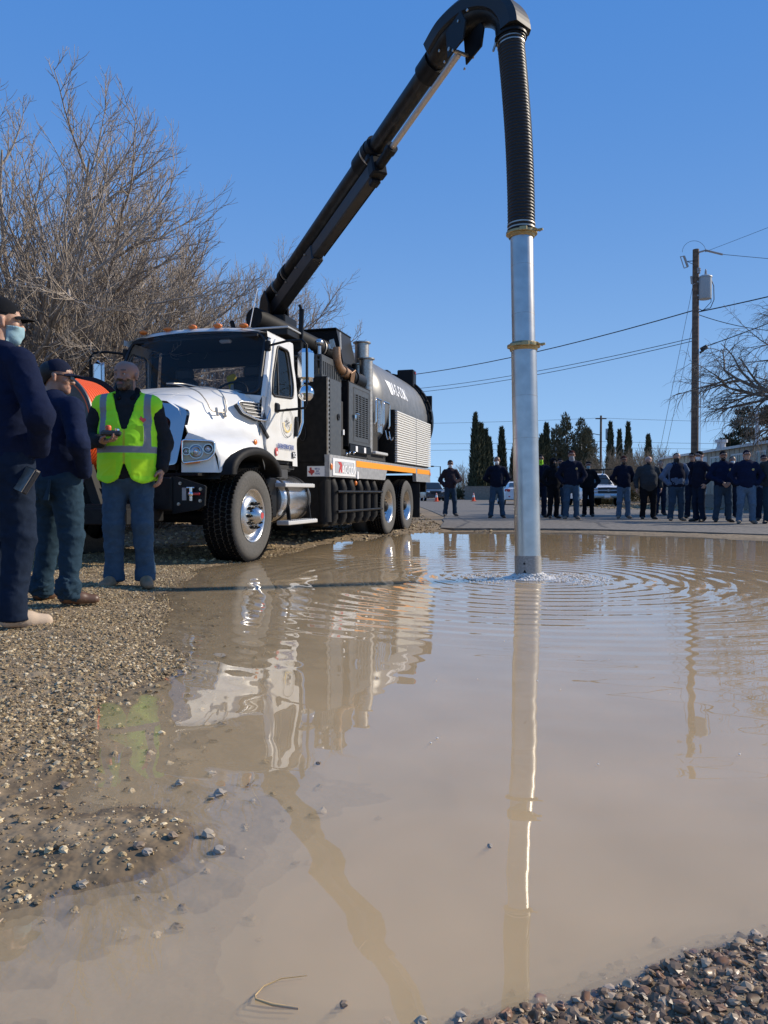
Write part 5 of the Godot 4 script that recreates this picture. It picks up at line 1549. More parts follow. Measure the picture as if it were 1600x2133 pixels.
	var hole := up0.lerp(low, 0.3) + (e0 * cos(notch_at + 0.02) + e1 * sin(notch_at + 0.02)) * 0.121
	part("painted_hole", Mb.new().rod(hole, hole + towards * 0.003, 0.011, 14), mats.rubber, pipe)  # flat black disc: its colour stands for the shade inside an open hole
	for q in [[top, 0.115], [mid, 0.122]]:
		var c: Vector3 = q[0]
		var r: float = q[1]
		var cl := part("pipe_coupling", Mb.new().lathe(PackedVector2Array([Vector2(r, -0.045), Vector2(r + 0.006, -0.04), Vector2(r + 0.01, -0.016), Vector2(r + 0.032, -0.01), Vector2(r + 0.032, 0.01), Vector2(r + 0.01, 0.016), Vector2(r + 0.005, 0.03), Vector2(r - 0.005, 0.035)]), Transform3D(Basis(), c), 36, 0.5), mats.brass, pipe)
		part("clamp_lever", Mb.new().box(c + Vector3(0.155, 0.0, 0.06), Vector3(0.1, 0.022, 0.022), Basis(Vector3.UP, -0.3), 0.005).rod(c + Vector3(0.12, 0.02, 0.08), c + Vector3(0.18, -0.012, 0.06), 0.009, 8).box(c + Vector3(0.03, 0, 0.15), Vector3(0.07, 0.04, 0.03), Basis(), 0.006), mats.brass, cl)
	# turret and the pipe that runs back to the tank
	var tur := part("turret", Mb.new().rod(Vector3(0.0, 2.5, -3.45), Vector3(0.0, 3.45, -3.45), 0.3, 24).box(Vector3(0.05, 3.5, -3.42), Vector3(0.5, 0.16, 0.5), Basis(), 0.02), black, truck)
	for s in [-0.16, 0.16]:
		var ear := PackedVector2Array([Vector2(-0.28, 3.4), Vector2(0.26, 3.4), Vector2(0.22, 3.75), Vector2(0.05, 3.98), Vector2(-0.12, 3.9)])
		part("turret_ear", Mb.new().prism(ear, Transform3D(Basis(Vector3(ax.x, 0, ax.z).normalized(), Vector3.UP, sidew), Vector3(0, 0, -3.4) + sidew * s), -0.012, 0.012), black, tur)
	var bend := Curve3D.new()
	for q in [[Vector3(0.18, 4.02, -3.25), Vector3(0.12, 0.05, 0.12)], [Vector3(-0.12, 3.83, -3.52), Vector3(0.08, 0.14, 0.08)], [Vector3(-0.2, 3.5, -3.6), Vector3(0.02, 0.12, 0.02)]]:
		bend.add_point(q[0], q[1], -q[1])
	part("turret_bend", Mb.new().tube(bend.tessellate_even_length(4, 0.05), PackedFloat32Array([0.14]), 24), black, tur)
	part("suction_duct", Mb.new().rod(Vector3(0.1, 3.38, -2.5), Vector3(0.52, 3.2, -4.5), 0.15, 28).rod(Vector3(0.47, 3.225, -4.25), Vector3(0.49, 3.215, -4.35), 0.17, 28), mats.dusty_black, truck)
	part("duct_band", Mb.new().rod(Vector3(0.46, 3.23, -4.20), Vector3(0.466, 3.226, -4.23), 0.163, 28), mats.stainless, truck)
	var rest := part("boom_rest", Mb.new().box(Vector3(0.42, 3.02, -2.2), Vector3(0.9, 0.1, 0.5), Basis(), 0.01), black, truck)
	part("rest_cover", Mb.new().box(Vector3(0.42, 3.075, -2.2), Vector3(0.94, 0.025, 0.54), Basis(), 0.006), mats.light_grey, rest)
	part("rest_arm", Mb.new().box(Vector3(0.88, 3.12, -2.42), Vector3(0.07, 0.62, 0.04), Basis(Vector3.BACK, -0.04), 0.008).box(Vector3(0.88, 3.44, -2.42), Vector3(0.04, 0.12, 0.04), Basis(Vector3.BACK, 0.4), 0.008).box(Vector3(0.4, 2.9, -2.42), Vector3(1.0, 0.12, 0.08), Basis(), 0.008).box(Vector3(-0.12, 3.16, -2.3), Vector3(0.06, 0.3, 0.04), Basis(Vector3.BACK, 0.3), 0.008), black, rest)
	part("rest_post", Mb.new().box(Vector3(0.2, 2.2, -2.3), Vector3(0.16, 1.6, 0.16), Basis(), 0.01), mats.pitch, rest)
	part("hydraulic_fittings", Mb.new().ball(Vector3(0.86, 3.1, -3.2), Vector3(0.07, 0.06, 0.07)).rod(Vector3(0.86, 2.9, -3.2), Vector3(0.86, 3.1, -3.2), 0.03, 10).box(Vector3(0.98, 3.06, -3.4), Vector3(0.06, 0.08, 0.12), Basis(), 0.01), mats.brushed, truck)
	part("antenna", Mb.new().rod(Vector3(0.72, 2.9, -1.1), Vector3(0.80, 3.4, -1.16), 0.005, 6), mats.ink_white, truck)


func ribbed(pts: PackedVector3Array, r: PackedFloat32Array, sides: int) -> Mb:   # a tube whose radius changes, with the slope in its shading
	var mb := Mb.new()
	var rows := []
	var k := pts.size()
	var side := Vector3.RIGHT
	for i in k:
		var d := (pts[mini(i + 1, k - 1)] - pts[maxi(i - 1, 0)]).normalized()
		side = (side - d * side.dot(d)).normalized()
		var up := d.cross(side)
		var row := PackedVector3Array()
		for j in sides:
			var t := TAU * j / sides
			row.append(pts[i] + (side * cos(t) + up * sin(t)) * r[i])
		rows.append(row)
	return mb.sheet(rows, pts[k / 2], true)


func make_truck() -> void:
	make_truck_materials()
	mat("rod_steel", Color(0.55, 0.5, 0.46), 0.45, 0.6)
	mat("elbow_black", Color(0.012, 0.014, 0.017), 0.5)
	mat("hose_rubber", Color(0.009, 0.009, 0.01), 0.4)
	grained(mat("dark_beam", Color.WHITE, 0.4), tex("beam_dust", 0.02, 5, Color(0.008, 0.009, 0.011), Color(0.02, 0.021, 0.023)), 0.7)
	grained(mat("dull_steel", Color.WHITE, 0.55, 0.5), tex("wet_steel", 0.03, 5, Color(0.2, 0.19, 0.17), Color(0.42, 0.4, 0.37)), 3.0)
	truck = thing("vacuum_truck", "white cab vacuum sewer truck with raised black boom, ribbed hose and pipe in the puddle", "truck", Vector3(-2.71, 0.0, -8.64), -0.27925)
	make_cab()
	make_hood()
	make_chassis()
	make_body()
	make_boom()


# ---------------------------------------------------------------- people

func grow(bones: Array, cell: float, k: float, clip = null, tint = null, folds := 0.0, fold_noise: FastNoiseLite = null) -> Array:   # [vertices, normals, indices, colours] of the smooth union of tapered capsules [from, to, radius, radius, flatness]; a negative radius carves
	var lo := Vector3.ONE * 1e9
	var hi := -lo
	for b in bones:
		if b[2] < 0.0:
			continue
		var r := maxf(b[2], b[3]) + cell * 2.0
		lo = lo.min((b[0] as Vector3).min(b[1]) - Vector3.ONE * r)
		hi = hi.max((b[0] as Vector3).max(b[1]) + Vector3.ONE * r)
	var nx := int((hi.x - lo.x) / cell) + 2
	var ny := int((hi.y - lo.y) / cell) + 2
	var nz := int((hi.z - lo.z) / cell) + 2
	var f := PackedFloat32Array()
	f.resize(nx * ny * nz)
	f.fill(1.0)
	for b in bones:
		var carve: bool = b[2] < 0.0
		var ra := absf(b[2])
		var rb := absf(b[3])
		var fl: float = b[4] if b.size() > 4 else 1.0
		var sc := Vector3(1, 1, fl)
		var a: Vector3 = b[0]
		var e: Vector3 = b[1]
		var m := maxf(ra, rb) + k + cell * 1.8
		var p0 := ((a.min(e) - Vector3.ONE * m) - lo) / cell
		var p1 := ((a.max(e) + Vector3.ONE * m) - lo) / cell
		var x0 := maxi(int(p0.x), 0)
		var y0 := maxi(int(p0.y), 0)
		var z0 := maxi(int(p0.z), 0)
		var x1 := mini(int(p1.x) + 1, nx - 1)
		var y1 := mini(int(p1.y) + 1, ny - 1)
		var z1 := mini(int(p1.z) + 1, nz - 1)
		a *= sc
		e = e * sc - a
		var l2 := maxf(e.length_squared(), 1e-9)
		var dr := rb - ra
		for z in range(z0, z1 + 1):
			for y in range(y0, y1 + 1):
				var at := (z * ny + y) * nx
				var p := Vector3(0, lo.y + y * cell, (lo.z + z * cell) * fl) - a
				for x in range(x0, x1 + 1):
					p.x = lo.x + x * cell - a.x
					var t := clampf(p.dot(e) / l2, 0.0, 1.0)
					var d := (p - e * t).length() - ra - dr * t
					var g := f[at + x]
					if carve:
						d = -d
						var h := maxf(k * 0.5 - absf(g - d), 0.0)
						f[at + x] = maxf(g, d) + h * h / (2.0 * k)
					else:
						var h := maxf(k - absf(g - d), 0.0)
						f[at + x] = minf(g, d) - h * h / (4.0 * k)
	if clip != null:
		var i := 0
		for z in nz:
			for y in ny:
				for x in nx:
					if f[i] < cell * 3.0:
						f[i] = maxf(f[i], clip.call(lo + Vector3(x, y, z) * cell))
					i += 1
	var v := PackedVector3Array()
	var ix := PackedInt32Array()
	var cells := {}
	var near := cell * 2.6
	var sy := nx
	var sz := nx * ny
	for z in nz - 1:
		for y in ny - 1:
			var at := (z * ny + y) * nx
			for x in nx - 1:
				var i := at + x
				if absf(f[i]) > near:
					continue
				var s := 0
				var g: Array[float] = [f[i], f[i + 1], f[i + sy], f[i + sy + 1], f[i + sz], f[i + sz + 1], f[i + sz + sy], f[i + sz + sy + 1]]
				for q in 8:
					if g[q] < 0.0:
						s += 1
				if s == 0 or s == 8:
					continue
				var sum := Vector3.ZERO
				var count := 0
				for q in 8:
					for ax in 3:
						var w: int = q | (1 << ax)
						if w == q:
							continue
						if (g[q] < 0.0) != (g[w] < 0.0):
							var t: float = g[q] / (g[q] - g[w])
							var c := Vector3(q & 1, (q >> 1) & 1, (q >> 2) & 1)
							c[ax] += t
							sum += c
							count += 1
				cells[i] = v.size()
				v.append(lo + (Vector3(x, y, z) + sum / count) * cell)
	for i in cells:
		for ax in 3:
			var st: int = [1, sy, sz][ax]
			if (f[i] < 0.0) == (f[i + st] < 0.0):
				continue
			var s1: int = [sy, sz, 1][ax]
			var s2: int = [sz, 1, sy][ax]
			var a = cells.get(i - s1 - s2)
			var b = cells.get(i - s2)
			var c: int = cells[i]
			var d = cells.get(i - s1)
			if a == null or b == null or d == null:
				continue
			if f[i] < 0.0:
				ix.append_array(PackedInt32Array([a, c, b, a, d, c]))
			else:
				ix.append_array(PackedInt32Array([a, b, c, a, c, d]))
	var n := PackedVector3Array()
	n.resize(v.size())
	for i in range(0, ix.size(), 3):
		var w := (v[ix[i + 2]] - v[ix[i]]).cross(v[ix[i + 1]] - v[ix[i]])
		for j in 3:
			n[ix[i + j]] += w
	var col := PackedColorArray()
	for i in v.size():
		n[i] = n[i].normalized()
		if tint != null:
			col.append(tint.call(v[i]))
	if folds > 0.0 and fold_noise:
		for i in v.size():
			var q := v[i]
			var crease := 1.0 - absf(fold_noise.get_noise_3d(q.x * 1.3 + q.y * 0.8, q.y * 1.7 - q.x * 0.8, q.z * 1.3 + 7.0)) * 3.0
			v[i] += n[i] * folds * (fold_noise.get_noise_3d(q.x, q.y * 1.5, q.z) + 0.55 * maxf(crease, 0.0))
		n.fill(Vector3.ZERO)
		for i in range(0, ix.size(), 3):
			var w := (v[ix[i + 2]] - v[ix[i]]).cross(v[ix[i + 1]] - v[ix[i]])
			for j in 3:
				n[ix[i + j]] += w
		for i in v.size():
			n[i] = n[i].normalized()
	return [v, n, ix, col]


func joined(all: Array) -> ArrayMesh:
	var v := PackedVector3Array()
	var n := PackedVector3Array()
	var ix := PackedInt32Array()
	var c := PackedColorArray()
	for s in all:
		var base := v.size()
		v.append_array(s[0])
		n.append_array(s[1])
		c.append_array(s[3])
		for i in s[2]:
			ix.append(base + i)
	return raw_mesh(v, n, ix, c)


func hand_bones(wrist: Vector3, along: Vector3, palm: Vector3, thumb_side: Vector3, curl: float) -> Array:   # a palm, four fingers of two bends each and a thumb that leaves the palm's side
	var u := along.normalized()
	var p := (palm - u * palm.dot(u)).normalized()
	var t := (thumb_side - u * thumb_side.dot(u) - p * thumb_side.dot(p)).normalized()
	var out := [[wrist, wrist + u * 0.03, 0.026, 0.026]]
	for k in 4:
		var off := 0.03 - 0.02 * k
		var root := wrist + u * 0.088 + t * off
		out.append([wrist + u * 0.02 + t * off * 0.6, root, 0.017, 0.0115])
		var ln: float = [0.068, 0.076, 0.071, 0.056][k]
		var at := root
		var dir := u
		for j in 3:
			dir = (dir * cos(curl) + p * sin(curl)).normalized() if j > 0 else (u * cos(curl * 0.7) + p * sin(curl * 0.7)).normalized()
			var to: Vector3 = at + dir * ln * [0.45, 0.31, 0.26][j]
			out.append([at, to, [0.0105, 0.0095, 0.0085][j], [0.0095, 0.0085, 0.0075][j]])
			at = to
	var th := wrist + u * 0.025 + t * 0.028
	var t1 := th + (u * 0.6 + t * 0.6 + p * 0.45).normalized() * 0.042
	var t2 := t1 + (u * 0.85 + t * 0.1 + p * 0.4).normalized() * 0.032
	out.append([th, t1, 0.016, 0.0115])
	out.append([t1, t2, 0.0115, 0.009])
	return out


func head_bones(fine: bool) -> Array:
	var b := [
		[Vector3(0, 1.69, -0.028), Vector3(0, 1.692, 0.02), 0.083, 0.081], [Vector3(0, 1.665, 0.032), Vector3(0, 1.60, 0.043), 0.064, 0.052],
		[Vector3(0, 1.60, 0.04), Vector3(0, 1.572, 0.06), 0.05, 0.03], [Vector3(0, 1.60, -0.015), Vector3(0, 1.46, -0.03), 0.058, 0.063],
		[Vector3(0, 1.667, 0.098), Vector3(0, 1.632, 0.113), 0.010, 0.0145], [Vector3(-0.084, 1.662, -0.005), Vector3(-0.085, 1.628, -0.0), 0.015, 0.011], [Vector3(0.084, 1.662, -0.005), Vector3(0.085, 1.628, -0.0), 0.015, 0.011],
	]
	if fine:
		b.append_array([[Vector3(-0.036, 1.69, 0.083), Vector3(0.036, 1.69, 0.083), 0.015, 0.015], [Vector3(-0.037, 1.64, 0.062), Vector3(-0.03, 1.63, 0.068), 0.03, 0.024], [Vector3(0.037, 1.64, 0.062), Vector3(0.03, 1.63, 0.068), 0.03, 0.024],
			[Vector3(-0.012, 1.632, 0.104), Vector3(0.012, 1.632, 0.104), 0.0095, 0.0095], [Vector3(-0.022, 1.597, 0.086), Vector3(0.022, 1.597, 0.086), 0.0085, 0.0085], [Vector3(-0.018, 1.587, 0.085), Vector3(0.018, 1.587, 0.085), 0.0085, 0.0085], [Vector3(-0.01, 1.565, 0.078), Vector3(0.01, 1.565, 0.078), 0.02, 0.02],
			[Vector3(-0.032, 1.668, 0.113), Vector3(-0.032, 1.668, 0.113), -0.014, -0.014], [Vector3(0.032, 1.668, 0.113), Vector3(0.032, 1.668, 0.113), -0.014, -0.014]])
	return b


func turned(bones: Array, yaw: float, pitch := 0.0, pivot := Vector3(0, 1.56, -0.015)) -> Array:
	var t := Basis(Vector3.UP, yaw) * Basis(Vector3.RIGHT, pitch)
	var out := []
	for b in bones:
		var c: Array = b.duplicate()
		c[0] = pivot + t * ((b[0] as Vector3) - pivot)
		c[1] = pivot + t * ((b[1] as Vector3) - pivot)
		out.append(c)
	return out


func cloth(key: String, lin: Color) -> StandardMaterial3D:
	var m := mat("cloth_" + key, lin, 0.9)
	m.metallic_specular = 0.2
	return grained(m, tex("weave", 0.02, 5, Color(0.68, 0.68, 0.68), Color(1, 1, 1), 512), 1.6, false, tex("weave_relief", 0.03, 3, Color.BLACK, Color.WHITE, 512), 0.12)


func arm_pose(kind: String, s: float, g: float) -> Array:   # [elbow, wrist, fingers towards, palm towards, hidden]
	match kind:
		"pocket": return [Vector3(s * (0.27 * g + 0.05), 1.15, -0.07), Vector3(s * (0.2 * g), 0.95, 0.07), Vector3(-s * 0.2, -1, 0.25), Vector3(-s, 0, 0), true]
		"behind": return [Vector3(s * (0.26 * g + 0.05), 1.15, -0.1), Vector3(s * 0.08, 0.98, -0.18 * g), Vector3(-s, -0.4, 0), Vector3(0, 0, -1), false]
		"front": return [Vector3(s * (0.26 * g + 0.05), 1.14, 0.0), Vector3(s * 0.09, 0.98, 0.2 * g), Vector3(-s * 0.8, -0.7, 0.1), Vector3(0, 0, -1), false]
		"belly": return [Vector3(s * (0.27 * g + 0.05), 1.16, -0.03), Vector3(s * 0.12, 1.06, 0.19 * g), Vector3(-s, 0.1, 0.2), Vector3(0, 0, -1), true]
		"akimbo": return [Vector3(s * (0.3 * g + 0.04), 1.13, -0.03), Vector3(s * (0.19 * g), 0.96, 0.08), Vector3(-s * 0.2, -1, 0.25), Vector3(-s, 0, 0), true]
		"side": return [Vector3(s * (0.24 * g + 0.015), 1.15, -0.05), Vector3(s * (0.245 * g), 0.93, 0.03), Vector3(-s * 0.1, -1, 0.25), Vector3(-s, 0, 0), false]
		"hip": return [Vector3(s * (0.3 * g + 0.07), 1.17, -0.09), Vector3(s * (0.21 * g), 0.96, 0.02), Vector3(-s * 0.3, -1, 0.3), Vector3(-s, 0, -0.3), false]
		"hold": return [Vector3(s * (0.25 * g + 0.05), 1.16, -0.04), Vector3(s * 0.15, 1.13, 0.245), Vector3(-s * 0.9, 0.04, 0.4), Vector3(0, 1, 0.1), false]
	return [Vector3(s * (0.24 * g + 0.03), 1.14, -0.03), Vector3(s * (0.25 * g + 0.01), 0.89, 0.04), Vector3(0, -1, 0.1), Vector3(-s, 0, 0), false]


func person(label: String, at: Vector3, height: float, yaw: float, look: Dictionary, group := "") -> Node3D:
	var p := thing("person", label, "person", at, yaw, group)
	p.scale = Vector3.ONE * (height / 1.785)
	var fine: bool = look.get("fine", false)
	var g: float = look.get("girth", 1.0)
	var belly: float = look.get("belly", 0.0)
	var spread: float = look.get("spread", 0.11)
	var head_yaw: float = look.get("head", 0.0)
	var skin: Color = look.get("skin", Color(0.42, 0.24, 0.17))
	var seed_ := label.hash() % 1000
	var big := 0.0095 if fine else 0.03
	var small := 0.0055 if fine else 0.0125
	var fold := rough_noise(seed_, 4.2, 2)
	var hem: float = look.get("hem", 0.87)
	var arms := []
	var tops := []   # jacket
	var inner := [[Vector3(0, 0.95, 0), Vector3(0, 1.36, 0), 0.1, 0.11, 1.3], [Vector3(-0.13, 1.40, 0), Vector3(0.13, 1.40, 0), 0.05, 0.05], [Vector3(0, 1.36, -0.02), Vector3(0, 1.50, -0.03), 0.06, 0.055]]
	tops.append_array([[Vector3(0, 0.92, 0), Vector3(0, 1.04, 0.005), 0.172 * g, 0.172 * g, 1.3], [Vector3(0, 1.04, 0.01 + belly), Vector3(0, 1.2, belly * 0.8), 0.172 * g, 0.172 * g, 1.32], [Vector3(0, 1.2, 0), Vector3(0, 1.36, -0.008), 0.178 * g, 0.155 * g, 1.4],
		[Vector3(-0.135 * g, 1.425, -0.012), Vector3(0.135 * g, 1.425, -0.012), 0.072, 0.072], [Vector3(0, 1.43, -0.02), Vector3(0, 1.50, -0.025), 0.082, 0.074]])
	if look.get("hood_down", false):
		tops.append_array([[Vector3(-0.085, 1.49, -0.03), Vector3(0, 1.47, -0.105), 0.04, 0.05], [Vector3(0.085, 1.49, -0.03), Vector3(0, 1.47, -0.105), 0.04, 0.05], [Vector3(-0.085, 1.49, -0.03), Vector3(-0.05, 1.46, 0.075), 0.035, 0.022], [Vector3(0.085, 1.49, -0.03), Vector3(0.05, 1.46, 0.075), 0.035, 0.022]])
	var shown_hands := []
	for s in [-1.0, 1.0]:
		var kind: String = look.get("right" if s < 0.0 else "left", "pocket")
		var pose := arm_pose(kind, s, g)
		var sh := Vector3(s * 0.178 * g, 1.42, -0.012)
		tops.append([sh, pose[0], 0.076 * (0.7 + 0.3 * g), 0.063 * (0.7 + 0.3 * g)])
		tops.append([pose[0], (pose[1] as Vector3).lerp(pose[0], 0.06), 0.063 * (0.7 + 0.3 * g), 0.05])
		inner.append([sh, pose[0], 0.05, 0.042])
		inner.append([pose[0], pose[1], 0.04, 0.027])
		if not pose[4]:
			var th := Vector3(0, 0, 1)
			if kind == "hold":
				th = Vector3(s * 0.3, 0.4, 1)
			elif kind == "behind" or kind == "front":
				th = Vector3(0, 1, 0)
			shown_hands.append(hand_bones(pose[1], pose[2], pose[3], th, 0.6 if kind == "hold" else 0.42))
	# legs
	var legs := [[Vector3(0, 0.97, 0), Vector3(0, 0.9, -0.005), 0.158 * g, 0.165 * g, 1.3]]
	var shoes := [[], []]
	var inlegs := [[Vector3(0, 0.95, 0), Vector3(0, 0.9, 0), 0.12, 0.12, 1.2]]
	for s in [-1.0, 1.0]:
		var hip := Vector3(s * 0.088 * g, 0.88, 0)
		var knee := Vector3(s * lerpf(0.09 * g, spread, 0.55), 0.49, 0.025)
		var ankle := Vector3(s * spread, 0.08, -0.03)
		legs.append_array([[hip, knee, 0.098 * g, 0.077 * (0.6 + 0.4 * g)], [knee, ankle, 0.076 * (0.6 + 0.4 * g), 0.066], [ankle + Vector3(0, 0.05, 0.0), ankle + Vector3(0, -0.03, 0.01), 0.068, 0.074]])
		inlegs.append_array([[hip, knee, 0.07, 0.05], [knee, ankle, 0.05, 0.04]])
		var out: float = s * 0.05 * look.get("toes", 1.0)
		shoes[0 if s < 0.0 else 1].append_array([[ankle + Vector3(0, -0.025, -0.02), Vector3(ankle.x + out * 0.4, 0.045, 0.05), 0.046, 0.046], [Vector3(ankle.x + out * 0.4, 0.035, 0.05), Vector3(ankle.x + out, 0.024, 0.135), 0.046, 0.04], [ankle + Vector3(0, 0.05, 0), ankle, 0.044, 0.048]])
	var jm: Material = look.jacket
	var jk := joined([grow(tops, big, 0.05, func(q: Vector3) -> float: return hem + 0.012 * sin(q.x * 21.0 + seed_) - q.y, null, 0.0065 if fine else 0.014, fold)])
	part("jacket", jk, jm, p)
	var tr := joined([grow(legs, big, 0.035, func(q: Vector3) -> float: return maxf(0.045 - q.y, q.y - 1.03), null, 0.0085 if fine else 0.012, rough_noise(seed_ + 1, 5.0, 2))])
	part("trousers", tr, look.trousers, p)
	for pair in shoes:
		part("shoe", joined([grow(pair, 0.009 if fine else 0.02, 0.02, func(q: Vector3) -> float: return -q.y)]), look.shoes, p)
	# the body itself: one figure under the clothes, with head and hands
	var beard = look.get("beard")
	var hb := turned(head_bones(fine), head_yaw, look.get("nod", 0.0))
	var unturn := Basis(Vector3.UP, -head_yaw)
	var tint := func(q: Vector3) -> Color:
		var w := unturn * (q - Vector3(0, 1.56, -0.015)) + Vector3(0, 1.56, -0.015)
		if beard != null and w.y < 1.625 and w.y > 1.53 and w.z > 0.0 and not (absf(w.y - 1.593) < 0.006 and absf(w.x) < 0.022):
			if w.y < 1.612 or absf(w.x) > 0.05 or w.y < 1.628 and absf(w.x) < 0.03:
				return beard
		if fine and w.z > 0.085 and absf(w.y - 1.592) < 0.011 and absf(w.x) < 0.024:
			return Color(skin.r * 0.8, skin.g * 0.55, skin.b * 0.55)
		if fine and absf(w.y - 1.689) < 0.006 and absf(w.x) > 0.014 and absf(w.x) < 0.052 and w.z > 0.06:
			return skin * 0.35
		return skin
	var plain := func(_q: Vector3) -> Color: return skin
	var whole := [grow(inner + inlegs, 0.035 if not fine else 0.02, 0.03, null, plain), grow(hb, small, 0.012 if fine else 0.02, null, tint)]
	for h in shown_hands:
		whole.append(grow(h, 0.0045 if fine else 0.008, 0.006, null, plain))
	var sm := mat("skin", Color.WHITE, 0.5)
	sm.vertex_color_use_as_albedo = true
	sm.subsurf_scatter_enabled = true
	sm.subsurf_scatter_strength = 0.15
	var body := part("body", joined(whole), sm, p)
	var hp := Transform3D(Basis(Vector3.UP, head_yaw) * Basis(Vector3.RIGHT, look.get("nod", 0.0)), Vector3.ZERO)
	hp.origin = Vector3(0, 1.56, -0.015) - hp.basis * Vector3(0, 1.56, -0.015)
	if fine:
		for s in [-1.0, 1.0]:
			part("eye", Mb.new().ball(hp * Vector3(s * 0.032, 1.667, 0.0845), Vector3(0.0125, 0.0095, 0.0125), hp.basis, 8, 12), mat("eye_white", Color(0.42, 0.38, 0.35), 0.4), body)
			part("iris", Mb.new().ball(hp * Vector3(s * 0.032, 1.667, 0.0935), Vector3(0.0062, 0.0062, 0.0045), hp.basis, 6, 10), mat("iris", Color(0.03, 0.02, 0.015), 0.15), body)
	if look.has("cap"):
		make_cap(p, hp, look.cap, fine)
	if look.has("hair"):
		var hr := joined([grow(turned([[Vector3(0, 1.69, -0.032), Vector3(0, 1.70, 0.01), 0.086, 0.083], [Vector3(0, 1.65, -0.05), Vector3(0, 1.6, -0.055), 0.056, 0.05]], head_yaw), small * 1.3, 0.02, func(q: Vector3) -> float:
			var w := unturn * (q - Vector3(0, 1.56, -0.015)) + Vector3(0, 1.56, -0.015)
			return maxf(1.66 + w.z * 0.75 - w.y, 1.58 - w.y))])
		part("hair", hr, look.hair, p)
	if look.has("hood"):
		var hd := joined([grow(turned([[Vector3(0, 1.70, -0.03), Vector3(0, 1.70, 0.02), 0.11, 0.105], [Vector3(0, 1.66, -0.03), Vector3(0, 1.48, -0.02), 0.1, 0.105], [Vector3(0, 1.655, 0.13), Vector3(0, 1.62, 0.13), -0.07, -0.065]], head_yaw), small * 1.5, 0.03)])
		part("hood", hd, look.hood, p)
	if look.has("mask"):
		var low: float = look.get("mask_low", 1.535)
		var grown := []
		for b in hb.slice(0, 4) + (hb.slice(8, 10) + hb.slice(13, 14) if fine else []):
			var c: Array = b.duplicate()
			c[2] += 0.006
			c[3] += 0.006
			grown.append(c)
		grown.append_array(turned([[Vector3(0, 1.648, 0.092), Vector3(0, 1.60, 0.088), 0.032, 0.034]], head_yaw, look.get("nod", 0.0)))
		if low < 1.5:
			grown.append([Vector3(0, 1.56, 0.0), Vector3(0, 1.46, -0.01), 0.075, 0.085])
		var mk := joined([grow(grown, small * 1.15, 0.012, func(q: Vector3) -> float:
			var w := unturn * (q - Vector3(0, 1.56, -0.015)) + Vector3(0, 1.56, -0.015)
			return maxf(maxf(w.y - 1.642 + absf(w.x) * 0.12, low - w.y), (0.02 if low > 1.5 else -0.07) - w.z))])
		part("face_mask", mk, look.mask, p)
	if look.has("glasses"):
		var gl := Mb.new()
		for s in [-1.0, 1.0]:
			gl.box(hp * Vector3(s * 0.034, 1.666, 0.107), Vector3(0.055, 0.036, 0.008), hp.basis * Basis(Vector3.UP, s * 0.25), 0.006)
			gl.rod(hp * Vector3(s * 0.062, 1.672, 0.1), hp * Vector3(s * 0.086, 1.67, 0.0), 0.004, 6)
		part("sunglasses", gl, mat("dark_lens", Color(0.01, 0.01, 0.012), 0.15), p)
	if look.has("badge"):
		part("chest_badge", Mb.new().ball(Vector3(0.1 * g, 1.31, 0.118 * g + 0.006), Vector3(0.028, 0.03, 0.008), Basis(), 6, 10), look.badge, p)
	return p


func make_cap(p: Node3D, hp: Transform3D, m: Material, fine: bool) -> void:
	var segs := 24 if fine else 14
	var rows := []
	for i in 8:
		var a := i / 7.0 * PI / 2
		var row := PackedVector3Array()
		for j in segs:
			var t := TAU * j / segs
			row.append(hp * Vector3(cos(t) * 0.0915 * cos(a * 0.98), 1.695 + sin(a) * 0.1 - 0.012 * maxf(0.0, -sin(t)) * (1.0 - i / 7.0), -0.006 + sin(t) * 0.106 * cos(a * 0.98)))
		rows.append(row)
	var c := part("cap", Mb.new().sheet(rows, hp * Vector3(0, 1.68, 0), true), m, p)
	var up := []
	var dn := []
	for i in 5:
		var f := i / 4.0
		var r1 := PackedVector3Array()
		var r2 := PackedVector3Array()
		for j in 11:
			var t := PI / 2 + (j - 5) * 0.19
			var reach := 1.0 + f * (0.68 - 0.10 * absf(j - 5))
			var q := Vector3(cos(t) * 0.095 * lerpf(1.0, reach, 0.35), 1.70 - f * 0.012 - 0.02 * pow(absf(j - 5) / 5.0, 2.0), -0.006 + sin(t) * 0.11 * reach)
			r1.append(hp * q)
			r2.append(hp * (q - Vector3(0, 0.004, 0)))
		up.append(r1)
		dn.append(r2)
	var brim := Mb.new().sheet(up, hp * Vector3(0, 1.5, 0.1)).sheet(dn, hp * Vector3(0, 1.9, 0.1))
	for j in 10:
		brim.quad(up[4][j], up[4][j + 1], dn[4][j + 1], dn[4][j], hp.basis.z)
	part("brim", brim, m, c)
	if fine:
		part("cap_button", Mb.new().ball(hp * Vector3(0, 1.803, -0.006), Vector3(0.008, 0.005, 0.008), Basis(), 5, 8), m, c)


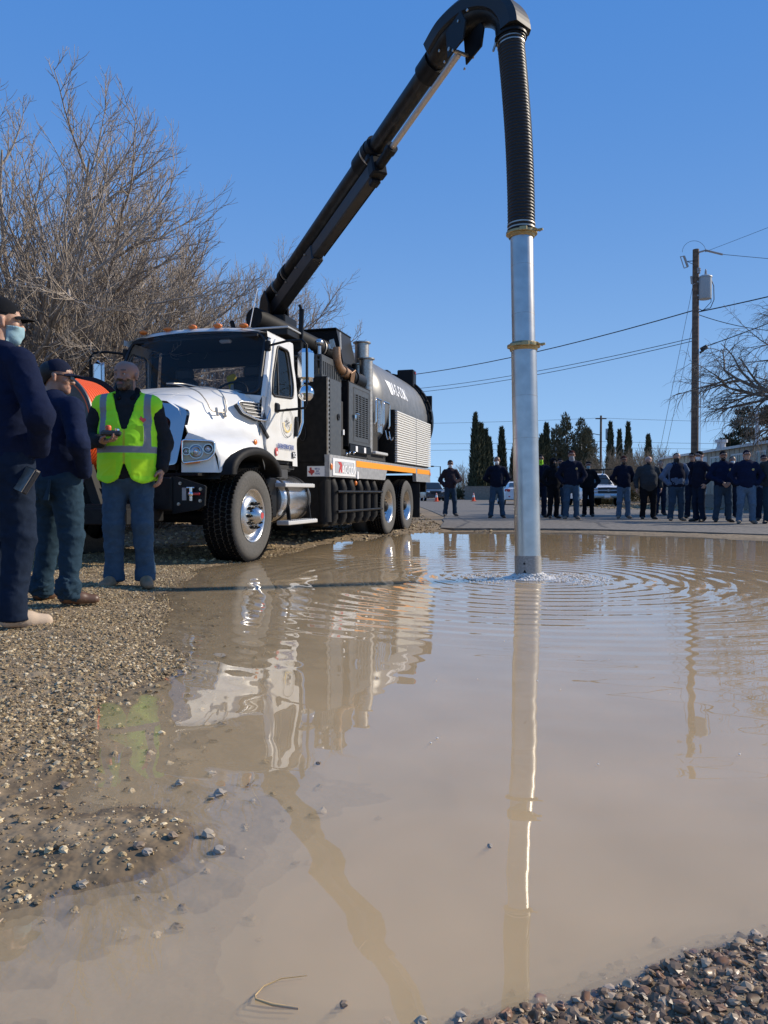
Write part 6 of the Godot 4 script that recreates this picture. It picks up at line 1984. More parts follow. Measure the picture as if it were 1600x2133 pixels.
func make_near_people() -> void:
	var navy := cloth("navy", Color(0.012, 0.018, 0.047))
	var navy2 := cloth("navy_sweatshirt", Color(0.015, 0.023, 0.058))
	var denim := cloth("denim", Color(0.06, 0.105, 0.16))
	var dark_denim := cloth("dark_denim", Color(0.028, 0.055, 0.082))
	var blue_work := cloth("work_blue", Color(0.015, 0.024, 0.045))
	var cap_navy := cloth("cap_navy", Color(0.015, 0.02, 0.042))
	var black := cloth("black", Color(0.012, 0.013, 0.016))
	var brown := mat("brown_leather", Color(0.11, 0.055, 0.03), 0.45)
	var tan_boot := mat("tan_leather", Color(0.36, 0.23, 0.13), 0.6)
	grained(tan_boot, tex("leather", 0.03, 4, Color(0.6, 0.6, 0.6), Color(1, 1, 1), 256), 4.0)
	var pale := mat("pale_suede", Color(0.5, 0.38, 0.27), 0.8)
	# the man in the yellow vest
	var v := person("bald bearded man in yellow-green safety vest holding a remote by the truck", Vector3(-2.08, land(-2.08, 6.02), -6.02), 1.84, 0.14, {"fine": true, "jacket": cloth("puffer", Color(0.028, 0.029, 0.032)), "trousers": denim, "shoes": tan_boot, "right": "hold", "left": "side", "head": -0.36, "nod": 0.06, "skin": Color(0.33, 0.17, 0.115), "beard": Color(0.07, 0.04, 0.028), "girth": 1.06, "spread": 0.12, "hem": 0.84})
	make_vest(v)
	part("collar", joined([grow([[Vector3(-0.06, 1.50, -0.03), Vector3(-0.065, 1.545, -0.02), 0.035, 0.03], [Vector3(0.06, 1.50, -0.03), Vector3(0.065, 1.545, -0.02), 0.035, 0.03], [Vector3(-0.06, 1.52, -0.05), Vector3(0.06, 1.52, -0.05), 0.04, 0.04], [Vector3(0.06, 1.51, 0.0), Vector3(0.05, 1.475, 0.075), 0.03, 0.02], [Vector3(-0.06, 1.51, 0.0), Vector3(-0.05, 1.475, 0.075), 0.03, 0.02]], 0.011, 0.02)]), black, v)
	# the remote in his hand
	var remote := thing("remote_control", "black remote control with an orange knob in the vested man's hand", "remote control")
	var ro := Mb.new().box(Vector3.ZERO, Vector3(0.15, 0.045, 0.09), Basis(), 0.014)
	part("case", ro, mat("remote_black", Color(0.015, 0.015, 0.016), 0.3), remote)
	part("knob", Mb.new().lathe(PackedVector2Array([Vector2(0.021, 0.02), Vector2(0.024, 0.05), Vector2(0.018, 0.062), Vector2(0, 0.064)]), Transform3D(Basis(), Vector3(-0.02, 0, 0)), 16, 0.4), mat("knob_orange", Color(0.7, 0.12, 0.03), 0.35), remote)
	part("switch", Mb.new().box(Vector3(0.05, 0.028, 0.01), Vector3(0.02, 0.02, 0.012), Basis(), 0.004).rod(Vector3(0.03, 0.02, 0.03), Vector3(0.03, 0.04, 0.034), 0.005, 8), mats.chrome, remote)
	remote.transform = v.transform * Transform3D(Basis(Vector3.UP, 0.25), Vector3(-0.065, 1.185, 0.29))
	remote.scale = Vector3.ONE
	# the man in the navy sweatshirt, seen from behind
	var w := person("man in navy sweatshirt, jeans and cap seen from behind with sunglasses on", Vector3(-2.19, land(-2.19, 4.95), -4.95), 1.62, 2.55, {"fine": true, "jacket": navy2, "trousers": dark_denim, "shoes": brown, "right": "pocket", "left": "pocket", "head": -0.75, "nod": 0.1, "skin": Color(0.4, 0.22, 0.15), "cap": cap_navy, "girth": 1.22, "belly": 0.03, "spread": 0.17, "hem": 0.86, "hood_down": false, "glasses": true, "hair": mat("dark_hair", Color(0.012, 0.01, 0.009), 0.6), "toes": 1.4})
	for s in [-1.0, 1.0]:
		var po := Mb.new().box(Vector3(s * 0.095, 0.83, -0.138), Vector3(0.135, 0.15, 0.008), Basis(Vector3.UP, s * 0.28) * Basis(Vector3.RIGHT, 0.1), 0.003)
		part("back_pocket", po, dark_denim, w)
	var cuffs := []
	for s in [-1.0, 1.0]:
		cuffs.append_array([[Vector3(s * 0.17, 0.14, -0.03), Vector3(s * 0.17, 0.125, -0.03), 0.083, 0.085], [Vector3(s * 0.17, 0.095, -0.025), Vector3(s * 0.17, 0.085, -0.025), 0.075, 0.072]])
	part("gathered_cuffs", joined([grow(cuffs, 0.0125, 0.01, null, null, 0.02, rough_noise(8, 11.0, 2))]), dark_denim, w)
	# the tall man at the left edge
	var l := person("tall man in navy coveralls, dark cap and blue mask at the left edge", Vector3(-2.13, land(-2.13, 4.12), -4.12), 1.82, 2.62, {"fine": true, "jacket": navy, "trousers": blue_work, "shoes": pale, "right": "akimbo", "left": "pocket", "head": -0.42, "skin": Color(0.45, 0.26, 0.18), "cap": black, "girth": 1.12, "hem": 0.88, "hood_down": true, "mask": mat("mask_blue", Color(0.27, 0.43, 0.5), 0.8), "hair": mat("dark_hair", Color(0.012, 0.01, 0.009), 0.6), "spread": 0.12})
	var clip := thing("clipboard", "black folder with a silver edge held at the tall man's hip", "clipboard", Vector3(-1.93, 0.85, -3.98), 0.0)
	part("cover", Mb.new().box(Vector3.ZERO, Vector3(0.03, 0.14, 0.2), Basis(), 0.006), mats.ink_black, clip)
	part("edge", Mb.new().box(Vector3(-0.0165, 0.0, 0.0), Vector3(0.003, 0.135, 0.195)).box(Vector3(0, 0.0715, 0), Vector3(0.026, 0.003, 0.19)), mats.stainless, clip)
	clip.rotation = Vector3(0.15, 0.75, -0.5)


func make_vest(v: Node3D) -> void:
	var m := mat("safety_vest", Color.WHITE, 0.75)
	m.vertex_color_use_as_albedo = true
	var g := 1.06
	var bones := [[Vector3(0, 0.86, 0.0), Vector3(0, 1.04, 0.005), 0.222 * g, 0.205 * g, 1.33], [Vector3(0, 1.04, 0.01), Vector3(0, 1.2, 0), 0.205 * g, 0.205 * g, 1.33], [Vector3(0, 1.2, 0), Vector3(0, 1.36, -0.008), 0.205 * g, 0.182 * g, 1.4], [Vector3(-0.16 * g, 1.42, -0.012), Vector3(0.16 * g, 1.42, -0.012), 0.1, 0.1]]
	var clip := func(q: Vector3) -> float:
		var d := (0.84 + 0.025 * cos(q.x * 24.0) * (1.0 if q.z > 0.0 else 0.0)) - q.y                                   # hem, rounded at the front opening
		d = maxf(d, absf(q.x) - (0.262 + 0.03 * clampf((1.2 - q.y) * 5.0, 0.0, 1.0)))                        # armholes
		d = maxf(d, 0.095 - Vector2(q.x, q.y - 1.56).length())                                        # neck
		if q.z > 0.0:
			d = maxf(d, (0.018 + (q.y - 1.23) * 0.31) - absf(q.x) if q.y > 1.23 else -1.0)                      # the V
			d = maxf(d, (0.006 + (0.97 - q.y) * 0.35) - absf(q.x) if q.y < 0.97 else -1.0)
		return d
	var lime := Color(0.42, 0.93, 0.016)
	var tape := Color(0.24, 0.24, 0.26)
	var zip := Color(0.55, 0.6, 0.03)
	var tint := func(q: Vector3) -> Color:
		if absf(absf(q.x) - 0.165) < 0.026 and q.y > 1.075:
			return tape
		if absf(q.y - 1.075) < 0.026:
			return tape
		if q.z > 0.0 and absf(q.x) < 0.008:
			return zip
		if q.z > 0.0 and q.y < 1.0 and absf(absf(q.x) - 0.13) < 0.075 and q.y > 0.87:
			return Color(0.53, 0.92, 0.014)
		return lime
	var vest := part("safety_vest", joined([grow(bones, 0.0085, 0.05, clip, tint, 0.006, rough_noise(40, 4.5, 2))]), m, v)
	for q in [[-0.09, 1.2, 0.09], [0.10, 1.2, 0.09]]:
		part("chest_pocket", Mb.new().box(Vector3(q[0], q[1], 0.149), Vector3(q[2], 0.12, 0.006), Basis(Vector3.UP, q[0] * 2.0) * Basis(Vector3.RIGHT, -0.06), 0.002), mat("vest_pocket", Color(0.34, 0.68, 0.012), 0.75), vest)
	var tx := PackedVector2Array()
	for q in [[-0.03, 0.005], [-0.02, 0.005], [-0.02, 0.02], [-0.008, 0.02], [-0.008, 0.01], [0.02, 0.004], [0.022, -0.01], [0.008, -0.02], [0.0, -0.03], [-0.012, -0.012], [-0.022, -0.01]]:
		tx.append(Vector2(q[0], q[1]))
	part("vest_badge", Mb.new().prism(tx, Transform3D(Basis(Vector3.UP, 0.3), Vector3(0.14, 1.31, 0.142)), 0.0, 0.004), mats.ink_red, vest)


func make_crowd() -> void:
	var navy := cloth("navy", Color.WHITE)
	var dark := cloth("dark_navy", Color(0.013, 0.016, 0.032))
	var black: Material = cloth("black", Color.WHITE)
	var plum := cloth("plum", Color(0.05, 0.036, 0.042))
	var charcoal := cloth("charcoal", Color(0.05, 0.055, 0.06))
	var denim: Material = cloth("denim", Color.WHITE)
	var light_denim := cloth("light_denim", Color(0.12, 0.18, 0.255))
	var mid_denim := cloth("mid_denim", Color(0.045, 0.075, 0.115))
	var work: Material = cloth("work_blue", Color.WHITE)
	var dark_denim: Material = cloth("dark_denim", Color.WHITE)
	var pale_blue := cloth("pale_blue", Color(0.13, 0.17, 0.25))
	var maroon := cloth("maroon", Color(0.06, 0.015, 0.015))
	var boots := mat("dark_boots", Color(0.03, 0.022, 0.018), 0.6)
	var tan_boots := mat("dusty_boots", Color(0.2, 0.15, 0.11), 0.8)
	var white_mask := mat("mask_white", Color(0.75, 0.75, 0.74), 0.8)
	var grey_mask := mat("mask_grey", Color(0.3, 0.31, 0.34), 0.85)
	var blue_mask := mat("mask_pale", Color(0.3, 0.46, 0.5), 0.8)
	var black_mask := mat("mask_black", Color(0.02, 0.02, 0.022), 0.85)
	var lime := mat("gaiter_lime", Color(0.36, 0.8, 0.02), 0.7)
	var gold := mat("badge_gold", Color(0.5, 0.36, 0.12), 0.5)
	var s1 := Color(0.42, 0.24, 0.17)
	var s2 := Color(0.3, 0.165, 0.11)
	var s3 := Color(0.5, 0.3, 0.22)
	var list := [
		[2.07, 23.1, 1.74, 0.1, "man in plum jacket and white mask, leftmost of the line", {"jacket": plum, "trousers": mid_denim, "shoes": tan_boots, "cap": black, "mask": white_mask, "skin": s1, "spread": 0.16, "left": "belly"}],
		[3.25, 21.3, 1.77, -0.1, "man in dark jacket, white mask pulled under his chin, left of the pipe", {"jacket": dark, "trousers": denim, "shoes": boots, "hair": mat("dark_hair", Color.WHITE, 0.6), "mask": white_mask, "mask_low": 1.535, "skin": s2, "spread": 0.17, "girth": 1.08, "right": "behind", "left": "pocket"}],
		[4.60, 21.75, 1.84, 0.0, "man with bright lime neck gaiter half hidden by the pipe", {"jacket": dark, "trousers": work, "shoes": boots, "cap": black, "mask": lime, "mask_low": 1.46, "skin": s1}],
		[4.80, 20.95, 1.70, 0.25, "person all in black with the hood up right of the pipe", {"jacket": black, "trousers": black, "shoes": boots, "hood": black, "mask": black_mask, "skin": s2, "girth": 1.08, "hem": 0.76}],
		[5.38, 22.6, 1.77, -0.1, "man in black mask behind the hooded person, pale blue sleeve showing", {"jacket": pale_blue, "trousers": mid_denim, "shoes": boots, "cap": black, "mask": black_mask, "skin": s1}],
		[5.12, 20.2, 1.87, -0.15, "tall man in navy hooded jacket and grey neck gaiter", {"jacket": dark, "trousers": denim, "shoes": tan_boots, "cap": maroon, "mask": grey_mask, "mask_low": 1.46, "skin": s1, "hood_down": true, "girth": 1.1, "spread": 0.14, "badge": gold}],
		[6.24, 22.6, 1.68, -0.3, "person in black with pale blue mask in front of the pickup", {"jacket": black, "trousers": black, "shoes": boots, "cap": black, "mask": blue_mask, "skin": s1, "spread": 0.12}],
		[6.77, 20.9, 1.76, -0.1, "man in maroon cap, navy sweater and light jeans beside the pickup", {"jacket": dark, "trousers": light_denim, "shoes": tan_boots, "cap": maroon, "skin": s2, "beard": Color(0.03, 0.02, 0.018), "right": "behind", "left": "behind", "spread": 0.13}],
		[7.20, 20.15, 1.72, -0.05, "stout bearded man in charcoal jacket and black trousers", {"jacket": charcoal, "trousers": black, "shoes": boots, "skin": s3, "beard": Color(0.025, 0.02, 0.018), "girth": 1.32, "belly": 0.05, "right": "down", "left": "down", "spread": 0.15, "hem": 0.8}],
		[9.00, 24.1, 1.78, -0.2, "man in dark jacket standing furthest back, beside the stout man", {"jacket": dark, "trousers": work, "shoes": boots, "hair": mat("dark_hair", Color.WHITE, 0.6), "skin": s1}],
		[7.55, 19.1, 1.76, 0.0, "man in navy vest over pale grey-blue sleeves, black gaiter", {"jacket": pale_blue, "trousers": mid_denim, "shoes": tan_boots, "hair": mat("dark_hair", Color.WHITE, 0.6), "mask": black_mask, "mask_low": 1.46, "skin": s1, "girth": 1.14, "spread": 0.14, "gilet": dark}],
		[7.88, 18.5, 1.76, -1.15, "man in navy coveralls, white mask, head turned left under the pole", {"jacket": dark, "trousers": work, "shoes": boots, "cap": black, "mask": white_mask, "skin": s3, "right": "pocket", "left": "hip", "hem": 0.8}],
		[8.72, 20.95, 1.86, -0.5, "man in cap standing right behind the coverall man under the pole", {"jacket": dark, "trousers": work, "shoes": boots, "cap": black, "skin": s1}],
		[8.34, 18.2, 1.75, -0.1, "bearded man in navy sweater and jeans, right of the pole", {"jacket": navy, "trousers": mid_denim, "shoes": boots, "cap": black, "skin": s1, "beard": Color(0.03, 0.02, 0.018), "girth": 1.16, "right": "front", "left": "front", "spread": 0.16, "badge": gold}],
		[10.02, 21.3, 1.78, -0.2, "man in white mask peeking between two navy sweaters", {"jacket": black, "trousers": work, "shoes": boots, "hair": mat("dark_hair", Color.WHITE, 0.6), "mask": white_mask, "skin": s2}],
		[8.50, 17.35, 1.72, -0.25, "man in cap, navy hoodie and pale jeans near the right edge", {"jacket": navy, "trousers": light_denim, "shoes": tan_boots, "cap": dark, "skin": s3, "hood_down": true, "girth": 1.15, "right": "pocket", "left": "pocket", "spread": 0.15, "badge": gold}],
		[9.80, 19.1, 1.70, -0.3, "person in pale blue shirt partly hidden at the right edge", {"jacket": pale_blue, "trousers": work, "shoes": boots, "cap": dark, "skin": s1}],
		[9.10, 17.35, 1.74, -0.5, "man in dark jacket cut by the right edge of the view", {"jacket": charcoal, "trousers": dark_denim, "shoes": boots, "cap": black, "skin": s1, "girth": 1.1}],
	]
	for q in list:
		var o := person(q[4], Vector3(q[0], 0.064 if q[1] < 31 else 0.04, -q[1]), q[2], q[3], q[5], "onlookers across the puddle")
		if q[5].has("gilet"):
			var g: float = q[5].girth
			part("gilet", joined([grow([[Vector3(0, 0.92, 0), Vector3(0, 1.2, 0), 0.185 * g, 0.187 * g, 1.3], [Vector3(0, 1.2, 0), Vector3(0, 1.36, -0.008), 0.19 * g, 0.165 * g, 1.37], [Vector3(-0.13, 1.425, -0.012), Vector3(0.13, 1.425, -0.012), 0.082, 0.082]], 0.028, 0.05, func(w: Vector3) -> float: return maxf(0.88 - w.y, absf(w.x) - 0.2))]), q[5].gilet, o)


# ---------------------------------------------------------------- trees, poles, vehicles, the trailer home

class Twigs:
	var v := PackedVector3Array()
	var n := PackedVector3Array()
	var ix := PackedInt32Array()
	var r := RandomNumberGenerator.new()

	func limb(pts: PackedVector3Array, r0: float, r1: float, sides: int) -> void:
		var k := pts.size()
		var side := (pts[1] - pts[0]).cross(Vector3(0.3, 0.2, 1)).normalized()
		var base := v.size()
		for i in k:
			var d := (pts[mini(i + 1, k - 1)] - pts[maxi(i - 1, 0)]).normalized()
			side = (side - d * side.dot(d)).normalized()
			var up := d.cross(side)
			var w := lerpf(r0, r1, float(i) / (k - 1))
			for j in sides:
				var t := TAU * j / sides
				var o := side * cos(t) + up * sin(t)
				v.append(pts[i] + o * w)
				n.append(o)
		for i in k - 1:
			for j in sides:
				var a := base + i * sides + j
				var b := base + i * sides + (j + 1) % sides
				ix.append_array(PackedInt32Array([a, a + sides, b, b, a + sides, b + sides]))

	func branch(at: Vector3, dir: Vector3, long: float, thick: float, level: int, how: Dictionary) -> void:
		var counts: Array = how.counts
		var last := level >= counts.size()
		var k := 8 if level == 0 else (6 if not last else 3)
		var pts := PackedVector3Array([at])
		var d := dir.normalized()
		var dirs := [d]
		var bend: float = how.lift[mini(level, how.lift.size() - 1)]
		for i in k:
			d = (d + Vector3(r.randfn(), r.randfn(), r.randfn()) * how.wander + Vector3.UP * bend / k).normalized()
			pts.append(pts[i] + d * long / k)
			dirs.append(d)
		limb(pts, thick, maxf(thick * 0.22, how.thin * 0.6), [7, 5, 4, 3][mini(level, 3)])
		if last:
			return
		var m: int = counts[level]
		for i in m:
			var t: float = how.bare + (1.0 - how.bare) * (i + r.randf()) / m
			var f := t * k
			var q := mini(int(f), k - 1)
			var from := pts[q].lerp(pts[q + 1], f - q)
			var along: Vector3 = dirs[q]
			var out := along.cross(Vector3(r.randfn(), r.randfn(), r.randfn())).normalized()
			var open: float = how.open * r.randf_range(0.75, 1.25)
			var nd := along * cos(open) + out * sin(open)
			branch(from, nd, long * how.shrink * r.randf_range(0.65, 1.25) * (1.15 - 0.5 * t), maxf(thick * 0.5 * (1.1 - 0.55 * t), how.thin), level + 1, how)


func bark(key: String, lo: Color, hi: Color) -> StandardMaterial3D:
	var m := mat(key, Color.WHITE, 0.85)
	return grained(m, tex(key + "_grain", 0.03, 4, lo, hi, 256), 1.5)


func bare_tree(label: String, at: Vector3, seed_: int, stems: Array, how: Dictionary, m: Material, called := "bare_tree", group := "") -> void:   # stems: [direction, length, thickness]
	var t := thing(called, label, "tree" if called == "bare_tree" else "shrub", at, 0.0, group)
	var tr := Twigs.new()
	tr.r.seed = seed_
	var tw := Twigs.new()
	tw.r.seed = seed_ + 1
	var top := Vector3(0, how.get("fork", 0.0), 0)
	if top.y > 0.0:
		tr.limb(PackedVector3Array([Vector3(0, -0.1, 0), Vector3(0.03, top.y * 0.4, 0.02), top * 1.05]), how.trunk * 1.2, how.trunk, 12)
		part("trunk", raw_mesh(tr.v, tr.n, tr.ix), m, t)
	for s in stems:
		tw.branch(top if top.y > 0.0 else Vector3(s[0].x, 0, s[0].z) * 0.3, s[0], s[1], s[2], 0, how)
	part("crown", raw_mesh(tw.v, tw.n, tw.ix), m, t)


func foliage(key: String, lo: Color, hi: Color) -> StandardMaterial3D:
	var m := mat(key, Color.WHITE, 0.8)
	m.vertex_color_use_as_albedo = true
	m.set_meta("lo", lo)
	m.set_meta("hi", hi)
	m.backlight_enabled = true
	m.backlight = Color(0.12, 0.12, 0.1)
	return m


func leafy(label: String, called: String, at: Vector3, lumps: Array, count: int, leaf: Vector2, m: Material, seed_: int, group: String, trunk_r: float, trunk_h: float, category := "tree") -> void:   # lumps: [centre, radii]; leaves fill the outer half of each lump
	var t := thing(called, label, category, at, 0.0, group)
	if trunk_h > 0.0:
		part("trunk", Mb.new().rod(Vector3(0, -0.2, 0), Vector3(0, trunk_h, 0), trunk_r, 8, trunk_r * 0.4), bark("pine_bark", Color(0.05, 0.035, 0.025), Color(0.14, 0.1, 0.075)), t)
	var r := RandomNumberGenerator.new()
	r.seed = seed_
	var gap := rough_noise(seed_, 0.9, 2)
	var mb := Mb.new()
	var lo: Color = m.get_meta("lo")
	var hi: Color = m.get_meta("hi")
	var weights := 0.0
	for l in lumps:
		weights += l[1].x * l[1].y
	for l in lumps:
		var mine := int(count * l[1].x * l[1].y / weights)
		for i in mine:
			var d := Vector3(r.randfn(), r.randfn(), r.randfn()).normalized()
			var p: Vector3 = l[0] + d * l[1] * pow(r.randf(), 0.4)
			if gap.get_noise_3dv(p) < -0.22:
				continue
			p += d * l[1].x * 0.16 * gap.get_noise_3dv(p * 2.3)
			var f := (d * 0.7 + Vector3(0, 0.75, 0) + Vector3(r.randfn(), r.randfn(), r.randfn()) * 0.35).normalized()
			var s := f.cross(Vector3(r.randfn(), r.randfn(), r.randfn())).normalized() * leaf.x * r.randf_range(0.6, 1.3)
			var e := f * leaf.y * r.randf_range(0.6, 1.3)
			mb.paint(lo.lerp(hi, r.randf()))
			mb.flat(p - s, p + s, p + e, d)
			mb.flat(p - f.cross(s), p + f.cross(s), p + e, d)
	part("crown", mb, m, t)


func cypress(label: String, at: Vector3, h: float, w: float, seed_: int, m: Material) -> void:
	var t := thing("cypress_tree", label, "tree", at, 0.0, "slender cypresses on the horizon")
	part("trunk", Mb.new().rod(Vector3(0, -0.2, 0), Vector3(0, h * 0.8, 0), 0.16, 8, 0.04), bark("pine_bark", Color.WHITE, Color.WHITE), t)
	var r := RandomNumberGenerator.new()
	r.seed = seed_
	var mb := Mb.new()
	var lo: Color = m.get_meta("lo")
	var hi: Color = m.get_meta("hi")
	var lump := rough_noise(seed_, 0.8, 3)
	for i in 2600:
		var y := pow(r.randf(), 1.15)
		var a := r.randf() * TAU
		var rad := w * pow(1.0 - y, 0.62) * minf(1.0, 0.55 + y * 4.0) * (1.0 + 0.45 * lump.get_noise_3d(cos(a) * 1.5, y * h, sin(a) * 1.5))
		var d := Vector3(cos(a), 0, sin(a))
		var p := Vector3(0, 0.3 + y * (h - 0.5), 0) + d * rad * pow(r.randf(), 0.3)
		var f := (d * 0.35 + Vector3(r.randf_range(-0.3, 0.3), 1.0, r.randf_range(-0.3, 0.3))).normalized()
		var s := f.cross(Vector3(r.randfn(), r.randfn(), r.randfn())).normalized() * r.randf_range(0.06, 0.15)
		mb.paint(lo.lerp(hi, r.randf()))
		mb.flat(p - s, p + s, p + f * r.randf_range(0.3, 0.65), d)
	part("crown", mb, m, t)


func make_trees() -> void:
	var grey := bark("ash_bark", Color(0.17, 0.135, 0.105), Color(0.56, 0.475, 0.385))
	var dusk := bark("willow_bark", Color(0.13, 0.1, 0.075), Color(0.34, 0.27, 0.2))
	var how := {"counts": [13, 10, 8], "lift": [0.4, 0.6, 0.6, 0.45], "wander": 0.1, "open": 0.68, "shrink": 0.46, "bare": 0.15, "thin": 0.0042, "fork": 1.5, "trunk": 0.24}
	var ring := func(count: int, tilt: float, long: float, thick: float, seed_: int) -> Array:
		var r := RandomNumberGenerator.new()
		r.seed = seed_
		var out := []
		for i in count:
			var a := TAU * (i + r.randf_range(-0.3, 0.3)) / count
			var q := tilt * sqrt(r.randf_range(0.06, 1.5))
			out.append([Vector3(cos(a) * sin(q), cos(q), sin(a) * sin(q)), long * r.randf_range(0.85, 1.15), thick * r.randf_range(0.8, 1.1)])
		out.append([Vector3(0.1, 1, 0.05), long * 1.05, thick])
		return out
	bare_tree("big bare grey-twigged tree at the far left, tallest of the bare trees", Vector3(-6.8, 0, -13.6), 5, ring.call(32, 1.22, 5.0, 0.075, 2), how, grey)
	bare_tree("smaller bare grey tree behind the truck's cab", Vector3(-5.6, 0, -20.5), 15, ring.call(26, 1.2, 5.0, 0.08, 4), how, grey)
	bare_tree("bare tree at the left edge behind the tall man", Vector3(-11.2, 0, -16.5), 25, ring.call(16, 1.1, 5.0, 0.1, 7), how, grey)
	var whips := {"counts": [11, 6], "lift": [0.05, 0.2, 0.3], "wander": 0.15, "open": 0.75, "shrink": 0.42, "bare": 0.1, "thin": 0.005}
	bare_tree("tangle of pale leafless whips under the bare tree at the left", Vector3(-6.9, 0, -13.0), 35, ring.call(64, 0.9, 3.4, 0.022, 9), whips, grey, "bare_shrub")
	bare_tree("tangle of leafless whips directly behind the cab's hood", Vector3(-4.9, 0, -15.5), 45, ring.call(60, 0.85, 3.6, 0.022, 11), whips, grey, "bare_shrub")
	bare_tree("leafless shrub left of the vested man's head", Vector3(-8.8, 0, -17.5), 55, ring.call(60, 0.85, 4.0, 0.024, 13), whips, grey, "bare_shrub")
	# the drooping bare willow at the right
	var weep := {"counts": [11, 9, 7], "lift": [0.3, -0.1, -0.6, -0.9], "wander": 0.12, "open": 0.7, "shrink": 0.56, "bare": 0.2, "thin": 0.005, "fork": 3.4, "trunk": 0.27}
	bare_tree("bare drooping willow reaching in from the right edge in front of the pole", Vector3(16.0, 0, -25.5), 65, [[Vector3(-0.9, -0.05, 0.3), 4.6, 0.15], [Vector3(-0.6, 0.8, 0.2), 4.6, 0.1], [Vector3(-0.75, 0.35, -0.3), 4.4, 0.1], [Vector3(-0.85, 0.45, 0.25), 4.2, 0.09], [Vector3(-0.5, 1.0, -0.2), 4.4, 0.09], [Vector3(-0.15, 1, 0.1), 4.6, 0.14], [Vector3(0.7, 0.8, 0.2), 4.6, 0.14], [Vector3(0.3, 0.8, -0.7), 4.5, 0.13]], weep, dusk)
	# dry shrubs and thin trees in the middle distance
	var scrub := {"counts": [8, 5], "lift": [0.2, 0.3, 0.3], "wander": 0.12, "open": 0.6, "shrink": 0.45, "bare": 0.15, "thin": 0.011}
	var straw := bark("scrub_bark", Color(0.16, 0.12, 0.075), Color(0.36, 0.28, 0.19))
	var spots := [[17.2, 55.0, 4.2, 30, "wide straw-coloured leafless shrub behind the pickup"], [19.2, 54.0, 4.0, 28, "leafless shrub between the pickup and the trailer home"], [15.0, 58.0, 3.2, 26, "thin leafless shrub left of the pickup's roof"], [21.5, 60.0, 4.4, 26, "leafless shrub at the end of the trailer home"], [9.4, 86.0, 4.2, 26, "pale bare tree between the plum-jacket man and the tall cypress"], [15.5, 84.0, 3.6, 22, "bare shrub right behind the standing pipe"], [25.0, 75.0, 5.2, 26, "bare tree rising behind the trailer home's roof"], [29.5, 80.0, 5.5, 26, "bare tree furthest right behind the trailer home"]]
	for i in spots.size():
		var q: Array = spots[i]
		bare_tree(q[4], Vector3(q[0], 0, -q[1]), 100 + i, ring.call(q[3], 0.6, q[2] * 0.8, 0.035, 30 + i), scrub, straw, "bare_shrub" if i != 4 else "bare_tree")
	var dark := foliage("cypress_leaf", Color(0.024, 0.032, 0.015), Color(0.1, 0.1, 0.05))
	var cy := [[9.85, 80, 9.3, 1.0, "tallest dark cypress, leftmost of the group by the block wall"], [10.5, 80.5, 8.3, 0.95, "second cypress from the left by the block wall"], [11.25, 82, 7.8, 0.9, "third cypress from the left by the block wall"], [11.95, 84, 7.0, 0.85, "shortest cypress of the group by the block wall"], [14.3, 90, 8.7, 1.1, "lone cypress just left of the standing pipe"], [16.7, 95, 6.9, 1.0, "cypress hidden behind the standing pipe"], [17.0, 80, 7.0, 0.9, "low cypress just right of the standing pipe"], [17.65, 80.5, 8.3, 0.9, "pointed cypress beside the pine clump, right of the pipe"], [27.5, 90, 9.3, 0.85, "cypress right of the far utility pole"], [28.6, 90, 8.4, 0.75, "short twin-topped cypress between two taller ones"], [29.65, 90, 9.3, 0.9, "tallest cypress of the three right of the far pole"], [33.9, 95, 8.2, 1.0, "solitary cypress left of the utility pole with the transformer"]]
	for i in cy.size():
		cypress(cy[i][4], Vector3(cy[i][0], 0, -cy[i][1]), cy[i][2], cy[i][3] * 0.72, 200 + i, dark)
	var pine := foliage("pine_leaf", Color(0.06, 0.062, 0.032), Color(0.26, 0.225, 0.13))
	var pn := [[19.75, 85, 8.6, "leftmost pine of the broad clump right of the pipe"], [21.1, 86, 10.0, "tallest pine in the broad clump right of the pipe"], [22.6, 85, 9.3, "third pine of the broad clump"], [24.2, 88, 8.5, "rightmost pine of the broad clump"]]
	for i in pn.size():
		var h: float = pn[i][2]
		leafy(pn[i][3], "pine_tree", Vector3(pn[i][0], 0, -pn[i][1]), [[Vector3(0, h * 0.32, 0), Vector3(1.5, h * 0.3, 1.4)], [Vector3(0.1, h * 0.6, 0), Vector3(1.15, h * 0.28, 1.1)], [Vector3(0, h * 0.85, 0), Vector3(0.6, h * 0.16, 0.6)], [Vector3(-0.7, h * 0.5, 0.3), Vector3(0.6, h * 0.18, 0.6)], [Vector3(0.75, h * 0.42, 0.2), Vector3(0.6, h * 0.2, 0.6)]], 7500, Vector2(0.06, 0.3), pine, 300 + i, "pines behind the onlookers", 0.2, h * 0.8)
	var deep := foliage("dark_pine_leaf", Color(0.016, 0.024, 0.013), Color(0.06, 0.07, 0.035))
	var lumps := []
	var r := RandomNumberGenerator.new()
	r.seed = 77
	for i in 26:
		var a := r.randf() * TAU
		var y := r.randf()
		lumps.append([Vector3(cos(a) * 2.7 * (1.1 - y * 0.8), 2.4 + y * 5.6, sin(a) * 2.4 * (1.1 - y * 0.8)), Vector3(0.95, 0.62, 0.9) * r.randf_range(0.75, 1.2)])
	leafy("big dark pine rising behind the trailer home at the right edge", "pine_tree", Vector3(30.2, 0, -60), lumps, 16000, Vector2(0.05, 0.28), deep, 400, "pines behind the onlookers", 0.3, 7.5)
	var sage := foliage("scrub_leaf", Color(0.07, 0.075, 0.035), Color(0.19, 0.17, 0.09))
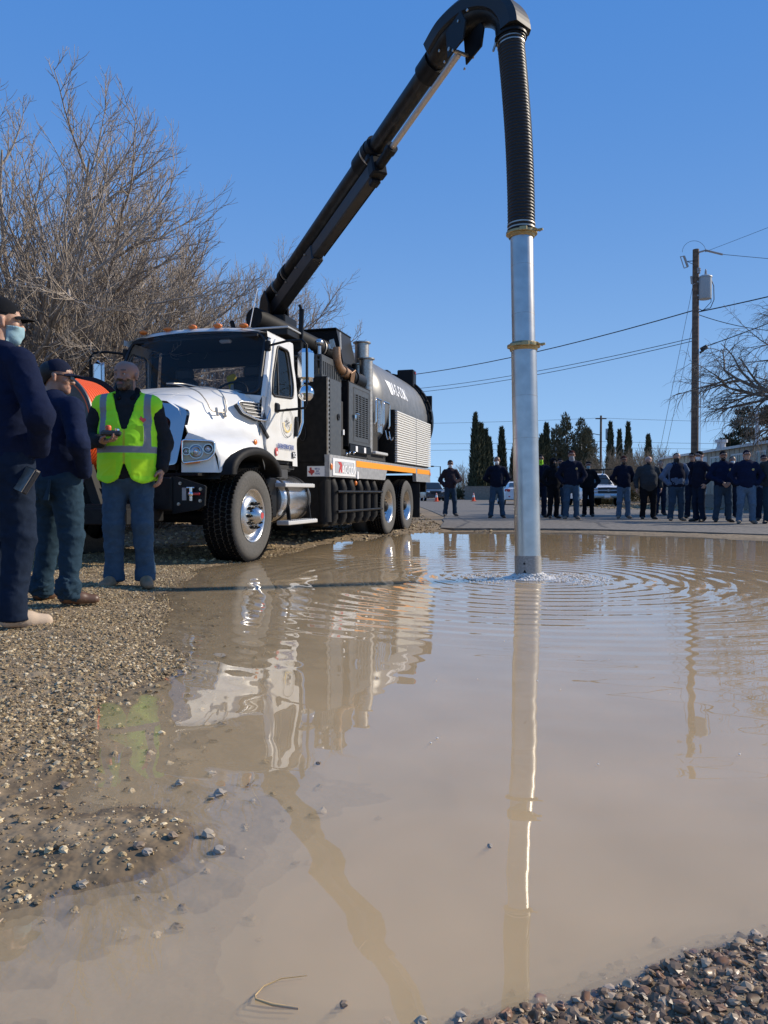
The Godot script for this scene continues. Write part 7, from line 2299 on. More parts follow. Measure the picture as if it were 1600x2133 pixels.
	var bushes := [[7.4, 84, 1.3, 2.2, "olive bush left of the block wall"], [8.9, 83, 1.5, 2.6, "round olive bush in front of the tall cypress"], [12.6, 82, 1.1, 1.8, "sunlit bush above the block wall"], [1.5, 95, 1.6, 3.4, "brown bush behind the tail of the truck"], [5.0, 100, 1.3, 3.0, "low far bush behind the dark car"], [-6.0, 60, 1.5, 3.6, "bush seen under the truck at the left"], [19.3, 62, 1.4, 3.4, "dense dry bush behind the onlookers, left part"], [23.0, 64, 1.5, 3.2, "dense dry bush behind the onlookers, right part"], [14.2, 47.0, 0.8, 1.2, "small green bush on the verge behind the maroon-capped man"]]
	for i in bushes.size():
		var q: Array = bushes[i]
		leafy(q[4], "bush", Vector3(q[0], 0, -q[1]), [[Vector3(0, q[2] * 0.5, 0), Vector3(q[3] * 0.5, q[2] * 0.55, q[3] * 0.45)], [Vector3(q[3] * 0.4, q[2] * 0.4, 0), Vector3(q[3] * 0.35, q[2] * 0.4, q[3] * 0.3)], [Vector3(-q[3] * 0.45, q[2] * 0.4, 0.2), Vector3(q[3] * 0.35, q[2] * 0.42, q[3] * 0.3)]], 2600, Vector2(0.05, 0.16), sage, 500 + i, "bushes along the horizon", 0.0, 0.0, "bush")


func wire(called: String, label: String, pts: Array, sag: float, r: float, m: Material) -> void:
	var out := PackedVector3Array()
	for k in pts.size() - 1:
		for i in 25:
			var t := i / 24.0
			out.append((pts[k] as Vector3).lerp(pts[k + 1], t) - Vector3(0, sag * 4.0 * t * (1.0 - t), 0))
	tag(part(called, Mb.new().tube(out, PackedFloat32Array([r]), 5), m), label, "power line", "overhead wires")


func make_poles() -> void:
	var wood := mat("pole_wood", Color.WHITE, 0.85)
	grained(wood, tex("pole_grain", 0.02, 5, Color(0.09, 0.055, 0.035), Color(0.26, 0.165, 0.105), 256), 0.9)
	var tan_steel := mat("transformer_grey", Color(0.42, 0.44, 0.44), 0.45)
	var porcelain := mat("porcelain", Color(0.4, 0.38, 0.36), 0.3)
	var dark := mat("wire_black", Color(0.02, 0.02, 0.022), 0.6)
	var base := Vector3(13.86, 0.0, -33.0)
	var p := thing("utility_pole", "brown wooden utility pole with grey transformer behind the onlookers", "utility pole", base)
	part("post", Mb.new().rod(Vector3(0, -0.5, 0), Vector3(-0.06, 11.55, 0), 0.175, 18, 0.135), wood, p)
	var tr := part("transformer", Mb.new().lathe(PackedVector2Array([Vector2(0, -0.5), Vector2(0.26, -0.5), Vector2(0.27, -0.47), Vector2(0.27, 0.42), Vector2(0.29, 0.43), Vector2(0.29, 0.47), Vector2(0.2, 0.53), Vector2(0, 0.54)]), Transform3D(Basis(), Vector3(0.3, 9.83, 0.16)), 28, 0.5), tan_steel, p)
	part("bushing", Mb.new().lathe(PackedVector2Array([Vector2(0.05, 0), Vector2(0.07, 0.03), Vector2(0.04, 0.06), Vector2(0.06, 0.1), Vector2(0.035, 0.13), Vector2(0.05, 0.17), Vector2(0.02, 0.3), Vector2(0, 0.3)]), Transform3D(Basis(), Vector3(0.3, 10.33, 0.2)), 12), porcelain, tr)
	part("bracket", Mb.new().box(Vector3(0.1, 10.1, 0.1), Vector3(0.3, 0.06, 0.08)).box(Vector3(0.1, 9.5, 0.1), Vector3(0.3, 0.06, 0.08)), tan_steel, tr)
	part("arrester", Mb.new().lathe(PackedVector2Array([Vector2(0.07, 0), Vector2(0.07, 0.1), Vector2(0.1, 0.12), Vector2(0.07, 0.16), Vector2(0.09, 0.2), Vector2(0.04, 0.26), Vector2(0, 0.27)]), Transform3D(Basis(), Vector3(0.0, 10.45, 0.18)), 12), porcelain, p)
	var cut := part("fuse_cutout", Mb.new().rod(Vector3(-0.78, 11.2, 0.1), Vector3(-0.62, 10.72, 0.1), 0.02, 8).rod(Vector3(-0.62, 11.22, 0.1), Vector3(-0.45, 10.76, 0.1), 0.05, 10).rod(Vector3(-0.8, 11.2, 0.1), Vector3(-0.6, 11.24, 0.1), 0.02, 6).rod(Vector3(-0.62, 10.7, 0.1), Vector3(-0.44, 10.76, 0.1), 0.02, 6), porcelain, p)
	part("cutout_arm", Mb.new().bar(Vector3(-0.5, 11.0, 0.1), Vector3(0.0, 11.05, 0.05), 0.03, 0.03).bar(Vector3(-0.45, 10.98, 0.1), Vector3(0.0, 10.8, 0.05), 0.02, 0.02), dark, cut)
	part("lightning_arrester", Mb.new().rod(Vector3(-0.3, 10.35, 0.1), Vector3(-0.26, 10.02, 0.1), 0.045, 10).tube(PackedVector3Array([Vector3(-0.26, 10.02, 0.1), Vector3(-0.2, 9.98, 0.1), Vector3(-0.05, 10.1, 0.1)]), PackedFloat32Array([0.02]), 6), porcelain, p)
	part("dead_end", Mb.new().rod(Vector3(0.0, 11.4, 0.05), Vector3(0.35, 11.5, 0.05), 0.04, 8).rod(Vector3(0.35, 11.5, 0.05), Vector3(1.1, 11.32, 0.05), 0.045, 10), porcelain, p)
	var jump := PackedVector3Array()
	for i in 19:
		var a := PI * i / 18.0
		jump.append(Vector3(-0.18 - 0.52 * cos(a), 11.4 + 0.5 * sin(a), 0.1))
	part("jumper_wire", Mb.new().tube(jump, PackedFloat32Array([0.008]), 5), dark, p)
	part("secondary_leads", Mb.new().tube(PackedVector3Array([Vector3(0.52, 10.25, 0.2), Vector3(0.66, 9.9, 0.2), Vector3(0.68, 9.3, 0.2), Vector3(0.55, 8.95, 0.15), Vector3(0.2, 8.85, 0.1), Vector3(0.0, 8.95, 0.1)]), PackedFloat32Array([0.018]), 6).tube(PackedVector3Array([Vector3(0.45, 10.2, 0.25), Vector3(0.5, 9.6, 0.3), Vector3(0.55, 9.2, 0.2), Vector3(0.3, 8.9, 0.1), Vector3(0.0, 8.75, 0.1)]), PackedFloat32Array([0.014]), 6), dark, p)
	part("cable_box", Mb.new().box(Vector3(0.33, 7.2, 0.05), Vector3(0.3, 0.2, 0.16), Basis(Vector3.BACK, 0.5), 0.03).rod(Vector3(0.15, 7.0, 0.05), Vector3(0.3, 7.1, 0.05), 0.05, 8), dark, p)
	part("conduit", Mb.new().rod(Vector3(0.19, 0.0, 0.06), Vector3(0.19, 6.6, 0.06), 0.014, 6), tan_steel, p)
	var up := base + Vector3(-0.05, 0, 0)
	var far_pole := Vector3(-12.0, 0, -75.0)
	var q := thing("utility_pole", "far wooden utility pole behind the truck's cab carrying the wires on", "utility pole", far_pole)
	part("post", Mb.new().rod(Vector3(0, -0.5, 0), Vector3(0, 13.0, 0), 0.18, 12, 0.13), wood, q)
	part("crossarm", Mb.new().box(Vector3(0, 12.6, 0), Vector3(0.2, 0.14, 2.2)), wood, q)
	wire("utility_wire", "twisted cable sagging from the big pole leftwards behind the pipe", [up + Vector3(0, 8.9, 0), far_pole + Vector3(0, 12.6, 0)], 1.5, 0.026, dark)
	wire("utility_wire", "upper of two thin wires running left from the big pole", [up + Vector3(0, 7.68, 0), far_pole + Vector3(0, 11.4, 0)], 1.3, 0.016, dark)
	wire("utility_wire", "lower of two thin wires running left from the big pole", [up + Vector3(0, 7.55, 0), far_pole + Vector3(0, 11.1, 0)], 1.35, 0.016, dark)
	wire("utility_wire", "twisted cable running right from the transformer pole out of view", [up + Vector3(0.1, 8.8, 0), Vector3(24, 9.9, -17)], 0.4, 0.026, dark)
	wire("utility_wire", "cable rising right from the box low on the big pole", [up + Vector3(0.45, 7.28, 0), Vector3(19.5, 9.4, -28)], 0.15, 0.022, dark)
	wire("utility_wire", "top wire leaving the pole's insulator to the right", [up + Vector3(1.15, 11.32, 0.05), Vector3(40, 9.8, -32)], 0.3, 0.012, dark)
	wire("utility_wire", "faint wire rising right from the top of the pole", [up + Vector3(0.4, 11.45, 0.0), Vector3(22, 12.4, -18)], 0.1, 0.008, dark)
	wire("utility_wire", "service cable dropping from the pole to the trailer home", [up + Vector3(0.1, 8.7, 0), Vector3(17.6, 7.4, -30.5), Vector3(20, 3.4, -29)], 0.25, 0.016, dark)
	wire("guy_wire", "longer guy wire slanting from under the transformer to the ground", [up + Vector3(-0.1, 10.1, 0), Vector3(12.5, 0, -35)], 0.0, 0.009, dark)
	wire("guy_wire", "shorter guy wire slanting left from mid pole to the ground", [up + Vector3(-0.1, 8.3, 0), Vector3(12.75, 0, -35)], 0.0, 0.009, dark)
	var d := thing("utility_pole", "distant thin utility pole among the cypresses", "utility pole", Vector3(27.8, 0, -95))
	part("post", Mb.new().rod(Vector3(0, -0.5, 0), Vector3(0, 10.7, 0), 0.17, 10, 0.13), wood, d)
	part("crossarm", Mb.new().box(Vector3(0, 10.3, 0), Vector3(1.4, 0.12, 0.12)), wood, d)
	part("transformer", Mb.new().rod(Vector3(0.9, 7.6, 0.2), Vector3(0.9, 9.0, 0.2), 0.36, 12), tan_steel, d)
	part("lamp_arm", Mb.new().rod(Vector3(0, 8.2, 0), Vector3(-1.6, 8.5, 0), 0.05, 6).ball(Vector3(-1.7, 8.45, 0), Vector3(0.3, 0.2, 0.2)), dark, d)
	wire("utility_wire", "highest faint wire across the horizon through the far pole", [Vector3(-40, 10.6, -97), Vector3(27.8, 10.4, -95), Vector3(90, 10.6, -92)], 0.8, 0.018, dark)
	wire("utility_wire", "middle faint wire across the horizon behind the cypresses", [Vector3(-40, 7.9, -97), Vector3(27.8, 7.4, -95.2), Vector3(90, 7.6, -92)], 0.5, 0.02, dark)
	wire("utility_wire", "lowest faint wire across the horizon behind the cypresses", [Vector3(-40, 6.7, -97), Vector3(27.8, 6.6, -94.8), Vector3(90, 6.8, -92)], 0.4, 0.018, dark)
	var s := thing("street_lamp", "small far street lamp above the plum-jacket man", "street lamp", Vector3(7.0, 0, -92))
	part("post", Mb.new().rod(Vector3(0, 0, 0), Vector3(0, 4.1, 0), 0.07, 8), dark, s)
	part("lamp_head", Mb.new().bar(Vector3(0, 4.05, 0), Vector3(-0.9, 4.12, 0), 0.05, 0.05).ball(Vector3(-1.0, 4.1, 0), Vector3(0.28, 0.09, 0.14)), dark, s)


func make_home() -> void:
	var wall := mat("siding", Color.WHITE, 0.7)
	grained(wall, tex("siding_dust", 0.012, 5, Color(0.36, 0.30, 0.22), Color(0.48, 0.41, 0.31), 256), 0.5)
	var trim := mat("trim_white", Color(0.62, 0.6, 0.56), 0.6)
	var pane := mat("dark_pane", Color(0.03, 0.035, 0.04), 0.08)
	var metal := mat("roof_metal", Color(0.5, 0.5, 0.5), 0.45)
	var a := Vector3(17.4, 0, -46.5)
	var e := Vector3(15.95, 0, -27.5)
	var l := a.distance_to(e)
	var dir := (e - a).normalized()   # along the wall, towards the viewer
	var h := thing("trailer_home", "long tan mobile home behind the fence at the right", "house", a, atan2(dir.x, dir.z))
	# local frame: z runs along the wall towards the viewer, x to the right away from the road side
	part("wall", Mb.new().box(Vector3(2.1, 1.85, l * 0.5), Vector3(4.2, 2.3, l)), wall, h)
	part("skirting", Mb.new().box(Vector3(2.1, 0.3, l * 0.5), Vector3(4.1, 0.8, l - 0.1)), mat("skirting", Color(0.2, 0.18, 0.15), 0.8), h)
	for i in 32:
		part("siding_batten", Mb.new().box(Vector3(-0.012, 1.85, 0.3 + i * (l - 0.6) / 31.0), Vector3(0.025, 2.28, 0.04)), wall, h)
	var roof := PackedVector2Array([Vector2(-0.12, 2.98), Vector2(2.1, 3.25), Vector2(4.32, 2.98), Vector2(4.32, 2.9), Vector2(-0.12, 2.9)])
	var rf := part("roof", Mb.new().prism(roof, Transform3D(), -0.1, l + 0.1), metal, h)
	part("fascia", Mb.new().box(Vector3(-0.13, 2.93, l * 0.5), Vector3(0.03, 0.12, l + 0.2)), trim, h)
	part("roof_vent", Mb.new().rod(Vector3(1.0, 3.0, l * 0.38), Vector3(1.0, 3.5, l * 0.38), 0.22, 12).rod(Vector3(1.0, 3.45, l * 0.38), Vector3(1.0, 3.6, l * 0.38), 0.32, 12), metal, rf)
	part("roof_vent", Mb.new().rod(Vector3(0.7, 3.0, l * 0.66), Vector3(0.7, 3.9, l * 0.66), 0.04, 8), metal, rf)
	for q in [[3.0, 1.0], [6.2, 0.9], [9.4, 1.5], [12.0, 1.3], [14.6, 0.9], [17.2, 1.3]]:
		var w := part("window", Mb.new().frame(PackedVector3Array([Vector3(-0.03, 1.55, q[0] - q[1] / 2 - 0.07), Vector3(-0.03, 1.55, q[0] + q[1] / 2 + 0.07), Vector3(-0.03, 2.62, q[0] + q[1] / 2 + 0.07), Vector3(-0.03, 2.62, q[0] - q[1] / 2 - 0.07)]), PackedVector3Array([Vector3(-0.03, 1.62, q[0] - q[1] / 2), Vector3(-0.03, 1.62, q[0] + q[1] / 2), Vector3(-0.03, 2.55, q[0] + q[1] / 2), Vector3(-0.03, 2.55, q[0] - q[1] / 2)]), Vector3(-1, 0, 0), 0.02), trim, h)
		part("pane", Mb.new().box(Vector3(-0.006, 2.085, q[0]), Vector3(0.012, 0.93, q[1])), pane, w)
		part("mullion", Mb.new().box(Vector3(-0.02, 2.085, q[0]), Vector3(0.016, 0.93, 0.04)), trim, w)
	var dr := part("door", Mb.new().box(Vector3(-0.02, 1.7, 7.7), Vector3(0.04, 1.95, 0.85)), trim, h)
	part("handle", Mb.new().ball(Vector3(-0.06, 1.65, 8.0), Vector3(0.03, 0.03, 0.03), Basis(), 6, 8), metal, dr)
	# chain-link fence before it
	var f := thing("chain_link_fence", "grey chain-link fence on steel posts before the mobile home", "fence", Vector3(16.4, 0, -45.5), atan2(-1.5, 15.5))
	var steel := mat("fence_steel", Color(0.4, 0.4, 0.4), 0.5, 0.7)
	for i in 8:
		part("post", Mb.new().rod(Vector3(0, 0, i * 2.3), Vector3(0, 1.42, i * 2.3), 0.035, 8), steel, f)
	part("top_rail", Mb.new().rod(Vector3(0, 1.38, 0), Vector3(0, 1.38, 16.1), 0.022, 8), steel, f)
	var mesh := Mb.new()
	for i in 150:
		var z := i * 0.115 - 1.25
		for s in [0.0, 1.0]:
			var p0 := Vector3(0.004 * s, 0.05, z if s > 0.0 else z + 1.3)
			var p1 := Vector3(0.004 * s, 1.36, z + 1.3 if s > 0.0 else z)
			if minf(p0.z, p1.z) >= 0.0 and maxf(p0.z, p1.z) <= 16.1:
				mesh.rod(p0, p1, 0.0028, 3)
	var wm := part("wire_mesh", mesh, steel, f)
	wm.set_meta("kind", "stuff")
	var block := mat("block_wall", Color.WHITE, 0.85)
	grained(block, tex("block_grain", 0.03, 4, Color(0.22, 0.175, 0.135), Color(0.36, 0.29, 0.225), 256), 0.6)
	var w := thing("block_wall", "low brown block wall in front of the cypresses left of the pipe", "wall", Vector3(8.6, 0, -78), -0.25)
	for row in 7:
		for i in 16:
			part("block", Mb.new().box(Vector3(0.2 + i * 0.41 - (0.2 if row % 2 else 0.0), 0.1 + row * 0.205, 0), Vector3(0.4, 0.195, 0.2), Basis(), 0.012), block, w)
	part("coping", Mb.new().box(Vector3(3.2, 1.46, 0), Vector3(6.7, 0.06, 0.26), Basis(), 0.01), block, w)
	part("mortar", Mb.new().box(Vector3(3.2, 0.7, 0), Vector3(6.5, 1.44, 0.17)), mat("mortar", Color(0.25, 0.22, 0.19), 0.9), w)


func make_cones() -> void:
	var orange := mat("cone_orange", Color(0.85, 0.09, 0.02), 0.5)
	var white := mat("cone_band", Color(0.8, 0.8, 0.78), 0.4)
	for q in [[4.4, 62.0, "orange traffic cone with white band before the dark car"], [7.75, 64.0, "orange traffic cone with white band in mid street, right of the plum-jacket man"]]:
		var c := thing("traffic_cone", q[2], "traffic cone", Vector3(q[0], 0.064, -q[1]), 0.3, "traffic cones in the street")
		part("base", Mb.new().box(Vector3(0, 0.025, 0), Vector3(0.4, 0.05, 0.4), Basis(), 0.02), orange, c)
		part("cone", Mb.new().lathe(PackedVector2Array([Vector2(0.16, 0.05), Vector2(0.03, 0.74), Vector2(0.0, 0.74)]), Transform3D(), 24), orange, c)
		part("band", Mb.new().lathe(PackedVector2Array([Vector2(0.104, 0.36), Vector2(0.066, 0.56)]), Transform3D(), 24), white, c)
		part("band", Mb.new().lathe(PackedVector2Array([Vector2(0.055, 0.62), Vector2(0.043, 0.68)]), Transform3D(), 24), white, c)


func car_body(stations: Array, per: int) -> Mb:   # stations along z, each a half outline (x, y) from the middle of the top down to the sill
	var rows := []
	for s in stations:
		rows.append(hood_row(s[1], [s[0]]))
	var mb := Mb.new().sheet(rows, Vector3(0, 0.6, 0))
	for e in [0, rows.size() - 1]:
		var c := Vector3(0, 0.6, stations[e][0])
		for i in per:
			mb.flat(c, rows[e][i], rows[e][i + 1], Vector3(0, 0, -1.0 if stations[e][0] < 0.0 else 1.0))
	return mb


func car_wheels(c: Node3D, x: float, zs: Array, r: float) -> void:
	for s in [-1.0, 1.0]:
		for z in zs:
			var xf := Transform3D(Basis(Vector3(0, 0, -s), Vector3(s, 0, 0), Vector3(0, 1, 0)), Vector3(x * s, r, z))
			var w := part("wheel", Mb.new().lathe(PackedVector2Array([Vector2(r * 0.6, -0.2), Vector2(r - 0.02, -0.2), Vector2(r, -0.17), Vector2(r, -0.03), Vector2(r - 0.02, 0.0), Vector2(r * 0.64, 0.0)]), xf, 28, 0.5), mats.tread, c)
			part("rim", Mb.new().lathe(PackedVector2Array([Vector2(r * 0.66, 0.0), Vector2(r * 0.6, -0.03), Vector2(r * 0.2, -0.02), Vector2(0.0, 0.0)]), xf, 24), mats.brushed, w)


func make_cars() -> void:
	var glass := mat("car_glass", Color(0.02, 0.026, 0.03), 0.06)
	var lamp := mat("car_lamp", Color(0.75, 0.77, 0.8), 0.1, 0.6)
	# dark sport utility car facing the viewer
	var dark := mat("dark_car_paint", Color(0.016, 0.017, 0.02), 0.25)
	dark.clearcoat_enabled = true
	var c := thing("parked_car", "dark sport utility car facing the viewer beside the truck's tail", "car", Vector3(4.45, 0.064, -68.0), 0.06)
	part("body", car_body([[-2.2, [[0, 1.05], [0.6, 1.05], [0.86, 0.95], [0.9, 0.7], [0.86, 0.35]]], [-1.6, [[0, 1.08], [0.62, 1.08], [0.9, 1.0], [0.95, 0.75], [0.93, 0.28]]], [0.9, [[0, 1.1], [0.62, 1.1], [0.9, 1.02], [0.95, 0.75], [0.93, 0.28]]], [1.7, [[0, 1.04], [0.6, 1.03], [0.88, 0.94], [0.94, 0.7], [0.92, 0.3]]], [2.25, [[0, 0.92], [0.56, 0.9], [0.8, 0.82], [0.86, 0.6], [0.8, 0.3]]]], 8), dark, c)
	part("cabin", car_body([[-2.1, [[0, 1.5], [0.5, 1.5], [0.62, 1.45], [0.78, 1.05], [0.8, 1.0]]], [-1.5, [[0, 1.68], [0.52, 1.67], [0.64, 1.6], [0.82, 1.08], [0.84, 1.0]]], [0.2, [[0, 1.69], [0.52, 1.68], [0.64, 1.62], [0.82, 1.1], [0.84, 1.0]]], [1.0, [[0, 1.12], [0.55, 1.12], [0.74, 1.1], [0.82, 1.06], [0.84, 1.0]]]], 8), dark, c)
	part("windshield", Mb.new().quad(Vector3(-0.74, 1.13, 1.0), Vector3(0.74, 1.13, 1.0), Vector3(0.55, 1.62, 0.3), Vector3(-0.55, 1.62, 0.3), Vector3(0, 1, 1)).box(Vector3(0, 1.4, 0.6), Vector3(0.02, 0.02, 0.02)), glass, c)
	for s in [-1.0, 1.0]:
		part("side_window", Mb.new().quad(Vector3(s * 0.81, 1.13, -1.5), Vector3(s * 0.83, 1.13, 0.35), Vector3(s * 0.66, 1.58, 0.1), Vector3(s * 0.66, 1.58, -1.4), Vector3(s, 0.3, 0)), glass, c)
		part("headlight", Mb.new().box(Vector3(s * 0.66, 0.82, 2.18), Vector3(0.34, 0.14, 0.16), Basis(Vector3.UP, s * 0.35), 0.03), lamp, c)
		part("fog_lamp", Mb.new().ball(Vector3(s * 0.62, 0.48, 2.23), Vector3(0.09, 0.07, 0.04), Basis(), 6, 10), lamp, c)
		part("mirror", Mb.new().box(Vector3(s * 0.98, 1.14, 0.75), Vector3(0.18, 0.14, 0.1), Basis(), 0.03), dark, c)
	part("grille", Mb.new().box(Vector3(0, 0.72, 2.25), Vector3(0.8, 0.2, 0.04), Basis(), 0.02), mats.pitch, c)
	part("bumper", Mb.new().box(Vector3(0, 0.42, 2.2), Vector3(1.6, 0.26, 0.16), Basis(), 0.05), dark, c)
	car_wheels(c, 0.93, [-1.4, 1.4], 0.36)
	# white sedan seen from behind, left of the pipe
	var white := mat("white_car_paint", Color(0.75, 0.75, 0.75), 0.25)
	white.clearcoat_enabled = true
	var d := thing("parked_car", "white sedan seen from behind, half hidden by the pipe", "car", Vector3(8.35, 0.064, -47.5), PI - 0.05)
	part("body", car_body([[-2.3, [[0, 0.98], [0.55, 0.97], [0.76, 0.9], [0.84, 0.65], [0.8, 0.32]]], [-1.9, [[0, 1.06], [0.58, 1.05], [0.82, 0.96], [0.9, 0.66], [0.88, 0.24]]], [-0.9, [[0, 1.04], [0.6, 1.03], [0.84, 0.95], [0.91, 0.66], [0.89, 0.22]]], [1.0, [[0, 0.98], [0.6, 0.97], [0.84, 0.9], [0.91, 0.64], [0.89, 0.22]]], [2.2, [[0, 0.76], [0.5, 0.74], [0.74, 0.66], [0.8, 0.5], [0.74, 0.28]]]], 8), white, d)
	part("cabin", car_body([[-2.0, [[0, 1.09], [0.5, 1.08], [0.62, 1.05], [0.7, 1.0], [0.72, 0.95]]], [-1.2, [[0, 1.38], [0.46, 1.36], [0.58, 1.28], [0.76, 1.0], [0.78, 0.95]]], [-0.3, [[0, 1.45], [0.48, 1.43], [0.6, 1.35], [0.78, 1.0], [0.8, 0.95]]], [0.4, [[0, 1.4], [0.46, 1.38], [0.58, 1.3], [0.78, 1.0], [0.8, 0.95]]], [1.3, [[0, 1.0], [0.5, 0.99], [0.62, 0.97], [0.74, 0.94], [0.76, 0.9]]]], 8), white, d)
	part("rear_window", Mb.new().quad(Vector3(-0.56, 1.12, -1.97), Vector3(0.56, 1.12, -1.97), Vector3(0.44, 1.36, -1.3), Vector3(-0.44, 1.36, -1.3), Vector3(0, 1, -1)), glass, d)
	for s in [-1.0, 1.0]:
		part("side_window", Mb.new().quad(Vector3(s * 0.765, 1.03, -1.25), Vector3(s * 0.785, 1.03, 0.6), Vector3(s * 0.62, 1.34, 0.25), Vector3(s * 0.61, 1.3, -1.1), Vector3(s, 0.4, 0)), glass, d)
		part("tail_light", Mb.new().box(Vector3(s * 0.68, 0.88, -2.24), Vector3(0.34, 0.17, 0.16), Basis(Vector3.UP, s * -0.4), 0.04), mats.red_lens, d)
		part("reflector", Mb.new().box(Vector3(s * 0.62, 0.5, -2.29), Vector3(0.2, 0.07, 0.04), Basis(Vector3.UP, s * -0.3), 0.01), mats.red_lens, d)
	part("rear_bumper", Mb.new().box(Vector3(0, 0.45, -2.24), Vector3(1.5, 0.28, 0.14), Basis(), 0.05), white, d)
	part("license_plate", Mb.new().box(Vector3(0, 0.72, -2.31), Vector3(0.32, 0.16, 0.01)), mats.white_plate, d)
	car_wheels(d, 0.9, [-1.35, 1.35], 0.32)
	# white pickup with a ladder rack
	var p := thing("pickup_truck", "white pickup with a ladder rack parked behind the onlookers", "pickup truck", Vector3(12.0, 0.02, -42.6), 0.03)
	part("body", car_body([[-2.8, [[0, 1.12], [0.8, 1.12], [0.97, 1.1], [0.99, 0.8], [0.95, 0.5]]], [-0.6, [[0, 1.14], [0.8, 1.14], [0.97, 1.1], [0.99, 0.8], [0.95, 0.42]]], [0.9, [[0, 1.2], [0.7, 1.19], [0.95, 1.1], [0.99, 0.8], [0.95, 0.42]]], [2.4, [[0, 1.16], [0.68, 1.15], [0.92, 1.05], [0.97, 0.8], [0.94, 0.45]]], [2.75, [[0, 1.08], [0.66, 1.06], [0.88, 1.0], [0.94, 0.78], [0.9, 0.5]]]], 8), white, p)
	part("cabin", car_body([[-0.65, [[0, 1.82], [0.58, 1.82], [0.7, 1.76], [0.86, 1.2], [0.88, 1.1]]], [-0.5, [[0, 1.86], [0.6, 1.86], [0.72, 1.79], [0.88, 1.2], [0.9, 1.1]]], [0.35, [[0, 1.87], [0.6, 1.86], [0.72, 1.79], [0.9, 1.2], [0.92, 1.1]]], [1.15, [[0, 1.23], [0.65, 1.22], [0.8, 1.2], [0.9, 1.16], [0.92, 1.1]]]], 8), white, p)
	part("windshield", Mb.new().quad(Vector3(-0.8, 1.26, 1.14), Vector3(0.8, 1.26, 1.14), Vector3(0.63, 1.8, 0.45), Vector3(-0.63, 1.8, 0.45), Vector3(0, 1, 1)), glass, p)
	for s in [-1.0, 1.0]:
		part("side_window", Mb.new().quad(Vector3(s * 0.895, 1.24, -0.45), Vector3(s * 0.915, 1.24, 0.6), Vector3(s * 0.75, 1.74, 0.3), Vector3(s * 0.74, 1.74, -0.4), Vector3(s, 0.3, 0)), glass, p)
		part("headlight", Mb.new().box(Vector3(s * 0.74, 0.97, 2.72), Vector3(0.36, 0.12, 0.12), Basis(), 0.03).box(Vector3(s * 0.74, 0.82, 2.74), Vector3(0.36, 0.1, 0.12), Basis(), 0.03), lamp, p)
		part("mirror", Mb.new().box(Vector3(s * 1.12, 1.35, 0.85), Vector3(0.2, 0.2, 0.1), Basis(), 0.03), mats.black_paint, p)
	var g := part("grille", Mb.new().box(Vector3(0, 0.9, 2.74), Vector3(1.12, 0.32, 0.06), Basis(), 0.02), mats.dark_grey, p)
	part("grille_bar", Mb.new().box(Vector3(0, 0.9, 2.775), Vector3(1.12, 0.05, 0.03), Basis(), 0.01), lamp, g)
	var tie := PackedVector2Array([Vector2(-0.16, -0.025), Vector2(-0.05, -0.03), Vector2(-0.05, -0.06), Vector2(0.06, -0.06), Vector2(0.05, -0.025), Vector2(0.16, -0.02), Vector2(0.15, 0.03), Vector2(0.05, 0.03), Vector2(0.05, 0.06), Vector2(-0.06, 0.06), Vector2(-0.05, 0.03), Vector2(-0.15, 0.03)])
	part("grille_emblem", Mb.new().prism(tie, Transform3D(Basis(), Vector3(0, 0.9, 2.79)), 0.0, 0.01), lamp, g)
	part("bumper", Mb.new().box(Vector3(0, 0.58, 2.82), Vector3(1.9, 0.2, 0.2), Basis(), 0.05), mats.brushed, p)
	part("license_plate", Mb.new().box(Vector3(-0.1, 0.6, 2.93), Vector3(0.32, 0.16, 0.01)), mats.white_plate, p)
	var rack := Mb.new()
	for z in [-2.6, -0.8, 0.6]:
		rack.bar(Vector3(-0.9, 2.1, z), Vector3(0.9, 2.1, z), 0.05, 0.05)
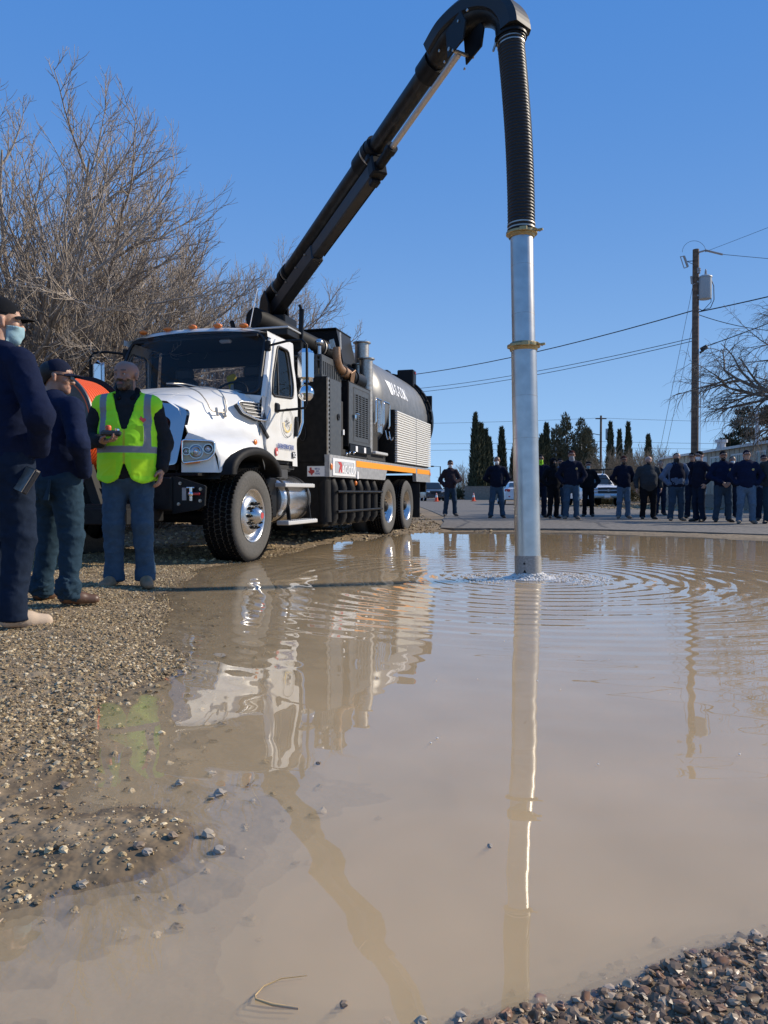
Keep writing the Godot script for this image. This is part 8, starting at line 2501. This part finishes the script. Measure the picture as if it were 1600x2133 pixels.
	for s in [-0.9, 0.9]:
		rack.bar(Vector3(s, 2.12, -2.8), Vector3(s, 2.12, 1.2), 0.05, 0.05)
		for z in [-2.6, -0.8]:
			rack.bar(Vector3(s, 1.1, z), Vector3(s, 2.1, z), 0.05, 0.05)
	part("ladder_rack", rack, mats.black_paint, p)
	car_wheels(p, 0.96, [-1.7, 1.75], 0.39)


func _ready() -> void:
	# camera, sky, sun, exposure
	var cam := Camera3D.new()
	cam.name = "camera"
	cam.position = Vector3(0, CAMERA_HEIGHT, 0)
	cam.rotation.x = -PITCH
	cam.fov = rad_to_deg(2.0 * atan(1066.5 / FOCAL))
	cam.near = 0.05
	cam.far = 2000.0
	add_child(cam)
	cam.current = true
	var sky := ProceduralSkyMaterial.new()
	sky.sky_top_color = Color(0.066, 0.235, 0.65).linear_to_srgb()
	sky.sky_horizon_color = Color(0.41, 0.67, 0.98).linear_to_srgb()
	sky.sky_curve = 0.16
	sky.ground_bottom_color = Color(0.2, 0.16, 0.12).linear_to_srgb()
	sky.ground_horizon_color = Color(0.3, 0.28, 0.25).linear_to_srgb()
	sky.sun_angle_max = 4.0
	var env := Environment.new()
	env.background_mode = Environment.BG_SKY
	env.sky = Sky.new()
	env.sky.sky_material = sky
	env.tonemap_mode = Environment.TONE_MAPPER_LINEAR
	env.tonemap_exposure = 1.0
	env.sdfgi_enabled = true
	env.ssao_enabled = true
	env.ssil_enabled = true
	var we := WorldEnvironment.new()
	we.name = "environment"
	we.environment = env
	add_child(we)
	var sun := DirectionalLight3D.new()
	sun.name = "sun"
	sun.light_energy = 1.6
	sun.light_color = Color(1.0, 0.95, 0.87)
	sun.light_angular_distance = 0.5
	sun.shadow_enabled = true
	add_child(sun)
	var el := deg_to_rad(32.0)
	sun.look_at_from_position(Vector3(cos(el) * 0.95, sin(el), -cos(el) * 0.312) * 50.0, Vector3.ZERO)
	# the setting, then things from large to small
	rng.seed = 1
	make_ground()
	make_road()
	make_water()
	make_truck()
	make_home()
	make_trees()
	make_poles()
	make_cars()
	make_near_people()
	make_crowd()
	make_cones()
	make_gravel()
